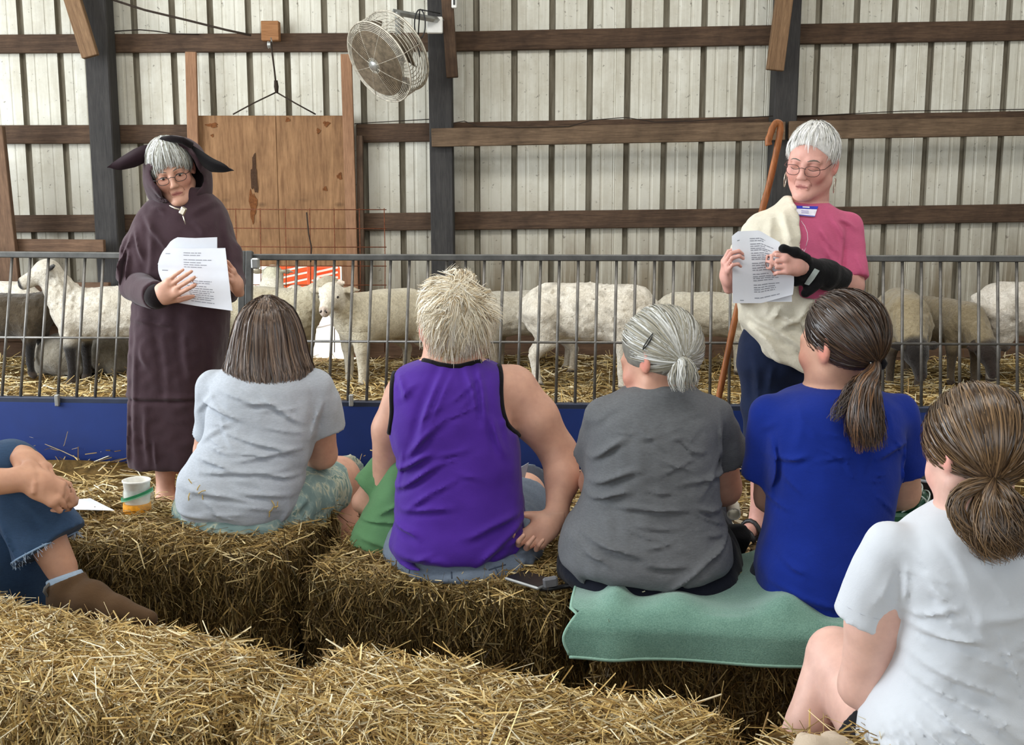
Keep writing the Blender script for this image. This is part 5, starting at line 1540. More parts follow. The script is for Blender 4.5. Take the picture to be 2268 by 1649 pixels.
# ======== person in the royal blue tee, long dark ponytail
def person_blue():
    root = empty('person', P(1820, 1366, 2.55), 'seated person with a long dark ponytail and a royal blue tee, seen from behind', 'person')
    rows = [(1334, 1735, 1905, 2.55, .135), (1318, 1692, 1945, 2.55, .166), (1280, 1676, 1962, 2.56, .176), (1240, 1676, 1972, 2.56, .17), (1190, 1690, 1973, 2.57, .16), (1130, 1700, 1970, 2.58, .15), (1060, 1702, 1980, 2.59, .145), (1000, 1692, 1988, 2.60, .14),
            (945, 1688, 1996, 2.61, .135), (900, 1700, 1990, 2.62, .12), (870, 1735, 1960, 2.63, .094), (848, 1792, 1898, 2.64, .062)]
    b = Shape().loft(inner(rows), k=0)
    hc = P(1861, 768, 2.64); R = frame((-0.62, 0.78, -.06), (.02, .0, 1)); T = head(b, hc, R, 1.0)
    b.chain([P(1843, 780, 2.645), P(1846, 868, 2.64)], [.052, .058], .03)
    rs, re, rh = P(1988, 922, 2.62), P(2000, 1090, 2.70), P(1905, 1130, 2.95)
    ls, le, lh = P(1708, 922, 2.62), P(1706, 1100, 2.73), P(1800, 1130, 2.95)
    b.chain([rs, re, rh], [.052, .042, .028], .015); b.chain([ls, le, lh], [.05, .040, .028], .015)
    hand(b, rh, lh - rh, (0, -.3, -1), 1, .9); hand(b, lh, rh - lh + np.array([0, .03, .03]), (0, -.3, -1), -1, .9)
    hR, hL = P(1890, 1290, 2.62), P(1750, 1290, 2.62); kR, kL = P(1900, 1190, 3.02), P(1775, 1190, 3.02)
    for h_, k_ in ((hR, kR), (hL, kL)):
        a_ = np.array([k_[0], k_[1] + .04, .08]); b.chain([h_, k_], [.09, .058], .02); b.chain([k_, a_], [.056, .034], .02)
        f = np.array([a_[0], a_[1] + .02, .035]); b.chain([a_, f, f + np.array([0, .15, -.004])], [.036, .038, .028], .02)
    b.build('body', MAT['skin'], root, .0125, [(hc - .135, hc + .135, .0056)], col=lambda V: face_col(V, hc, R, 1, SKIN, LIP, CHEEK))
    sh = Shape(); sleeve(sh, rs, P(2003, 1045, 2.655), .054, .058); sleeve(sh, ls, P(1692, 1050, 2.665), .052, .054)
    sh.loft(secs(rows), k=.03)
    sh.ell(P(1846, 852, 2.635), (.055, .055, .02), None, .01, 'sub')
    sh.disp = Folds(2.6, -1, .0014, 33, (4, 4, 10)).add((1695, 1000, 1760, 985, 6, .006), (1700, 1075, 1700, 960, 5, .007), (1900, 985, 1985, 965, 6, .006), (1975, 1060, 1985, 960, 5, .007), (1705, 1195, 1740, 1215, 6, .006), (1680, 1245, 1800, 1275, 8, .005), (1740, 1330, 1870, 1335, 7, .004), (1760, 870, 1740, 960, 10, .003)).auto(18, 1690, 1970, 900, 1310, .3, .6, 4, a=(.0015, .0035))
    sh.build('tee_shirt', m_fabric('royal_blue_jersey', (20, 44, 134), .07, .04, bump=.12), root, .006, smooth=1)
    pn = Shape().loft(secs([(1337, 1745, 1890, 2.56, .13), (1320, 1712, 1925, 2.565, .155), (1290, 1690, 1945, 2.58, .155)], -.004), k=0)
    for h_, k_ in ((hR, kR), (hL, kL)):
        pn.cap(h_, k_, .10, .072, .03); a_ = np.array([k_[0], k_[1] + .04, .14]); pn.cap(k_, a_, .07, .05, .02)
    pn.build('trousers', m_fabric('dark_denim', (36, 44, 62), .1), root, .010)
    c0 = hc + R @ np.array([0, -.014, .034]); rad = np.array([.082, .104, .099])
    tie = R.T @ (P(1930, 792, 2.575) - c0) / rad
    tp = ponytail_hair(root, c0, R, rad, tie, H_DARK, (46, 36, 32), 3000, 41, 'hair', .38, (.0014, .0036), -.60)
    g = [tp, tp + np.array([-.004, -.022, -.012]), P(1918, 850, 2.485), P(1912, 910, 2.47), P(1925, 1000, 2.46)]
    pts, out, ph = tail_paths(g, [.010, .020, .036, .046, .040], 900, 12, 9, .006, 2.0)
    ribbons('ponytail', pts, out, np.random.default_rng(1).uniform(.002, .005, 900), hair_cols(900, H_DARK + [(118, 84, 56)], 3, ph), MAT['hair'], root, seed=4)
    g = [tp, tp + np.array([-.012, -.02, -.02]), P(1885, 865, 2.485), P(1862, 905, 2.475), P(1845, 935, 2.47)]
    pts, out, ph = tail_paths(g, [.008, .012, .020, .018, .012], 180, 10, 19, .008, 2.5)
    ribbons('ponytail', pts, out, np.random.default_rng(2).uniform(.0015, .004, 180), hair_cols(180, H_DARK, 3, ph), MAT['hair'], root, seed=5)
    rng2 = np.random.default_rng(4)
    sc = MB().tube([tp + (R @ np.array([.022 * math.cos(a), -.004 + .006 * math.sin(5 * a), .022 * math.sin(a)])) for a in np.linspace(0, 6.283, 24)[:-1]], [.008 + .003 * math.sin(3 * i) for i in range(23)], 7, closed=True).build('scrunchie', m_fabric('black_scrunchie', (24, 23, 26)), root, True)
    mb = MB()
    for i in range(26):
        a = rng2.uniform(0, 6.283); d = R @ np.array([math.cos(a), 0, math.sin(a)]); c = tp + d * .022 + (d * rng2.uniform(-.3, 1) + R @ np.array([0, -1.0, 0]) * rng2.uniform(.2, 1)) * .0085
        mb.box((-.001,) * 3, (.001,) * 3, 0, None, c)
    mb.build('white_dots', MAT['white_plastic'], sc)
    return root
person_blue()

# ======== girl in the white tee, nearest at the right
def person_girl():
    root = empty('person', P(2130, 1700, 1.78), 'seated girl with a loose brown ponytail and white tee, nearest the camera', 'person')
    rows = [(1735, 1925, 2330, 1.78, .115), (1690, 1908, 2345, 1.78, .135), (1640, 1903, 2345, 1.78, .138), (1560, 1925, 2335, 1.785, .130), (1500, 1962, 2322, 1.79, .12), (1440, 1978, 2312, 1.795, .115), (1380, 1984, 2312, 1.80, .115), (1320, 1980, 2322, 1.805, .115), (1260, 1968, 2330, 1.81, .11),
            (1205, 1972, 2320, 1.815, .10), (1165, 2000, 2292, 1.82, .086), (1132, 2052, 2240, 1.825, .068), (1105, 2098, 2205, 1.83, .048)]
    b = Shape().loft(inner(rows, -.013), k=0)
    hc = P(2160, 1010, 1.83); R = frame((-0.34, 0.88, -.38), (.02, 0.2, 1)); T = head(b, hc, R, .87, jaw=1.08)
    b.chain([P(2148, 1030, 1.835), P(2150, 1125, 1.83)], [.050, .050], .03)
    s0, e0, w0 = P(1972, 1222, 1.81), P(1908, 1518, 1.85), P(2010, 1500, 2.05)
    b.chain([s0, P(1935, 1380, 1.82), e0], [.046, .046, .038], .015); b.chain([e0, w0], [.036, .024], .02)
    hand(b, w0, (.6, .7, .1), (0, -.4, -.9), 1, .8)
    s1, e1, w1 = P(2318, 1222, 1.81), P(2370, 1500, 1.85), P(2260, 1500, 2.05)
    b.chain([s1, e1, w1], [.046, .038, .024], .015); hand(b, w1, (-.6, .7, .1), (0, -.4, -.9), -1, .8)
    hL, kL, aL = P(1985, 1668, 1.84), P(1848, 1448, 2.06), P(1700, 1770, 2.02)
    b.chain([hL, P(1925, 1560, 1.96), kL], [.086, .070, .052], .02)
    b.chain([kL, kL * .55 + aL * .45 + np.array([.01, -.015, 0]), aL], [.050, .047, .030], .012)
    f = np.array([aL[0] - .01, aL[1] + .01, .03]); b.chain([aL, f, f + np.array([-.10, .07, -.005])], [.03, .032, .024], .02)
    hR, kR, aR = P(2250, 1690, 1.84), P(2260, 1560, 2.16), P(2250, 1800, 2.18)
    b.chain([hR, kR], [.086, .054], .02); b.chain([kR, aR], [.05, .03], .02)
    f = np.array([aR[0], aR[1] + .02, .03]); b.chain([aR, f, f + np.array([0, .13, -.004])], [.03, .032, .024], .02)
    b.build('body', MAT['skin'], root, .008, [(hc - .125, hc + .125, .0048)], col=lambda V: face_col(V, hc, R, .87, SKIN_PALE, LIP, lin((232, 150, 140))))
    sh = Shape(); sleeve(sh, s0, P(1914, 1372, 1.825), .049, .054); sleeve(sh, s1, P(2360, 1370, 1.825), .049, .054)
    sh.loft(secs(rows), k=.022)
    sh.ell(P(2150, 1108, 1.825), (.046, .045, .016), None, .008, 'sub')
    sh.disp = Folds(1.8, -1, .0016, 43, (6, 6, 12)).add((1985, 1330, 2080, 1300, 7, .006), (1990, 1350, 2130, 1370, 8, .007), (1990, 1410, 2160, 1480, 8, .007), (1985, 1450, 2200, 1540, 7, .006), (1990, 1480, 2160, 1600, 7, .008), (1965, 1515, 2090, 1630, 6, .008), (1945, 1540, 2040, 1660, 6, .009),
        (1930, 1560, 1990, 1680, 5, .008), (1918, 1580, 1950, 1680, 4, .007), (2080, 1500, 2230, 1570, 9, .005), (2010, 1250, 2110, 1340, 9, .004), (1985, 1230, 1975, 1330, 5, .005), (2100, 1330, 2240, 1300, 10, .004), (1925, 1330, 1960, 1250, 8, .004), (2060, 1170, 2100, 1260, 9, .003)).auto(26, 1990, 2300, 1200, 1640, .45, .45, 5, (60, 170), (4, 9), (.0015, .0035))
    ts = sh.build('tee_shirt', m_fabric('white_jersey', (208, 213, 220), .03, 0, .9, .10, 300, .15), root, .0062)
    bv = bvh_of(ts); hem = m_fabric('white_stitching', (200, 204, 212))
    pts = [onto(bv, x, y, .0002)[0] for x, y in ((1858, 1328), (1880, 1345), (1910, 1360), (1940, 1369), (1968, 1374))]
    pts = [p for p in pts if p is not None]
    if len(pts) > 2: MB().tube(pts, .0011, 5).build('hem_stitching', hem, ts, True)
    so = Shape().loft(secs([(1738, 1935, 2325, 1.78, .11), (1690, 1905, 2345, 1.79, .138), (1640, 1908, 2340, 1.80, .135)], .004), k=0)
    for h_, k_, fr2 in ((hL, kL, .22), (hR, kR, .35)):
        e = h_ + (k_ - h_) * fr2
        so.cap(h_, e + (k_ - h_) * .3, .096, .09, .02); so.plane(e, k_ - h_, lo=e - .11, hi=e + .13)
    so.build('shorts', m_fabric('black_shorts', (34, 34, 38), .1), root, .007)
    c0 = hc + R @ np.array([0, -.014, .034]) * .87; rad = np.array([.086, .106, .101]) * .87
    tie = R.T @ (P(2194, 1050, 1.765) - c0) / rad
    tp = ponytail_hair(root, c0, R, rad, tie, H_GIRL, (64, 48, 38), 3000, 51, 'hair', .36, (.0012, .0032), -.60)
    gs = [([tp, tp + np.array([-.012, -.020, -.012]), P(2190, 1120, 1.715), P(2205, 1180, 1.705), P(2235, 1235, 1.70)], [.008, .016, .036, .042, .030], 900, 11),
          ([tp, tp + np.array([-.02, -.018, -.006]), P(2150, 1076, 1.722), P(2114, 1096, 1.725), P(2112, 1136, 1.715), P(2150, 1190, 1.705), P(2205, 1228, 1.70)], [.006, .010, .012, .010, .009, .008, .006], 260, 12),
          ([tp, tp + np.array([.012, -.02, -.012]), P(2235, 1110, 1.715), P(2265, 1170, 1.71), P(2262, 1240, 1.705)], [.008, .014, .024, .026, .018], 300, 13)]
    for g, rd, n, sd in gs:
        pts, out, ph = tail_paths(g, rd, n, 15, sd, .012, 1.6)
        ribbons('ponytail', pts, out, np.random.default_rng(sd).uniform(.0015, .004, n), hair_cols(n, H_GIRL, sd, ph), MAT['hair'], root, seed=sd)
    MB().tube([tp + R @ np.array([.012 * math.cos(a), -.006, .012 * math.sin(a)]) for a in np.linspace(0, 6.283, 14)[:-1]], .0035, 6, closed=True).build('hair_tie', m_fabric('brown_tie', (52, 40, 34)), root, True)
    return root
person_girl()
# ---------------------------------------------------------------- sheets of paper
def paper(root, name, fn, lines=(), nu=14, nv=16, t=0.0008):
    """fn(u, v) -> point, u across, v down; lines: (v, u0, u1) of grey print"""
    G = np.array([[fn(u, v) for v in np.linspace(0, 1, nv)] for u in np.linspace(0, 1, nu)])
    o = MB().sheet(G, t).build(name, MAT['paper'], root, True)
    if lines:
        mb = MB(); r = np.random.default_rng(len(lines))
        for (v, u0, u1) in lines:
            u = u0
            while u < u1 - .01:
                w = min(r.uniform(.03, .11), u1 - u)
                q = [np.array(fn(a, b)) for a, b in ((u, v - .006), (u + w, v - .006), (u + w, v + .006), (u, v + .006))]
                n_ = np.cross(q[1] - q[0], q[3] - q[0]); n_ /= np.linalg.norm(n_) + 1e-12
                if n_[1] > 0: n_ = -n_
                mb._add([x + n_ * .0012 for x in q], [(0, 1, 2, 3)])
                u += w + .012
        mb.build('printed_lines', MAT['ink'], o)['kind'] = 'stuff'
    return o

def interp_curve(pp, Y):
    q = np.array(pp, float); L = np.concatenate([[0], np.cumsum(np.linalg.norm(np.diff(q, axis=0), axis=1))]); L /= L[-1]
    return lambda u: np.array([np.interp(u, L, q[:, 0]), np.interp(u, L, q[:, 1])])

# ======== person in the brown hooded cape (donkey ears), standing at the left
def person_cape():
    root = empty('person', P(385, 1144, 4.45) * np.array([1, 1, 0]), 'standing person in a dark brown hooded cape with floppy donkey ears, reading paper', 'person')
    Y0 = 4.45
    b = Shape()
    hc = P(381, 380, 4.38); R = frame((.24, -.93, -.22), (-.24, -.15, 1)); s = 1.0; T = head(b, hc, R, s, nose=1.06)
    b.chain([P(398, 420, 4.40), P(405, 490, 4.44)], [.050, .060], .03)
    rows = [(690, 310, 495, 4.46, .11), (600, 305, 500, 4.45, .11), (520, 310, 500, 4.45, .10), (470, 335, 490, 4.45, .08), (448, 372, 455, 4.45, .06)]
    b.loft(secs(rows, -.02), k=.02)
    aR = P(368, 1120, 4.44); aR[2] = .08; aL = P(418, 1120, 4.48); aL[2] = .08
    for a_, hx in ((aR, 355), (aL, 425)):
        h_ = P(hx, 720, 4.46); k_ = (h_ + a_) / 2
        b.chain([h_, k_, k_ * .6 + a_ * .4 + np.array([0, .015, 0]), a_], [.085, .055, .050, .034], .02)
        f = np.array([a_[0], a_[1] - .01, .045]); b.chain([a_, f, f + np.array([-.01, -.13, -.012])], [.034, .036, .026], .02)
    sR, eR, wR = P(338, 512, 4.46), P(302, 632, 4.38), P(350, 657, 4.07)
    b.chain([sR, eR, wR], [.05, .042, .028], .015)
    hu = P(420, 612, 3.995) - P(350, 657, 4.07)
    hand(b, wR, hu, (.15, .95, .1), 1, 1.02, (.12, .10, .12, .16), .05, (.55, .25))
    sL, eL, wL = P(474, 512, 4.46), P(518, 618, 4.40), P(522, 630, 4.22)
    b.chain([sL, eL, wL], [.05, .042, .028], .015)
    hand(b, P(527, 640, 4.22), P(505, 585, 4.12) - P(527, 640, 4.22), (-.9, .1, -.1), 1, .92, (.35, .4, .45, .5), .08, (.5, .2))
    body = b.build('body', MAT['skin'], root, .0125, [(hc - .135, hc + .135, .0033), (P(335, 690, 4.05) + [0, -.14, 0], P(440, 590, 4.05) + [0, .08, 0], .0035), (P(496, 660, 4.17) + [0, -.1, 0], P(548, 560, 4.17) + [0, .10, 0], .0035)],
            col=lambda V: face_col(V, hc, R, s, SKIN, LIP, lin((222, 150, 138))))
    eyes(T, R, s, root, brow['grey'], .7, True, body)
    glasses(T, s, root, MAT['black_plastic'], .021, .0135, low=.004)
    cloth = m_fabric('brown_wool_cloth', (68, 51, 57), .10, .06, bump=.15, scale=400, sheen=.15)
    dark = m_fabric('hood_trim_sleeve_shade', (26, 20, 22), .1)
    # robe
    rb = Shape().loft(secs([(1029, 290, 452, 4.45, .125), (985, 288, 462, 4.45, .13), (870, 290, 472, 4.45, .135), (780, 292, 496, 4.45, .14), (720, 295, 504, 4.45, .135), (670, 298, 506, 4.45, .13), (600, 310, 500, 4.46, .12)]), n=2.8, k=0)
    F = Folds(4.45, -1, .0022, 61, (9, 9, 2.5)).add((318, 700, 322, 1020, 7, .007), (300, 880, 302, 1020, 6, .010), (345, 890, 348, 1020, 6, .005), (365, 960, 366, 1024, 4, .006), (330, 760, 350, 800, 8, .006), (430, 700, 440, 850, 9, .004), (380, 720, 400, 880, 10, .004), (480, 720, 484, 900, 7, .006), (300, 702, 420, 712, 5, .005))
    zt = P(380, 867, 4.45)[2]
    rb.disp = lambda p: F(p) - .007 * np.exp(-((p[:, 2] - zt + .004) / .010) ** 2) + .010 * np.exp(-((p[:, 2] - zt + .018) / .007) ** 2)
    rb.build('robe', cloth, root, .0075)
    # cape
    cp = Shape().loft(secs([(668, 296, 522, 4.44, .135), (645, 282, 530, 4.43, .15), (600, 272, 535, 4.43, .165), (560, 280, 526, 4.43, .155), (520, 291, 517, 4.435, .145), (480, 305, 506, 4.44, .125), (452, 322, 490, 4.44, .105), (432, 348, 470, 4.43, .085), (415, 366, 450, 4.42, .07)]), n=2.5, k=0)
    cp.chain([P(292, 545, 4.40), P(268, 612, 4.35)], [.04, .008], .04)
    cp.chain([P(515, 560, 4.40), P(520, 620, 4.34), P(518, 636, 4.24)], [.04, .036, .034], .03)
    cp.chain([P(318, 560, 4.40), P(312, 640, 4.36)], [.06, .05], .03)
    _a, _b = P(258, 608, 4.38), P(302, 668, 4.38); cp.plane(_a, (-(_b[2] - _a[2]) * -1, 0, -(_b[0] - _a[0])), lo=_a + [-.3, -.5, -.3], hi=_a + [.075, .5, .02])
    cp.ell(P(398, 700, 4.22), (.11, .16, .085), None, .02, 'sub')
    cp.cap(P(408, 440, 4.30), P(412, 487, 4.26), .020, .008, .006, None, 'sub'); cp.cap(P(405, 425, 4.25), P(408, 450, 4.28), .045, .03, .01, None, 'sub')
    Fc = Folds(4.4, -1, .002, 62, (5, 5, 5)).add((302, 520, 268, 615, 5, .012), (298, 545, 305, 655, 6, .012), (283, 560, 290, 650, 5, -.012), (330, 470, 395, 560, 6, .007), (310, 505, 342, 580, 5, .008), (345, 455, 380, 470, 6, .007), (350, 470, 355, 620, 9, .005), (440, 480, 470, 520, 8, .004), (500, 470, 526, 600, 8, .006), (430, 470, 500, 440, 9, .005))
    cp.disp = Fc
    cape = cp.build('cape', cloth, root, .0065)
    # sleeve of the forward arm; a dark plug paints the shade inside its end
    sl = Shape().chain([P(300, 560, 4.42), eR + np.array([0, -.01, 0]), wR + (wR - eR) * .12], [.06, .062, .052], .02)
    ax = wR - eR; sl.plane(wR - ax * .05, ax)
    sl.disp = Folds(4.3, -1, .002, 63)
    slo = sl.build('sleeve', cloth, root, .007)
    V, Q = Shape().cap(wR - ax * .10, wR - ax * .035, .046, .046).skin(.006); link('sleeve_shade_plug', mesh_np('sleeve_shade_plug', V, Q), dark, slo)
    # hood
    hd = Shape().ell(P(392, 382, 4.41), np.array([.124, .145, .142]), None).chain([P(374, 418, 4.44), P(392, 452, 4.45)], [.090, .078], .03).chain([P(426, 418, 4.44), P(412, 452, 4.45)], [.078, .07], .03)
    hd.ell(P(392, 385, 4.40), np.array([.106, .128, .126]), None, .01, 'sub')
    hd.ell(P(383, 389, 4.22), (.091, .17, .138), frame((0, 1, 0), (-.20, 0, 1)), .012, 'sub')
    hd.cap(P(400, 440, 4.36), P(404, 460, 4.34), .055, .045, .01, None, 'sub')
    hd.cap(P(352, 470, 4.24), P(398, 462, 4.24), .045, .05, .01, None, 'sub')
    hd.disp = Folds(4.3, -1, .0016, 64).add((335, 405, 360, 450, 6, .005), (430, 440, 455, 380, 7, .004))
    hd.build('hood', cloth, root, .006)
    def ear(top, bot, nm, m, Yr=4.36):
        a, c = interp_curve(top, 0), interp_curve(bot, 0); G = []
        for i in range(16):
            u = i / 15; row = []
            for j in range(7):
                v = j / 6; q = a(u) * (1 - v) + c(u) * v
                row.append(P(q[0], q[1], Yr - .03 * math.sin(math.pi * v) * math.sin(math.pi * min(1, u * 1.1)) - .05 * u))
            G.append(row)
        return MB().sheet(np.array(G), .008).build(nm, m, root, True)
    earm = m_fabric('dark_ear_felt', (44, 30, 36), .1, bump=.1)
    ear([(342, 322), (322, 322), (300, 330), (268, 350), (237, 370)], [(348, 352), (333, 352), (300, 368), (266, 375), (237, 371)], 'donkey_ear', earm)
    ear([(412, 313), (440, 332), (470, 352), (492, 362), (517, 377)], [(440, 352), (452, 368), (468, 379), (492, 380), (517, 378)], 'donkey_ear', m_fabric('black_ear_felt', (20, 18, 20), .1, bump=.1))
    MB().tube([P(352, 316, 4.33), P(362, 309, 4.32), P(380, 307, 4.31), P(405, 311, 4.31), P(425, 322, 4.33)], .013, 8).build('hood_binding', dark, root, True)
    # silver fringe of hair under the hood
    r = np.random.default_rng(3); n, m = 900, 10
    c0 = hc + R @ np.array([0, -.004, .038]); rad = np.array([.082, .100, .094])
    part = np.array([-.15, .05, .98]); part /= np.linalg.norm(part)
    th = r.uniform(-1.9, 1.5, n)
    tip = np.stack([np.sin(th) * .95, np.cos(th) * .9 + .25, .05 - .42 * np.abs(np.sin(th)) ** 1.5 + r.normal(0, .13, n) + .10 * (np.abs(th) < .7)], 1); tip /= np.linalg.norm(tip, axis=1, keepdims=True)
    D = slerp_paths(np.tile(part, (n, 1)) + r.normal(0, .16, (n, 3)) * np.array([.6, 1, .3]), tip, m); D /= np.linalg.norm(D, axis=2, keepdims=True)
    pts = c0 + (D * (rad + r.uniform(-.002, .007, (n, 1, 1)))) @ R.T
    ribbons('hair', pts, D @ R.T, r.uniform(.0025, .006, n), hair_cols(n, H_SILVER, 8, th), MAT['hair_soft'], root, None, seed=6, roll=.3)
    V, Q = Shape().ell(c0 - R @ np.array([0, .012, 0]), rad * .97, R).skin(.007); link('hair_under', mesh_np('hair_under', V, Q), hair_base((110, 108, 100)), root)
    # clasp at the throat
    cl = MB().box((-.011, -.005, -.016), (.011, .005, .016), .004, frame((0, -1, 0), (.55, 0, 1)), P(405, 467, 4.275)).build('clasp', MAT['gold'], root)
    MB().tube([P(376, 455, 4.285), P(388, 461, 4.277), P(398, 464, 4.275)], .0035, 6).build('clasp_chain', MAT['gold'], cl, True)
    MB().tube([P(403, 470, 4.29), P(407, 484, 4.285), P(411, 497, 4.28)], .0022, 6).build('pendant', MAT['gold'], cl, True)
    # ring on the hand
    # her papers
    pr = empty('script_pages', P(440, 610, 4.08), 'two white printed script pages held by the person in the hooded cape', 'paper')
    top, bot = interp_curve([(369, 549), (430, 550), (499, 549)], 0), interp_curve([(387, 669), (440, 678), (515, 688)], 0)
    def f1(u, v):
        q = top(u) * (1 - v) + bot(u) * v
        q[0] -= 26 * (1 - u) ** 4 * math.sin(math.pi * min(1, v * 1.15 + .02)) ** .8
        return P(q[0], q[1], 4.115 + .03 * (1 - u) ** 3 - .05 * v + .012 * math.sin(u * 3) + .004 * (abs(v - .42) < .02))
    L = [(.10, .05, .11)] + [(v, .30, .30 + w) for v, w in ((.08, .30), (.12, .26), (.20, .46), (.245, .26), (.285, .36), (.325, .28), (.56, .40), (.595, .36), (.65, .30), (.69, .40), (.73, .42), (.765, .34), (.80, .40), (.84, .42), (.875, .36), (.92, .40))] + [(.40, .04, .12), (.87, .05, .15)]
    paper(pr, 'front_page', f1, L)
    t2, b2 = interp_curve([(366, 551), (378, 534), (391, 525), (430, 527), (481, 525)], 0), interp_curve([(349, 585), (400, 600), (481, 600)], 0)
    paper(pr, 'rear_page', lambda u, v: P(*(t2(u) * (1 - v) + b2(u) * v), 4.15 + .02 * (1 - u) ** 2), [(.42, .2, .5)])
    return root
person_cape()

# ======== person with white hair, pink tee and shawl, standing at the right
def person_shepherd():
    root = empty('person', P(1740, 1205, 4.1) * np.array([1, 1, 0]), 'standing person with short white hair, pink tee and cream shawl, reading paper', 'person')
    b = Shape(); s = 1.06
    hc = P(1797, 362, 4.07); R = frame((-.50, -.85, -.15), (.08, -.1, 1)); s = 1.04; T = head(b, hc, R, s, jaw=1.06)
    b.chain([P(1800, 390, 4.09), P(1794, 450, 4.11)], [.060, .066], .03)
    rows = [(770, 1650, 1835, 4.11, .12), (700, 1655, 1868, 4.11, .13), (640, 1662, 1882, 4.1, .13), (580, 1668, 1886, 4.1, .13), (535, 1668, 1884, 4.1, .125), (495, 1675, 1878, 4.1, .115), (472, 1692, 1866, 4.105, .098), (452, 1732, 1838, 4.11, .075), (440, 1756, 1818, 4.11, .058)]
    b.loft(secs(rows, -.016), k=.02)
    sL, eL, wL = P(1872, 505, 4.10), P(1885, 632, 4.03), P(1768, 592, 3.83)
    b.chain([sL, eL, P(1835, 612, 3.94), wL], [.056, .046, .042, .029], .015)
    hand(b, P(1776, 590, 3.81), P(1722, 580, 3.735) - P(1776, 590, 3.81), (.1, .9, -.25), 1, .98, (.80, .85, .85, .9), .04, (.35, .3))
    sR, eR, wR = P(1688, 505, 4.10), P(1650, 640, 4.02), P(1616, 612, 3.84)
    b.chain([sR, eR, wR], [.054, .044, .028], .015)
    hand(b, P(1612, 628, 3.86), P(1604, 570, 3.80) - P(1612, 628, 3.86), (.8, .1, 0), -1, .92, (.75, .8, .8, .85), .05, (.4, .3))
    aL = P(1678, 1190, 4.10); aL[2] = .085; aR = P(1775, 1190, 4.14); aR[2] = .085
    hL, hR = P(1700, 770, 4.12), P(1780, 770, 4.12)
    for h_, k_, a_ in ((hL, P(1692, 960, 4.08), aL), (hR, P(1778, 960, 4.1), aR)):
        b.chain([h_, k_, k_ * .62 + a_ * .38 + np.array([.006, .012, 0]), a_], [.085, .055, .047, .030], .02)
        f = np.array([a_[0], a_[1] - .005, .045]); b.chain([a_, f, f + np.array([-.085, -.095, -.014])], [.032, .034, .026], .02)
    body = b.build('body', MAT['skin'], root, .0115, [(hc - .14, hc + .14, .0033), (P(1700, 640, 3.85) + [0, -.14, 0], P(1775, 545, 3.85) + [0, .08, 0], .0035), (P(1580, 650, 3.85) + [0, -.14, 0], P(1650, 545, 3.85) + [0, .06, 0], .0035)],
            col=lambda V: face_col(V, hc, R, s, lin((222, 172, 160)), lin((190, 128, 122)), lin((224, 140, 132))))
    eyes(T, R, s, root, brow['grey'], .9, False, body)
    glasses(T, s, root, m_plain('brown_spectacles', (96, 66, 62), .4, .3), .024, .017, low=.006)
    for q in (-1, 1):
        c = T(q * .086, -.006, -.066)
        MB().tube([c + R @ np.array([.0, .012 * math.cos(a), .026 * math.sin(a)]) for a in np.linspace(0, 6.283, 18)[:-1]], .0016, 5, closed=True).build('hoop_earring', MAT['gold'], root, True)
    tee = m_fabric('pink_heather_jersey', (204, 98, 134), .08, .06, bump=.12)
    sh = Shape(); sleeve(sh, sL, P(1883, 618, 4.04), .062, .066); sleeve(sh, sR, P(1662, 600, 4.03), .044, .050)
    sh.loft(secs(rows), k=.025)
    sh.ell(P(1793, 440, 4.09), (.066, .085, .022), None, .008, 'sub')
    sh.disp = Folds(4.05, -1, .0016, 71, (5, 5, 8)).add((1835, 470, 1862, 540, 7, .006), (1850, 480, 1890, 505, 6, .006), (1800, 500, 1845, 560, 6, .006), (1815, 540, 1852, 610, 6, .008), (1840, 570, 1860, 620, 5, .007), (1865, 520, 1850, 640, 5, -.006), (1770, 560, 1840, 600, 6, .005), (1880, 560, 1910, 610, 7, .004))
    top = sh.build('pink_tee', tee, root, .006, smooth=1)
    bv = bvh_of(top)
    # curved pale print and the stick-on name tag
    pale = m_plain('pale_print', (240, 214, 226), .8)
    def stroke(pp, r=.0016):
        pts = [onto(bv, x, y, .0006)[0] for x, y in pp]; pts = [p for p in pts if p is not None]
        if len(pts) > 1: MB().tube(pts, r, 5).build('shirt_print', pale, top, True)
    stroke([(1774, 489), (1782, 500), (1788, 515), (1789, 530), (1785, 545)], .0013)
    stroke([(1767, 543), (1772, 540), (1769, 546)]); stroke([(1776, 551), (1781, 556), (1785, 548), (1781, 556), (1779, 562)])
    stroke([(1763, 484), (1768, 481), (1771, 484)], .001)
    tagm = m_plain('tag_white', (232, 230, 240), .5); blue = m_plain('tag_blue', (52, 62, 178), .5)
    def patch(name, quad, mat, n=6, off=.003, t=.001, parent=None):
        G = []
        for i in range(n):
            row = []
            for j in range(n):
                u, v = i / (n - 1), j / (n - 1)
                q = (np.array(quad[0]) * (1 - u) + np.array(quad[1]) * u) * (1 - v) + (np.array(quad[3]) * (1 - u) + np.array(quad[2]) * u) * v
                p, nn = onto(bv, q[0], q[1], off)
                row.append(P(q[0], q[1], 4.0) if p is None else p)
            G.append(row)
        return MB().sheet(np.array(G), t).build(name, mat, parent or root, True)
    tg = patch('name_tag', [(1763, 459), (1811, 460), (1803, 482), (1760, 478)], tagm, 7, .006)
    patch('tag_header', [(1763, 459), (1811, 460), (1809, 466), (1762, 465)], blue, 6, .0078, .001, tg)
    patch('tag_writing', [(1777, 461), (1792, 461), (1792, 464), (1777, 463)], MAT['white_plastic'], 4, .009, .0006, tg)
    patch('tag_footer', [(1761, 476.5), (1804, 480.5), (1803, 482), (1760, 478)], blue, 5, .0078, .001, tg)
    for yy in (469.5, 473): patch('tag_writing', [(1774, yy), (1790, yy + .6), (1790, yy + 1.6), (1774, yy + 1.1)], m_plain('tag_ink', (150, 140, 190), .7), 4, .008, .0006, tg)
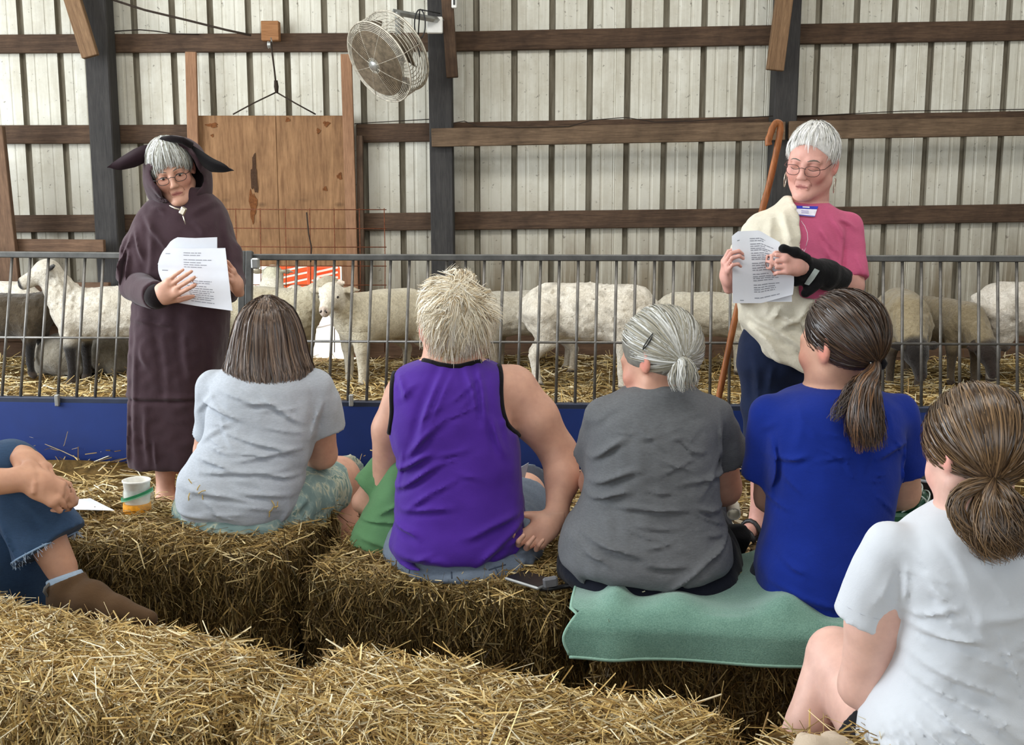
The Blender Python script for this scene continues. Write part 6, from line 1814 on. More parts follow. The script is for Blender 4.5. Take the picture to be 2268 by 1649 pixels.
    # jeans
    je = Shape().loft(secs([(800, 1648, 1838, 4.12, .12), (760, 1642, 1840, 4.12, .13), (720, 1650, 1845, 4.12, .12)]), k=0)
    cf = P(1690, 1005, 4.09); cf2 = P(1776, 1005, 4.11)
    je.chain([P(1692, 775, 4.12), P(1690, 900, 4.09), P(1691, 965, 4.08), cf + np.array([0, 0, -.05])], [.092, .074, .069, .062], .02); je.chain([P(1785, 775, 4.12), P(1778, 900, 4.11), P(1778, 965, 4.10), cf2 + np.array([0, 0, -.05])], [.092, .074, .070, .062], .02)
    je.cap(P(1700, 800, 4.11), P(1780, 800, 4.11), .105, .105, .03); je.cap(P(1738, 800, 4.06), P(1738, 850, 4.08), .05, .03, .03)
    je.plane(cf, (0, 0, -1), lo=cf + [-.2, -.3, -.2], hi=cf + [.4, .3, .1])
    je.disp = Folds(4.1, -1, .002, 72, (9, 9, 5)).add((1660, 780, 1672, 900, 6, .006), (1700, 800, 1690, 860, 7, .005))
    je.build('cropped_jeans', m_fabric('dark_blue_denim', (26, 36, 62), .15, .1, bump=.15, scale=500), root, .0085)
    MB().tube([P(1690, 1003, 4.09) + np.array([.056 * math.cos(a), .056 * math.sin(a), .004 * math.sin(3 * a)]) for a in np.linspace(0, 6.283, 20)[:-1]], .0035, 5, closed=True).build('frayed_cuff', m_fabric('pale_denim', (120, 138, 162)), root, True)
    # shawl over one shoulder and round the waist
    sw = Shape().loft(secs([(826, 1655, 1860, 4.09, .155), (780, 1640, 1862, 4.09, .165), (700, 1636, 1872, 4.09, .165), (640, 1634, 1884, 4.09, .16), (580, 1640, 1890, 4.09, .15), (530, 1646, 1888, 4.09, .145), (492, 1662, 1880, 4.095, .13), (472, 1682, 1868, 4.10, .112), (455, 1716, 1842, 4.105, .092), (436, 1740, 1826, 4.11, .074)]), n=2.5, k=0)
    sw.chain([P(1690, 506, 4.09), P(1660, 570, 4.05), P(1656, 640, 4.0)], [.060, .062, .055], .03)
    A1, B1 = P(1764, 520, 4.0), P(1745, 640, 4.0)
    dx = lambda px, py: P(px, py, 4.0)
    a0 = dx(1764, 600)
    l0, l1 = dx(1700, 622), dx(1800, 672)              # upper edge of the wrap
    nl = np.array([-(l1[2] - l0[2]), 0, l1[0] - l0[0]]); nl /= np.linalg.norm(nl)
    m0, m1, m2 = dx(1632, 690), dx(1700, 790), dx(1800, 830)
    big = np.array([9.0, 9, 9])
    sw._op(lambda X, Y, Z: -np.minimum((X - a0[0]) + 0 * Z, (X - l0[0]) * nl[0] + (Z - l0[2]) * nl[2]), -big, big, .006, 'sub')
    n1 = np.array([-(m1[2] - m0[2]), 0, m1[0] - m0[0]]); n1 /= np.linalg.norm(n1)
    n2 = np.array([-(m2[2] - m1[2]), 0, m2[0] - m1[0]]); n2 /= np.linalg.norm(n2)
    sw._op(lambda X, Y, Z: np.minimum((X - m0[0]) * n1[0] + (Z - m0[2]) * n1[2], (X - m1[0]) * n2[0] + (Z - m1[2]) * n2[2]) * 1.0, -big, big, .01, 'sub')
    sw.ell(P(1795, 440, 4.05), (.060, .12, .05), None, .01, 'sub')
    sw.disp = Folds(4.0, -1, .003, 73, (6, 6, 6)).add((1706, 465, 1700, 560, 9, .008), (1735, 445, 1740, 560, 9, .007), (1680, 490, 1665, 540, 7, .008), (1650, 690, 1800, 790, 8, .014), (1690, 690, 1810, 720, 8, .014), (1720, 720, 1800, 670, 7, .014), (1760, 690, 1800, 650, 6, .012), (1660, 720, 1720, 790, 8, .010), (1720, 680, 1700, 700, 6, .012))
    sw.build('shawl', m_fabric('cream_linen', (214, 208, 190), .12, .05, bump=.3, scale=300), root, .007)
    # wrist brace
    br = Shape().chain([P(1862, 620, 3.985), P(1828, 608, 3.905), P(1780, 594, 3.842)], [.052, .049, .043], .015)
    br.plane(P(1858, 620, 3.98), P(1862, 618, 3.985) - P(1780, 592, 3.842)); br.plane(P(1768, 588, 3.83), P(1780, 592, 3.842) - P(1862, 618, 3.985))
    br.chain([P(1785, 574, 3.81), P(1760, 557, 3.775), P(1734, 550, 3.765)], [.020, .016, .013], .012)
    br.chain([P(1780, 618, 3.86), P(1762, 627, 3.84)], [.022, .013], .012); br.chain([P(1800, 630, 3.86), P(1785, 648, 3.84)], [.028, .018], .012)
    br.disp = Folds(3.9, -1, .0016, 74, (14, 14, 14))
    bo = br.build('wrist_brace', m_fabric('black_neoprene', (20, 20, 22), .15, bump=.3), root, .0055)
    bvb = bvh_of(bo); G = []
    for i in range(5):
        row = []
        for j in range(3):
            u, v = i / 4, j / 2; q = (np.array([1803, 594]) * (1 - u) + np.array([1781, 627]) * u) + np.array([11, 5]) * v
            p, nn = onto(bvb, q[0], q[1], .003); row.append(P(q[0], q[1], 3.85) if p is None else p)
        G.append(row)
    MB().sheet(np.array(G), .0016).build('brace_label', m_plain('grey_label', (186, 198, 196), .6), bo, True)
    # hair: short, white
    r = np.random.default_rng(12); n, m = 2600, 8
    c0 = hc + R @ np.array([0, -.014, .040]) * s; rad = np.array([.083, .106, .098]) * s
    hb = Shape().ell(c0, rad * .98, R)
    hb.cap(c0 + R @ np.array([0, rad[1] * 1.0, -rad[2] * .42]), c0 + R @ np.array([0, rad[1] * 1.05, -rad[2] * 1.5]), rad[0] * .90, rad[0], .010, None, 'sub')
    hb.plane(c0 + R @ np.array([0, 0, -rad[2] * .52]), R @ np.array([0, .75, -1.0]), k=.01)
    hb.build('hair', hair_base((226, 226, 223)), root, .006)
    a = r.normal(size=(n * 5, 3)); a /= np.linalg.norm(a, axis=1, keepdims=True)
    ok = (a[:, 2] > -.42 + .62 * np.maximum(a[:, 1], -.3)) & ~((np.abs(a[:, 0]) < .80) & (a[:, 1] > .22) & (a[:, 2] < .40 + .10 * np.sin(a[:, 0] * 9))); a = a[ok][:n]; n = len(a)
    crown = np.array([.1, -.35, .93])
    fl = a - crown; fl = fl - a * (fl * a).sum(1, keepdims=True); fl /= np.linalg.norm(fl, axis=1, keepdims=True) + 1e-6
    st = a - fl * .30; st /= np.linalg.norm(st, axis=1, keepdims=True)
    sw_ = np.array([.6, .1, -.1]) * np.sign(np.sin(a[:, :1] * 5 + 1)) * .3; en = a + (fl + sw_) * r.uniform(.05, .24, (n, 1)) + r.normal(0, .06, (n, 3)); en /= np.linalg.norm(en, axis=1, keepdims=True)
    D = slerp_paths(st, en, m); D /= np.linalg.norm(D, axis=2, keepdims=True); t_ = np.linspace(0, 1, m)[None, :, None]
    pts = c0 + (D * (rad + r.uniform(-.004, .004, (n, 1, 1)) + .008 * t_ * r.random((n, 1, 1)))) @ R.T
    ribbons('hair_strands', pts, D @ R.T, r.uniform(.002, .005, n), hair_cols(n, H_WHITE, 8, a[:, 0] * 2, .07), MAT['hair_soft'], root, seed=6, roll=.4)
    # sandals
    for a_ in (aL, aR):
        f = np.array([a_[0] - .035, a_[1] - .045, .012]); d = np.array([-.085, -.095, 0]); d /= np.linalg.norm(d)
        V, Q = Shape().cap(f - d * .085, f + d * .10, .038, .042, 0, (np.array([0, 0, 1.0]), 3.2)).skin(.006)
        so = link('sandal', mesh_np('sandal', V, Q), MAT['black_plastic'], root)
        sd = np.array([-d[1], d[0], 0])
        for off, hh in ((.055, .040), (.005, .062), (-.06, .085)):
            c = f + d * off
            MB().tube([c + sd * .044 * math.cos(t) + np.array([0, 0, hh * math.sin(t)]) for t in np.linspace(0, math.pi, 9)], .009, 6).build('strap', MAT['black_plastic'], so, True)
    # paper
    pr = empty('script_pages', P(1690, 590, 3.82), 'white printed script page held by the person with the cream shawl', 'paper')
    top_, bot_ = interp_curve([(1621, 523), (1633, 512), (1682, 510), (1705, 524), (1727, 536)], 0), interp_curve([(1623, 671), (1686, 671), (1756, 652)], 0)
    def f2(u, v):
        q = top_(u) * (1 - v) + bot_(u) * v; q[0] += 14 * u ** 3 * math.sin(math.pi * v) * (v > .3) - 0 ; q[1] += 0
        return P(q[0], q[1], 3.80 + .03 * (1 - v) ** 2 + .02 * math.sin(u * 3.0) - .012 * math.sin(v * 5))
    L = [(.125, .12, .17), (.285, .12, .20), (.96, .12, .18)] + [(v, .36, .36 + w) for v, w in ((.11, .30), (.14, .26), (.185, .46), (.215, .28), (.245, .40), (.27, .32), (.31, .48), (.34, .34), (.37, .42), (.395, .38), (.45, .44), (.48, .44), (.515, .42), (.545, .36), (.60, .26), (.635, .36), (.66, .42), (.69, .32), (.75, .42), (.785, .36), (.815, .36), (.845, .34), (.93, .42))]
    paper(pr, 'front_page', f2, L)
    t3, b3 = interp_curve([(1640, 560), (1752, 600)], 0), interp_curve([(1640, 668), (1754, 668)], 0)
    paper(pr, 'rear_page', lambda u, v: P(*(t3(u) * (1 - v) + b3(u) * v), 3.855 - .02 * v), [])
    return root
person_shepherd()
# crook held in the bend of the arm
ck = empty('shepherd_crook', P(1600, 905, 4.2) * np.array([1, 1, 0]), 'brown wooden hooked walking crook beside the person with the cream shawl', 'crook')
pp = [(1703, 322), (1701, 312), (1706, 298), (1712, 280), (1720, 270), (1728, 273), (1729, 286), (1726, 305), (1718, 345), (1706, 400), (1692, 452), (1678, 500), (1652, 610), (1630, 695), (1612, 780), (1594, 870), (1582, 930)]
_q = np.array(pp, float)
for _ in range(2): _q = np.concatenate([_q[:1]] + [np.array([.75 * _q[i] + .25 * _q[i + 1], .25 * _q[i] + .75 * _q[i + 1]]) for i in range(len(_q) - 1)] + [_q[-1:]])
pts = [P(x, y, 4.24) for x, y in _q]; bt = pts[-1] + (pts[-1] - pts[-2]) * ((pts[-1][2] - .03) / (pts[-2][2] - pts[-1][2])); pts.append(bt)
MB().tube(pts, [.010] + [.0125 + .0006 * math.sin(i * 1.3) for i in range(len(pts) - 1)], 12).build('shaft', m_wood('varnished_crook', (112, 66, 34), (178, 110, 62), grain=(30, 30, 6), rough=.4, stain=.3), ck, True)
MB().tube([P(1677, 484, 4.225), P(1673, 490, 4.22), P(1670, 500, 4.215)], [.006, .009, .005], 8).build('metal_collar', MAT['gold'], ck, True)

# ======== child in the green tee beside the purple top
def person_child():
    root = empty('person', P(900, 1235, 2.98), 'small child in a green tee leaning against the person in purple', 'person')
    rows = [(1222, 782, 965, 2.99, .095), (1190, 778, 965, 2.99, .10), (1140, 800, 955, 3.0, .09), (1080, 832, 950, 3.01, .085), (1025, 850, 950, 3.02, .08), (995, 868, 945, 3.03, .065), (980, 890, 930, 3.03, .045)]
    b = Shape().loft(secs(rows, -.012), k=0)
    hc = P(925, 905, 3.04); R = frame((-.1, 1, -.1)); head(b, hc, R, .85)
    b.chain([P(922, 940, 3.04), P(915, 1000, 3.03)], [.038, .04], .02)
    s0, e0, w0 = P(872, 1005, 3.02), P(803, 1112, 3.04), P(850, 1105, 3.18)
    b.chain([s0, e0, w0], [.036, .030, .022], .012); hand(b, w0, (.5, .8, .1), (0, -.3, -.9), 1, .65)
    s1, e1, w1 = P(945, 1005, 3.03), P(960, 1100, 3.10), P(930, 1105, 3.2)
    b.chain([s1, e1, w1], [.036, .030, .022], .012); hand(b, w1, (-.3, .9, .1), (0, -.3, -.9), -1, .65)
    for x in (835, 925):
        h_, k_ = P(x, 1195, 3.0), P(x, 1180, 3.27); a_ = np.array([k_[0], k_[1] + .03, .10])
        b.chain([h_, k_], [.065, .045], .015); b.chain([k_, a_], [.042, .028], .015); f = a_ + np.array([0, .02, -.06]); b.chain([a_, f, f + np.array([0, .10, -.005])], [.028, .03, .022], .012)
    b.build('body', MAT['skin'], root, .010, col=lambda V: face_col(V, hc, R, .85, SKIN, LIP))
    sh = Shape(); sleeve(sh, s0, P(816, 1078, 3.035), .040, .048); sh.loft(secs(rows), k=.02)
    sh.cap(s1, e1 * .6 + s1 * .4, .04, .046, .02)
    sh.disp = Folds(2.99, -1, .0016, 81, (7, 7, 9)).add((800, 1138, 960, 1140, 4, .008), (840, 1130, 960, 1060, 5, .007), (790, 1165, 900, 1200, 6, .005), (860, 1000, 822, 1075, 5, .005), (850, 1215, 950, 1180, 5, .005))
    sh.build('green_tee', m_fabric('green_jersey', (98, 142, 98), .08, .04, bump=.12), root, .0065)
    pn = Shape().loft(secs([(1243, 795, 965, 2.99, .095), (1232, 780, 970, 2.99, .11), (1205, 778, 970, 3.0, .11)], .002), k=0)
    for x in (835, 925): h_, k_ = P(x, 1195, 3.0), P(x, 1180, 3.27); pn.cap(h_, k_, .075, .056, .02)
    pn.disp = Folds(2.99, -1, .002, 82)
    pn.build('shorts', m_fabric('navy_cotton', (34, 44, 66), .2, .1), root, .008)
    c0 = hc + R @ np.array([0, -.012, .03]); hb = Shape().ell(c0, np.array([.083, .102, .098]) * .86, R).ell(hc + R @ np.array([0, .12, -.03]), .075, None, .01, 'sub'); hb.build('hair', hair_base((96, 76, 58)), root, .007)
    return root
person_child()

# ======== person in jeans at the left edge, legs crossed, hands round the knee
def person_jeans():
    root = empty('person', P(-330, 1230, 2.75), 'person in blue jeans and tan boots with crossed legs, at the left edge', 'person')
    b = Shape(); mp = .0011
    pel = P(-330, 1170, 2.78); kn, an = P(22, 1036, 2.74), P(138, 1262, 2.70)
    kn2, an2 = P(30, 1195, 2.84), P(60, 1400, 2.84); an2[2] = .09
    rows = [(1200, -440, -215, 2.78, .15), (1130, -430, -225, 2.78, .14), (1020, -415, -245, 2.77, .12), (900, -415, -250, 2.76, .115), (840, -400, -265, 2.76, .10), (810, -360, -300, 2.76, .06)]
    b.loft(secs(rows, -.014), k=0)
    hc = P(-300, 690, 2.76); R = frame((1, .25, -.1)); T = head(b, hc, R, 1.0); b.chain([P(-320, 730, 2.76), P(-328, 830, 2.76)], [.05, .06], .02)
    b.chain([pel, kn], [.085, .058], .02); b.chain([kn, kn * .55 + an * .45, an], [.056, .056, .040], .015)
    b.chain([pel + np.array([0, .08, -.02]), kn2], [.085, .06], .02); b.chain([kn2, an2], [.056, .036], .015)
    s0, e0, w0 = P(-320, 860, 2.66), P(-150, 1075, 2.60), P(62, 1062, 2.62)
    b.chain([s0, e0, e0 * .5 + w0 * .5, w0], [.05, .042, .036, .027], .015)
    hand(b, w0, P(112, 1086, 2.625) - w0, (-.45, .75, -.5), -1, .95, (.75, .8, .85, .9), .0, (.35, .2))
    s1, e1, w1 = P(-320, 860, 2.88), P(-170, 1010, 2.90), P(52, 1010, 2.72)
    b.chain([s1, e1, w1], [.05, .042, .027], .015)
    hand(b, w1, P(112, 1048, 2.62) - w1, (-.5, .1, -.85), 1, .98, (.40, .46, .52, .56), .0, (.3, .2))
    b.build('body', MAT['skin'], root, .014, [(P(30, 1120, 2.7) + [0, -.22, 0], P(160, 970, 2.7) + [0, .16, 0], .0035)], col=lambda V: face_col(V, hc, R, 1.0, SKIN_TAN, LIP))
    jm = m_fabric('washed_denim', (54, 76, 104), .16, .14, bump=.2, scale=500)
    je = Shape().loft(secs([(1220, -440, -215, 2.78, .16), (1170, -440, -215, 2.78, .16), (1110, -430, -222, 2.78, .145)]), k=0)
    cu = P(112, 1208, 2.71)
    je.chain([pel, kn], [.11, .072], .03); je.chain([kn, kn * .5 + cu * .5, cu + (cu - kn) * .25], [.070, .083, .104], .02)
    je.plane(cu, P(122, 1195, 2.7) - P(40, 1080, 2.72), lo=cu - .2, hi=cu + .22)
    F = Folds(2.7, -1, .0022, 91, (7, 7, 7)).add((10, 1120, 70, 1230, 5, .004), (20, 1150, 60, 1215, 7, .006), (60, 1090, 130, 1150, 8, .004), (-10, 1040, 40, 1080, 7, .005))
    je.disp = F
    jo = je.build('jeans', jm, root, .007)
    je2 = Shape().chain([pel + np.array([0, .08, -.02]), kn2, an2 + np.array([0, 0, .10])], [.11, .074, .085], .03); je2.plane(an2 + np.array([0, 0, .06]), (0, 0, -1), lo=an2 - .2, hi=an2 + .2)
    je2.disp = Folds(2.8, -1, .002, 92); je2.build('jeans_lower_leg', jm, root, .009)
    # frayed pale hem round the crossed leg
    dirc = (cu - kn) / np.linalg.norm(cu - kn); A = np.cross(dirc, [0, 1, 0]); A /= np.linalg.norm(A); Bv = np.cross(dirc, A)
    bvj = bvh_of(jo); r = np.random.default_rng(9); mb = MB(); rim = []
    for t in np.linspace(0, 6.283, 60)[:-1]:
        d = A * math.cos(t) + Bv * math.sin(t); o_ = cu - dirc * .004 + d * .3
        h = bvj.ray_cast(Vector(o_), Vector(-d))
        if h[0] is None: continue
        p = np.array(h[0]); rim.append(p + d * .001)
        for _ in range(3):
            q = p + r.normal(0, .003, 3); mb.tube([q, q + dirc * r.uniform(.006, .016) + r.normal(0, .004, 3)], .0007, 3)
    fr = MB().tube(rim, .003, 5, closed=True).build('frayed_hem', m_fabric('pale_fray', (140, 164, 190)), root, True)
    mb.build('fray_threads', m_fabric('pale_thread', (168, 186, 206)), fr)['kind'] = 'stuff'
    # shirt and hair of the part out of frame
    sh = Shape().loft(secs(rows), k=0); sh.chain([s0, s0 * .6 + e0 * .4], [.06, .06], .02); sh.chain([s1, s1 * .6 + e1 * .4], [.06, .06], .02); sh.build('shirt', m_fabric('grey_blue_shirt', (120, 132, 150)), root, .009)
    c0 = hc + R @ np.array([0, -.014, .034]); Shape().ell(c0, (.084, .105, .1), R).ell(hc + R @ np.array([0, .12, -.03]), .08, None, .01, 'sub').build('hair', hair_base((90, 70, 56)), root, .008)
    # boots
    suede = m_fabric('tan_suede', (92, 70, 49), .15, bump=.2)
    sole = m_plain('dark_sole', (50, 40, 32), .8)
    d = P(345, 1368, 2.62) - P(150, 1300, 2.70)
    bt = Shape().chain([P(138, 1262, 2.70), P(152, 1305, 2.69)], [.050, .052], .01)
    heel, ball, toe = P(140, 1338, 2.69), P(258, 1352, 2.64), P(330, 1370, 2.62)
    bt.chain([heel, P(200, 1328, 2.665), ball, toe], [.040, .046, .034, .022], .02)
    up = P(138, 1262, 2.70) - P(152, 1305, 2.69); bt.plane(P(145, 1283, 2.695), up + np.array([-.004, 0, 0]), lo=P(145, 1283, 2.695) - .1, hi=P(145, 1283, 2.695) + .1)
    bo = bt.build('boot', suede, root, .006)
    ts = MB().tube([P(112, 1290, 2.66), P(100, 1302, 2.65), P(98, 1310, 2.65), P(104, 1318, 2.655), P(116, 1322, 2.66)], .004, 6).build('pull_tab', m_fabric('grey_tab', (120, 116, 110)), bo, True)
    sk = Shape().chain([P(137, 1258, 2.70), P(147, 1292, 2.693)], [.0455, .0455], 0); sk.plane(P(142, 1272, 2.697), up, lo=P(142, 1272, 2.697) - .1, hi=P(142, 1272, 2.697) + .1); sk.build('sock', m_fabric('pale_blue_sock', (176, 196, 216)), root, .006)
    b2 = Shape().chain([an2 + np.array([0, 0, .08]), an2 + np.array([0, 0, -.02])], [.05, .05], .01).chain([an2 + np.array([-.02, 0, -.045]), an2 + np.array([.15, -.02, -.055])], [.042, .032], .02)
    b2.build('boot', suede, root, .008)
    return root
person_jeans()
# ---------------------------------------------------------------- the sheep
def sheep(label, px, py, face, s=1.0, pose='stand', head='up', coat=(206, 198, 178), facec=(214, 206, 190), leg=None, turn=0.0, seed=1, name='sheep', nose=(60, 48, 46), wool=.006, earc=None, spots=0.0, ears=True, eyes_=False, look=None):
    """px, py: where it stands (the middle of its feet); face: plan direction; local x forward, y left, z up"""
    base = PZ(px, py, .125); zf = float(bed_h(np.array([base[0]]), np.array([base[1]]))[0]); base[2] = zf
    f = np.array([face[0], face[1], 0.0]); f /= np.linalg.norm(f)
    R = np.stack([f, np.array([-f[1], f[0], 0]), np.array([0, 0, 1.0])], 1)
    W = lambda x, y, z: base + R @ (np.array([x, y, z]) * s)
    root = empty(name, tuple(base), label, 'sheep', None)
    b = Shape(); C = lambda a, c, ra, rb, k=.03: b.cap(W(*a), W(*c), ra * s, rb * s, k * s)
    E = lambda c, r, k=.05: b.ell(W(*c), np.array(r) * s, R, k * s)
    if pose == 'stand':
        E((.0, 0, .435), (.30, .150, .160), 0); E((-.22, 0, .435), (.165, .140, .165)); E((.20, 0, .425), (.15, .135, .165)); E((-.02, 0, .50), (.30, .11, .095))
        C((-.36, 0, .50), (-.40, 0, .40), .03, .018)
        for y in (.085, -.085):
            dx = .02 * (1 if y > 0 else -1)
            C((.235 + dx, y, .40), (.24 + dx, y, .25), .075, .045); C((.24 + dx, y, .26), (.235 + dx, y, .10), .040, .027, .015); C((.235 + dx, y, .11), (.24 + dx, y, .03), .026, .026, .01); C((.24 + dx, y, .03), (.255 + dx, y, .012), .030, .027, .008)
            C((-.26 - dx, y, .43), (-.235 - dx, y, .28), .105, .060); C((-.235 - dx, y, .28), (-.315 - dx, y, .19), .050, .032, .02); C((-.315 - dx, y, .19), (-.295 - dx, y, .04), .030, .025, .012); C((-.295 - dx, y, .03), (-.275 - dx, y, .012), .029, .026, .008)
        nb = (.27, 0, .47)
        if head == 'up': po = (.40 - .06 * abs(turn), .10 * turn, .70)
        elif head == 'mid': po = (.44, .08 * turn, .60)
        elif head == 'graze': po = (.50, .06 * turn, .27)
        C(nb, po, .125, .072, .05)
    else:
        E((0, 0, .17), (.31, .20, .175), 0); E((-.16, 0, .17), (.19, .20, .17)); E((.18, 0, .18), (.15, .16, .16))
        for y in (.12, -.12): C((.20, y, .06), (.34, y * .9, .045), .05, .028); C((-.2, y * 1.25, .07), (-.05, y * 1.5, .045), .075, .035)
        po = (.33, .06 * turn, .42) if head == 'up' else (.38, .08 * turn, .24); C((.22, 0, .22), po, .12, .068, .05)
    pw = W(*po)
    if look is not None: hd = np.array(look, float)
    else:
        a = turn * 1.2; dn = {'up': -.35, 'mid': -.6, 'graze': -1.25}[head]
        hd = R @ np.array([math.cos(a), math.sin(a), dn])
    hd /= np.linalg.norm(hd); HR = rot_to(hd, (0, 0, 1)); H = lambda x, y, z: pw + HR @ (np.array([x, y, z]) * s)
    CH = lambda a, c, ra, rb, k=.02, mode='add': b.cap(H(*a), H(*c), ra * s, rb * s, k * s, None, mode)
    b.ell(H(.01, 0, .0), np.array([.085, .070, .078]) * s, HR, .03 * s)
    CH((.03, 0, .0), (.155, 0, -.012), .058, .036); CH((.12, 0, -.030), (.165, 0, -.034), .030, .026)
    for q in (-1, 1):
        b.ell(H(.055, q * .052, .020), np.array([.02, .012, .014]) * s, HR, .012 * s)
        b.cap(H(.178, q * .012, -.004), H(.19, q * .016, -.012), .006 * s, .006 * s, .004 * s, None, 'sub')
        if ears:
            e0 = H(-.015, q * .062, .028); e1 = H(-.035, q * .165, .018)
            b.cap(e0, (e0 + e1) / 2, .018 * s, .032 * s, .012 * s, (HR @ np.array([.35, 0, .94]), 2.6)); b.cap((e0 + e1) / 2, e1, .032 * s, .010 * s, .006 * s, (HR @ np.array([.35, 0, .94]), 2.6))
    nz = Noise(seed, 16); n2 = Noise(seed + 3, 16)
    hl0, hl1 = H(.0, 0, 0), H(.17, 0, -.02); ab = hl1 - hl0
    def headw(p):
        t = np.clip(((p - hl0) @ ab) / (ab @ ab), 0, 1); d = np.linalg.norm(p - hl0 - t[:, None] * ab, axis=1)
        return smoothstep(.115 * s, .080 * s, d), t
    def disp(p):
        q = (p - base) @ R / s; w, t = headw(p)
        body = (1 - w) * smoothstep(.20, .34, q[:, 2]) if pose == 'stand' else (1 - w)
        return body * (wool * (np.abs(nz(p, 13.0)) - .5) + wool * .7 * n2(p, 26.0) * .6)
    b.disp = disp
    legc = lin(leg) if leg else lin(coat); lc, lf = np.array(lin(coat)), np.array(lin(facec)); ln = np.array(lin(nose)); le = np.array(lin(earc if earc else facec))
    def col(V):
        q = (V - base) @ R / s; w, t = headw(V)
        c = np.tile(lc, (len(V), 1))
        if spots: k = smoothstep(.3, .9, nz(V, 9.0))[:, None] * spots; c = c * (1 - k) + np.array(lin((110, 100, 86))) * k
        if pose == 'stand':
            lw = smoothstep(.30, .22, q[:, 2])[:, None]; c = c * (1 - lw) + np.array(legc) * lw
            hw = smoothstep(.045, .03, q[:, 2])[:, None]; c = c * (1 - hw) + np.array(lin((64, 54, 46))) * hw
        c = c * (1 - w[:, None]) + lf * w[:, None]
        hv = (V - pw) @ HR / s
        nw = (w * smoothstep(.165, .180, hv[:, 0]))[:, None]; c = c * (1 - nw) + ln * nw
        ew = (smoothstep(.075, .09, np.abs(hv[:, 1])) * (np.abs(hv[:, 0] + .02) < .07) * (np.abs(hv[:, 2] - .02) < .06) * (np.abs(hv[:, 1]) < .2))[:, None]; c = c * (1 - ew) + le * ew
        return c
    b.build('body', MAT['wool'], root, .0135 * max(.85, s), [(pw - .24 * s, pw + .24 * s, .0085)], col)
    if eyes_:
        for q in (-1, 1):
            V, Q = Shape().ell(H(.062, q * .056, .021), np.array([.012, .010, .010]) * s, HR).skin(.003); link('eye', mesh_np('eye', V, Q), MAT['iris'], root)
            MB().tube([H(.185, q * .010, -.004), H(.190, q * .018, -.010), H(.186, q * .020, -.018)], .0045 * s, 6).build('nostril', MAT['iris'], root, True)
    return root
CR = (206, 200, 184)
sheep('dark brown sheep with black legs behind the bars at the far left', 10, 838, (1, .1), .86, 'stand', 'mid', (72, 62, 48), (40, 34, 30), (28, 25, 24), .7, 3, earc=(30, 26, 24))
sheep('pale speckled lamb with dark nose and black ears lifting its head, left', 262, 842, (-1, -.05), .98, 'stand', 'up', (204, 198, 186), (196, 190, 178), (34, 30, 28), .25, 5, nose=(30, 27, 26), earc=(34, 30, 29), wool=.009, look=(-.86, -.35, -.30))
sheep('white sheep standing behind the dark brown sheep at the far left', -12, 812, (-1, .05), .92, 'stand', 'graze', (224, 218, 206), (220, 214, 200), None, 0, 6)
sheep('grey sheep lying in the straw between the left speckled lamb and dark sheep', 165, 826, (.2, 1), .80, 'lie', 'mid', (132, 126, 114), (120, 112, 100), None, 0, 7)
sheep('small grey sheep lying in straw beside the person in the cape', 266, 822, (.5, .9), .72, 'lie', 'mid', (128, 122, 110), (118, 110, 98), None, 0, 8)
sheep('tall pale sheep with raised head and wide ears, facing the hatch opening', 580, 836, (.05, 1), .87, 'stand', 'up', (222, 218, 204), (206, 204, 184), None, 0, 9, earc=(170, 164, 146))
sheep('white sheep with pink ears just right of the tall sheep', 530, 826, (1, .2), .84, 'stand', 'mid', (232, 226, 214), (228, 220, 208), None, -.5, 10, nose=(150, 130, 120), earc=(196, 150, 144))
sheep('beige sheep with lowered head beside the lamb that faces the camera', 585, 850, (.98, -.15), .98, 'stand', 'mid', (184, 176, 154), (176, 166, 144), (120, 104, 84), -.3, 12, earc=(214, 200, 186), look=(.35, .35, -.85))
sheep('cream lamb looking straight at the camera between the bars', 850, 842, (-.66, -.75), .96, 'stand', 'mid', (214, 206, 184), (226, 220, 206), (212, 204, 186), .4, 13, nose=(216, 200, 188), wool=.003, eyes_=True, look=(-.16, -.95, -.42), earc=(186, 176, 156))
sheep('grey sheep standing side on behind the blonde visitor', 1172, 816, (-1, .05), .90, 'stand', 'graze', (188, 182, 168), (180, 172, 156), (170, 160, 144), 0, 14, wool=.007)
sheep('pale speckled sheep grazing to the right behind the bars, centre', 1300, 858, (1, -.25), 1.04, 'stand', 'graze', (220, 214, 202), (214, 206, 192), (216, 210, 198), 0, 15, wool=.011, spots=.35)
sheep('pale sheep standing side on behind the grey-haired visitor', 1562, 826, (1, .0), .88, 'stand', 'graze', (206, 200, 184), (214, 206, 190), None, 0, 16, wool=.008)
sheep('brownish sheep with black face grazing behind the dark ponytail', 1990, 846, (-.2, -1), .94, 'stand', 'graze', (150, 138, 112), (32, 28, 26), (70, 60, 50), .3, 17, earc=(40, 34, 30))
sheep('brownish sheep with a dark face grazing beside the black-faced sheep', 2082, 842, (.3, -.95), .84, 'stand', 'graze', (138, 126, 102), (46, 38, 34), (90, 78, 62), -.2, 18, earc=(60, 50, 42))
sheep('pale curly sheep with lowered head at the right edge', 2290, 850, (1, -.15), 1.02, 'stand', 'graze', (214, 208, 198), (208, 200, 186), (206, 198, 186), 0, 19, wool=.011)
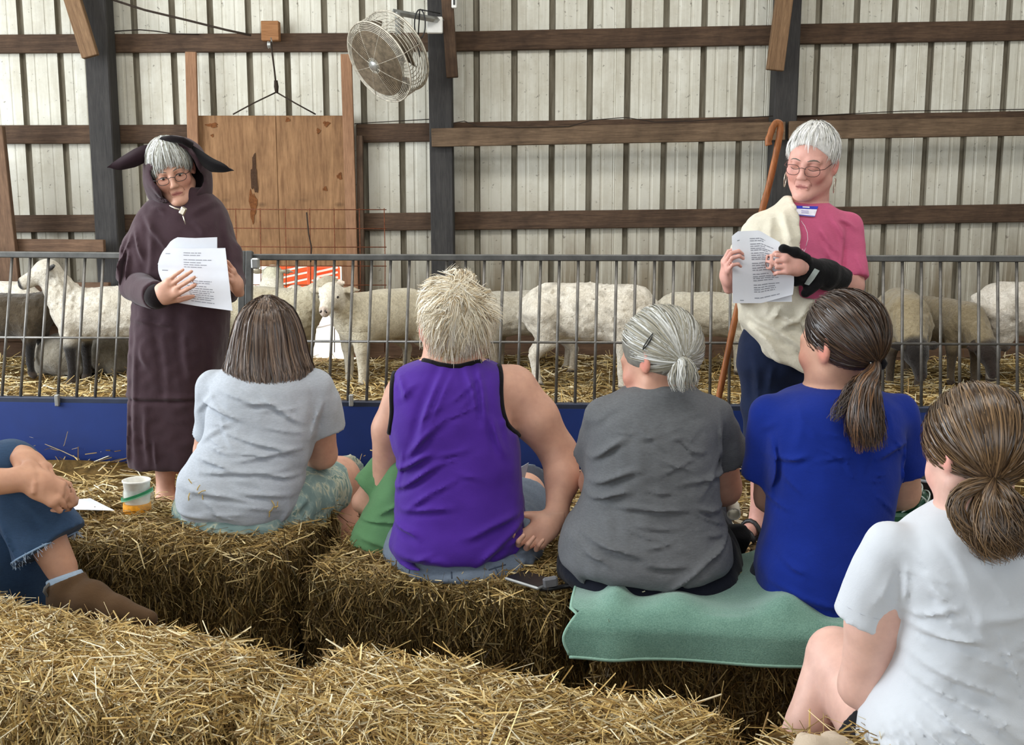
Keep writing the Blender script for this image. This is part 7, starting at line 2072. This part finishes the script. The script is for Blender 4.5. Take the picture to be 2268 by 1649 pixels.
# ---------------------------------------------------------------- things on and about the bales
# green towel over the bale
def towel():
    root = empty('towel', P(1570, 1400, 2.44), 'sage green towel draped over the front bale under two visitors', 'towel')
    nz = Noise(44, 12); F0 = np.array([.135, 2.455]); F1 = np.array([1.02, 2.325])
    nu, nv = 90, 60; G = np.zeros((nu, nv, 3))
    ux = (F1 - F0) / np.linalg.norm(F1 - F0); uy = np.array([-ux[1], ux[0]])
    for i in range(nu):
        u = i / (nu - 1)
        for j in range(nv):
            v = j / (nv - 1)
            sx = u * np.linalg.norm(F1 - F0)
            if v < .62:
                back = .43 * (1 - v / .62); q = F0 + ux * sx + uy * (back - .012)
                z = ZB + .028 + .006 * float(nz(np.array([q[0] * 1.0, q[1], 0]), 3.0))
                z += .035 * math.exp(-(((sx - .485) / .055) ** 2)) * min(1, back / .06 + .4)          # ridge pushed up between the two sitters
                z += .028 * math.exp(-(((sx - .10) / .03) ** 2)) * math.exp(-((back - .08) / .08) ** 2)
                z += .018 * math.exp(-(((sx - .24) / .05) ** 2)) * math.exp(-((back - .05) / .05) ** 2)
                if back < .05: z -= .010 * (1 - back / .05) ** 2
                y = q
                G[i, j] = (q[0], q[1], z)
            else:
                w = (v - .62) / .38
                q = F0 + ux * sx - uy * (.012 + .022 * math.sin(min(1, w * 3) * 1.57) + .007 * math.sin(sx * 17 + .6) * w + .010 * math.exp(-((sx - .10) / .04) ** 2) * w)
                z = ZB + .020 - .090 * w - .012 * math.sin(min(1, w * 2) * 1.57) + .008 * math.sin(sx * 2.5) * w
                if sx < .11: q = q - ux * .018 * math.sin(math.pi * min(1, w * 1.1)) * (1 - sx / .11) + ux * .022 * (1 - w) ** 2 * (1 - sx / .11)
                G[i, j] = (q[0], q[1], z)
    t = NT('terry_cloth'); v = t.coord(); f = t.noise(v, 320, 3, .7); g = t.noise(v, 12, 4)
    c = t.ramp(g, [(.3, lin((96, 138, 122))), (.7, lin((122, 164, 146)))]); c = t.mix(.35, c, t.ramp(f, [(.35, lin((78, 116, 104))), (.65, lin((152, 188, 172)))]))
    t.base(c, .95, 0, .1); t.b.inputs['Sheen Weight'].default_value = .5; t.bump(f, .5, .004)
    o = MB().sheet(G, .007).build('cloth', t.m, root, True)
    MB().tube([G[i, -1] + np.array([0, -.001, 0]) for i in range(0, nu, 2)], .0045, 6).build('hem', m_fabric('pale_green_hem', (146, 184, 166)), root, True)
    MB().tube([G[0, j] for j in range(0, nv, 2)], .0045, 6).build('hem', bpy.data.materials['pale_green_hem'], root, True)
towel()

# cup in a zip bag
ZL = .352
cp_ = PZ(306, 1136, ZL + .014)
cup = empty('snack_cup', tuple(cp_), 'white paper cup in a green-striped clear zip bag on the left bale', 'cup')
k = M(1110, cp_[1])
MB().lathe([(.001, .002), (21 * k, .002), (25 * k, 20 * k), (29 * k, 66 * k), (30.5 * k, 67 * k), (31 * k, 70 * k), (29 * k, 71 * k), (27.5 * k, 68 * k), (20 * k, .006), (.001, .006)], 36, None, cp_ + np.array([0, .0, .008])).build('paper_cup', m_plain('white_card', (236, 234, 226), .6), cup, True)
bg = Shape().loft([(cp_[2] + .002, cp_[0] + .002, cp_[1], 26 * k, 24 * k), (cp_[2] + 12 * k, cp_[0] + .003, cp_[1], 31 * k, 28 * k), (cp_[2] + 34 * k, cp_[0] + .003, cp_[1], 33 * k, 31 * k), (cp_[2] + 58 * k, cp_[0] + .002, cp_[1], 32.5 * k, 32 * k)], n=2.1)
bg.disp = lambda p: .0012 * Noise(3)(p, 22)
V, Q = bg.skin(.0035)
t = NT('cloudy_clear_bag'); t.base((.93, .96, .95), .15, 0, .5)
t.b.inputs['Transmission Weight'].default_value = .92; t.b.inputs['IOR'].default_value = 1.06
bgo = link('zip_bag', mesh_np('zip_bag', V, Q), t.m, cup)
def band(z0, z1, mat, nm, r, th=.004, ph=(-3.6, .45), w=.006):
    G = []
    for a in np.linspace(ph[0], ph[1], 26):
        u = (math.cos(a) + 1) / 2; zz = z0 + (z1 - z0) * u
        G.append([cp_ + np.array([r * math.cos(a), r * math.sin(a), zz - w / 2]), cp_ + np.array([r * math.cos(a), r * math.sin(a), zz + w / 2])])
    MB().sheet(np.array(G), .0015).build(nm, mat, bgo, True)
gz = m_plain('green_zip', (44, 132, 86), .4); band(34 * k, 56 * k, gz, 'zip_strip', 34 * k, w=.0075); band(30 * k, 51 * k, m_plain('pale_green_zip', (120, 186, 150), .4), 'zip_strip', 34 * k, w=.003)
MB().lathe([(.001, .004), (27 * k, .004), (29.5 * k, 8 * k), (29 * k, 24 * k), (23 * k, 25 * k), (.001, 25 * k)], 30, None, cp_ + np.array([-.002, -.003, 0])).build('orange_crackers', m_plain('orange_snack', (222, 150, 40), .8, 0, .2, .2, 120, .4), bgo, True)

# loose sheet on the left bale
sh0 = empty('loose_page', PZ(196, 1118, ZL + .02), 'loose white page lying on the left straw bale', 'paper')
qd = [(138, 1108), (200, 1103), (254, 1130), (166, 1128)]
def f3(u, v):
    a = np.array(qd[0]) * (1 - u) + np.array(qd[1]) * u; c = np.array(qd[3]) * (1 - u) + np.array(qd[2]) * u; q = a * (1 - v) + c * v
    return PZ(q[0], q[1], ZL + .030 + .012 * math.sin(math.pi * u) * (1 - v) + .008 * (1 - u) * v)
paper(sh0, 'page', f3)
# page on the purple visitor's knees
sh1 = empty('lap_page', P(1150, 1050, 3.22), 'white page corner showing beside the purple top', 'paper')
pg = [(1080, 1075), (1171, 1024), (1162, 1060), (1085, 1085)]
paper(sh1, 'page', lambda u, v: P(*((np.array(pg[0]) * (1 - u) + np.array(pg[1]) * u) * (1 - v) + (np.array(pg[3]) * (1 - u) + np.array(pg[2]) * u) * v), 3.20 + .02 * v))

# phone and pouch between two visitors
ph = empty('phone', PZ(1165, 1292, ZB + .02), 'silver-edged phone lying on the straw beside the purple top', 'phone')
A = PZ(1115, 1283, ZB + .018); B = PZ(1190, 1303, ZB + .022); d = (B - A); d[2] = 0
R_ = rot_to(d, (0, 0, 1)); L = np.linalg.norm(d)
MB().box((-L / 2, .002, -.004), (L / 2, .075, .004), .003, R_, (A + B) / 2).build('case', MAT['galv'], ph)
MB().box((-L / 2 + .004, .005, .0036), (L / 2 - .004, .072, .0050), .0006, R_, (A + B) / 2).build('glass_screen', MAT['black_plastic'], ph)
po = empty('pouch', PZ(1215, 1296, ZB + .02), 'small grey card pouch with a dark strap on the straw beside the phone', 'pouch')
c = PZ(1219, 1288, ZB + .035)
MB().box((-.018, -.006, -.016), (.018, .006, .016), .005, rot_to((1, .1, .15), (0, -.4, 1)), c).build('pouch_body', m_plain('grey_felt', (118, 118, 122), .9), po)
MB().tube([PZ(1195, 1303, ZB + .016), PZ(1215, 1304, ZB + .016), PZ(1240, 1300, ZB + .016), PZ(1262, 1296, ZB + .016), PZ(1285, 1303, ZB + .016)], .006, 6).build('strap', MAT['black_plastic'], po, True)

# black tote with a cream handle beside the grey visitor
tb = empty('tote_bag', P(1612, 1290, 2.90) * np.array([1, 1, 0]) + np.array([0, 0, ZB]), 'black tote bag with a cream rolled handle beside the grey-haired visitor', 'bag')
cT = P(1612, 1190, 2.94)
ba = Shape().loft([(ZB + .012, cT[0] - .01, 2.88, .045, .05), (ZB + .06, cT[0] - .01, 2.88, .052, .055), (cT[2] - .02, cT[0] - .002, 2.88, .040, .045), (cT[2] + .05, cT[0], 2.88, .030, .02)], n=3)
ba.disp = Folds(2.85, -1, .003, 95, (12, 12, 8)); ba.build('bag_body', m_fabric('black_canvas', (22, 22, 25), .15), tb, .007)
G = []
for a in np.linspace(-.4, 5.6, 22):
    q = P(1624 + 14 * math.cos(a), 1128 + 12 * math.sin(a), 2.86); G.append([q + np.array([-.004, -.03, -.004]), q + np.array([.004, .03, .004])])
MB().sheet(np.array(G), .003).build('handle', m_fabric('cream_webbing', (214, 210, 196)), tb, True)
MB().tube([P(1628, 1232, 2.83), P(1636, 1246, 2.83), P(1644, 1252, 2.83)], .004, 6).build('strap_end', MAT['black_plastic'], tb, True)

# black tub and green bundle under the trough
tu = empty('feed_tub', P(2060, 1110, 4.25) * np.array([1, 1, 0]), 'black rubber feed tub with a grey rim under the right trough', 'tub')
cc = P(2072, 1100, 4.28); cc[2] = 0
zt_ = P(2060, 1046, 4.28)[2]
MB().lathe([(.001, .004), (.13, .004), (.17, zt_ - .01), (.176, zt_), (.168, zt_), (.125, .014), (.001, .014)], 32, None, cc).build('tub_body', MAT['black_plastic'], tu, True)
MB().tube([cc + np.array([.174 * math.cos(a), .174 * math.sin(a), zt_ + .002]) for a in np.linspace(0, 6.283, 33)[:-1]], .006, 6, closed=True).build('rim', m_plain('grey_rim', (132, 136, 142), .5), tu, True)
gb = empty('green_hose_reel', P(1990, 1110, 3.9) * np.array([1, 1, 0]), 'dark green reel bound with pale wire on the floor beside the blue tee', 'reel')
A, B = P(1965, 1075, 3.75), P(2035, 1120, 3.75); ax = (B - A)
gm = m_plain('dark_green_glossy', (28, 70, 50), .3, 0, .5, .3, 20)
nn = 7
for i in range(nn):
    t_ = i / (nn - 1); c = A + ax * t_; rr = .070 - .028 * t_; Rx = rot_to(ax, (0, 0, 1))
    MB().tube([c + Rx @ np.array([0, rr * math.cos(a), rr * math.sin(a)]) for a in np.linspace(0, 6.283, 22)[:-1]], .012, 7, closed=True).build('coil', gm, gb, True)
V, Q = Shape().cap(A, B, .064, .036).skin(.008); link('reel_core', mesh_np('reel_core', V, Q), gm, gb)
pw_ = m_plain('pale_wire', (190, 200, 196), .4, .4)
for t_ in (.30, .62, .9):
    c = A + ax * t_; rr = .085 - .028 * t_
    MB().tube([c + Rx @ np.array([.01 * math.sin(a), rr * math.cos(a), rr * math.sin(a)]) for a in np.linspace(0, 6.283, 26)[:-1]], .0028, 5, closed=True).build('wire_hoop', pw_, gb, True)
MB().tube([P(2025, 1100, 3.66), P(2040, 1098, 3.66), P(2050, 1106, 3.66), P(2053, 1118, 3.66)], .003, 5).build('wire_end', pw_, gb, True)
st_ = P(2000, 1120, 3.75); MB().box((st_[0] - .06, 3.68, 0), (st_[0] + .06, 3.82, A[2] - .08), .01).build('foot', gm, gb)

# beige cloth bundle on the nearest bale
bu = empty('cloth_bundle', P(1815, 1660, 1.74), 'beige crumpled cloth bundle on the straw by the girl in the white tee', 'cloth')
b_ = Shape().ell(P(1790, 1668, 1.735), (.032, .035, .026), None, .0).ell(P(1845, 1664, 1.74), (.036, .04, .028), None, .012).ell(P(1815, 1685, 1.73), (.045, .04, .022), None, .012)
b_.disp = lambda p: .008 * Noise(8)(p, (15, 15, 9)) + .004 * Noise(9)(p, 30)
b_.build('cloth_body', m_fabric('beige_fleece', (206, 188, 166), .1, bump=.3), bu, .005)
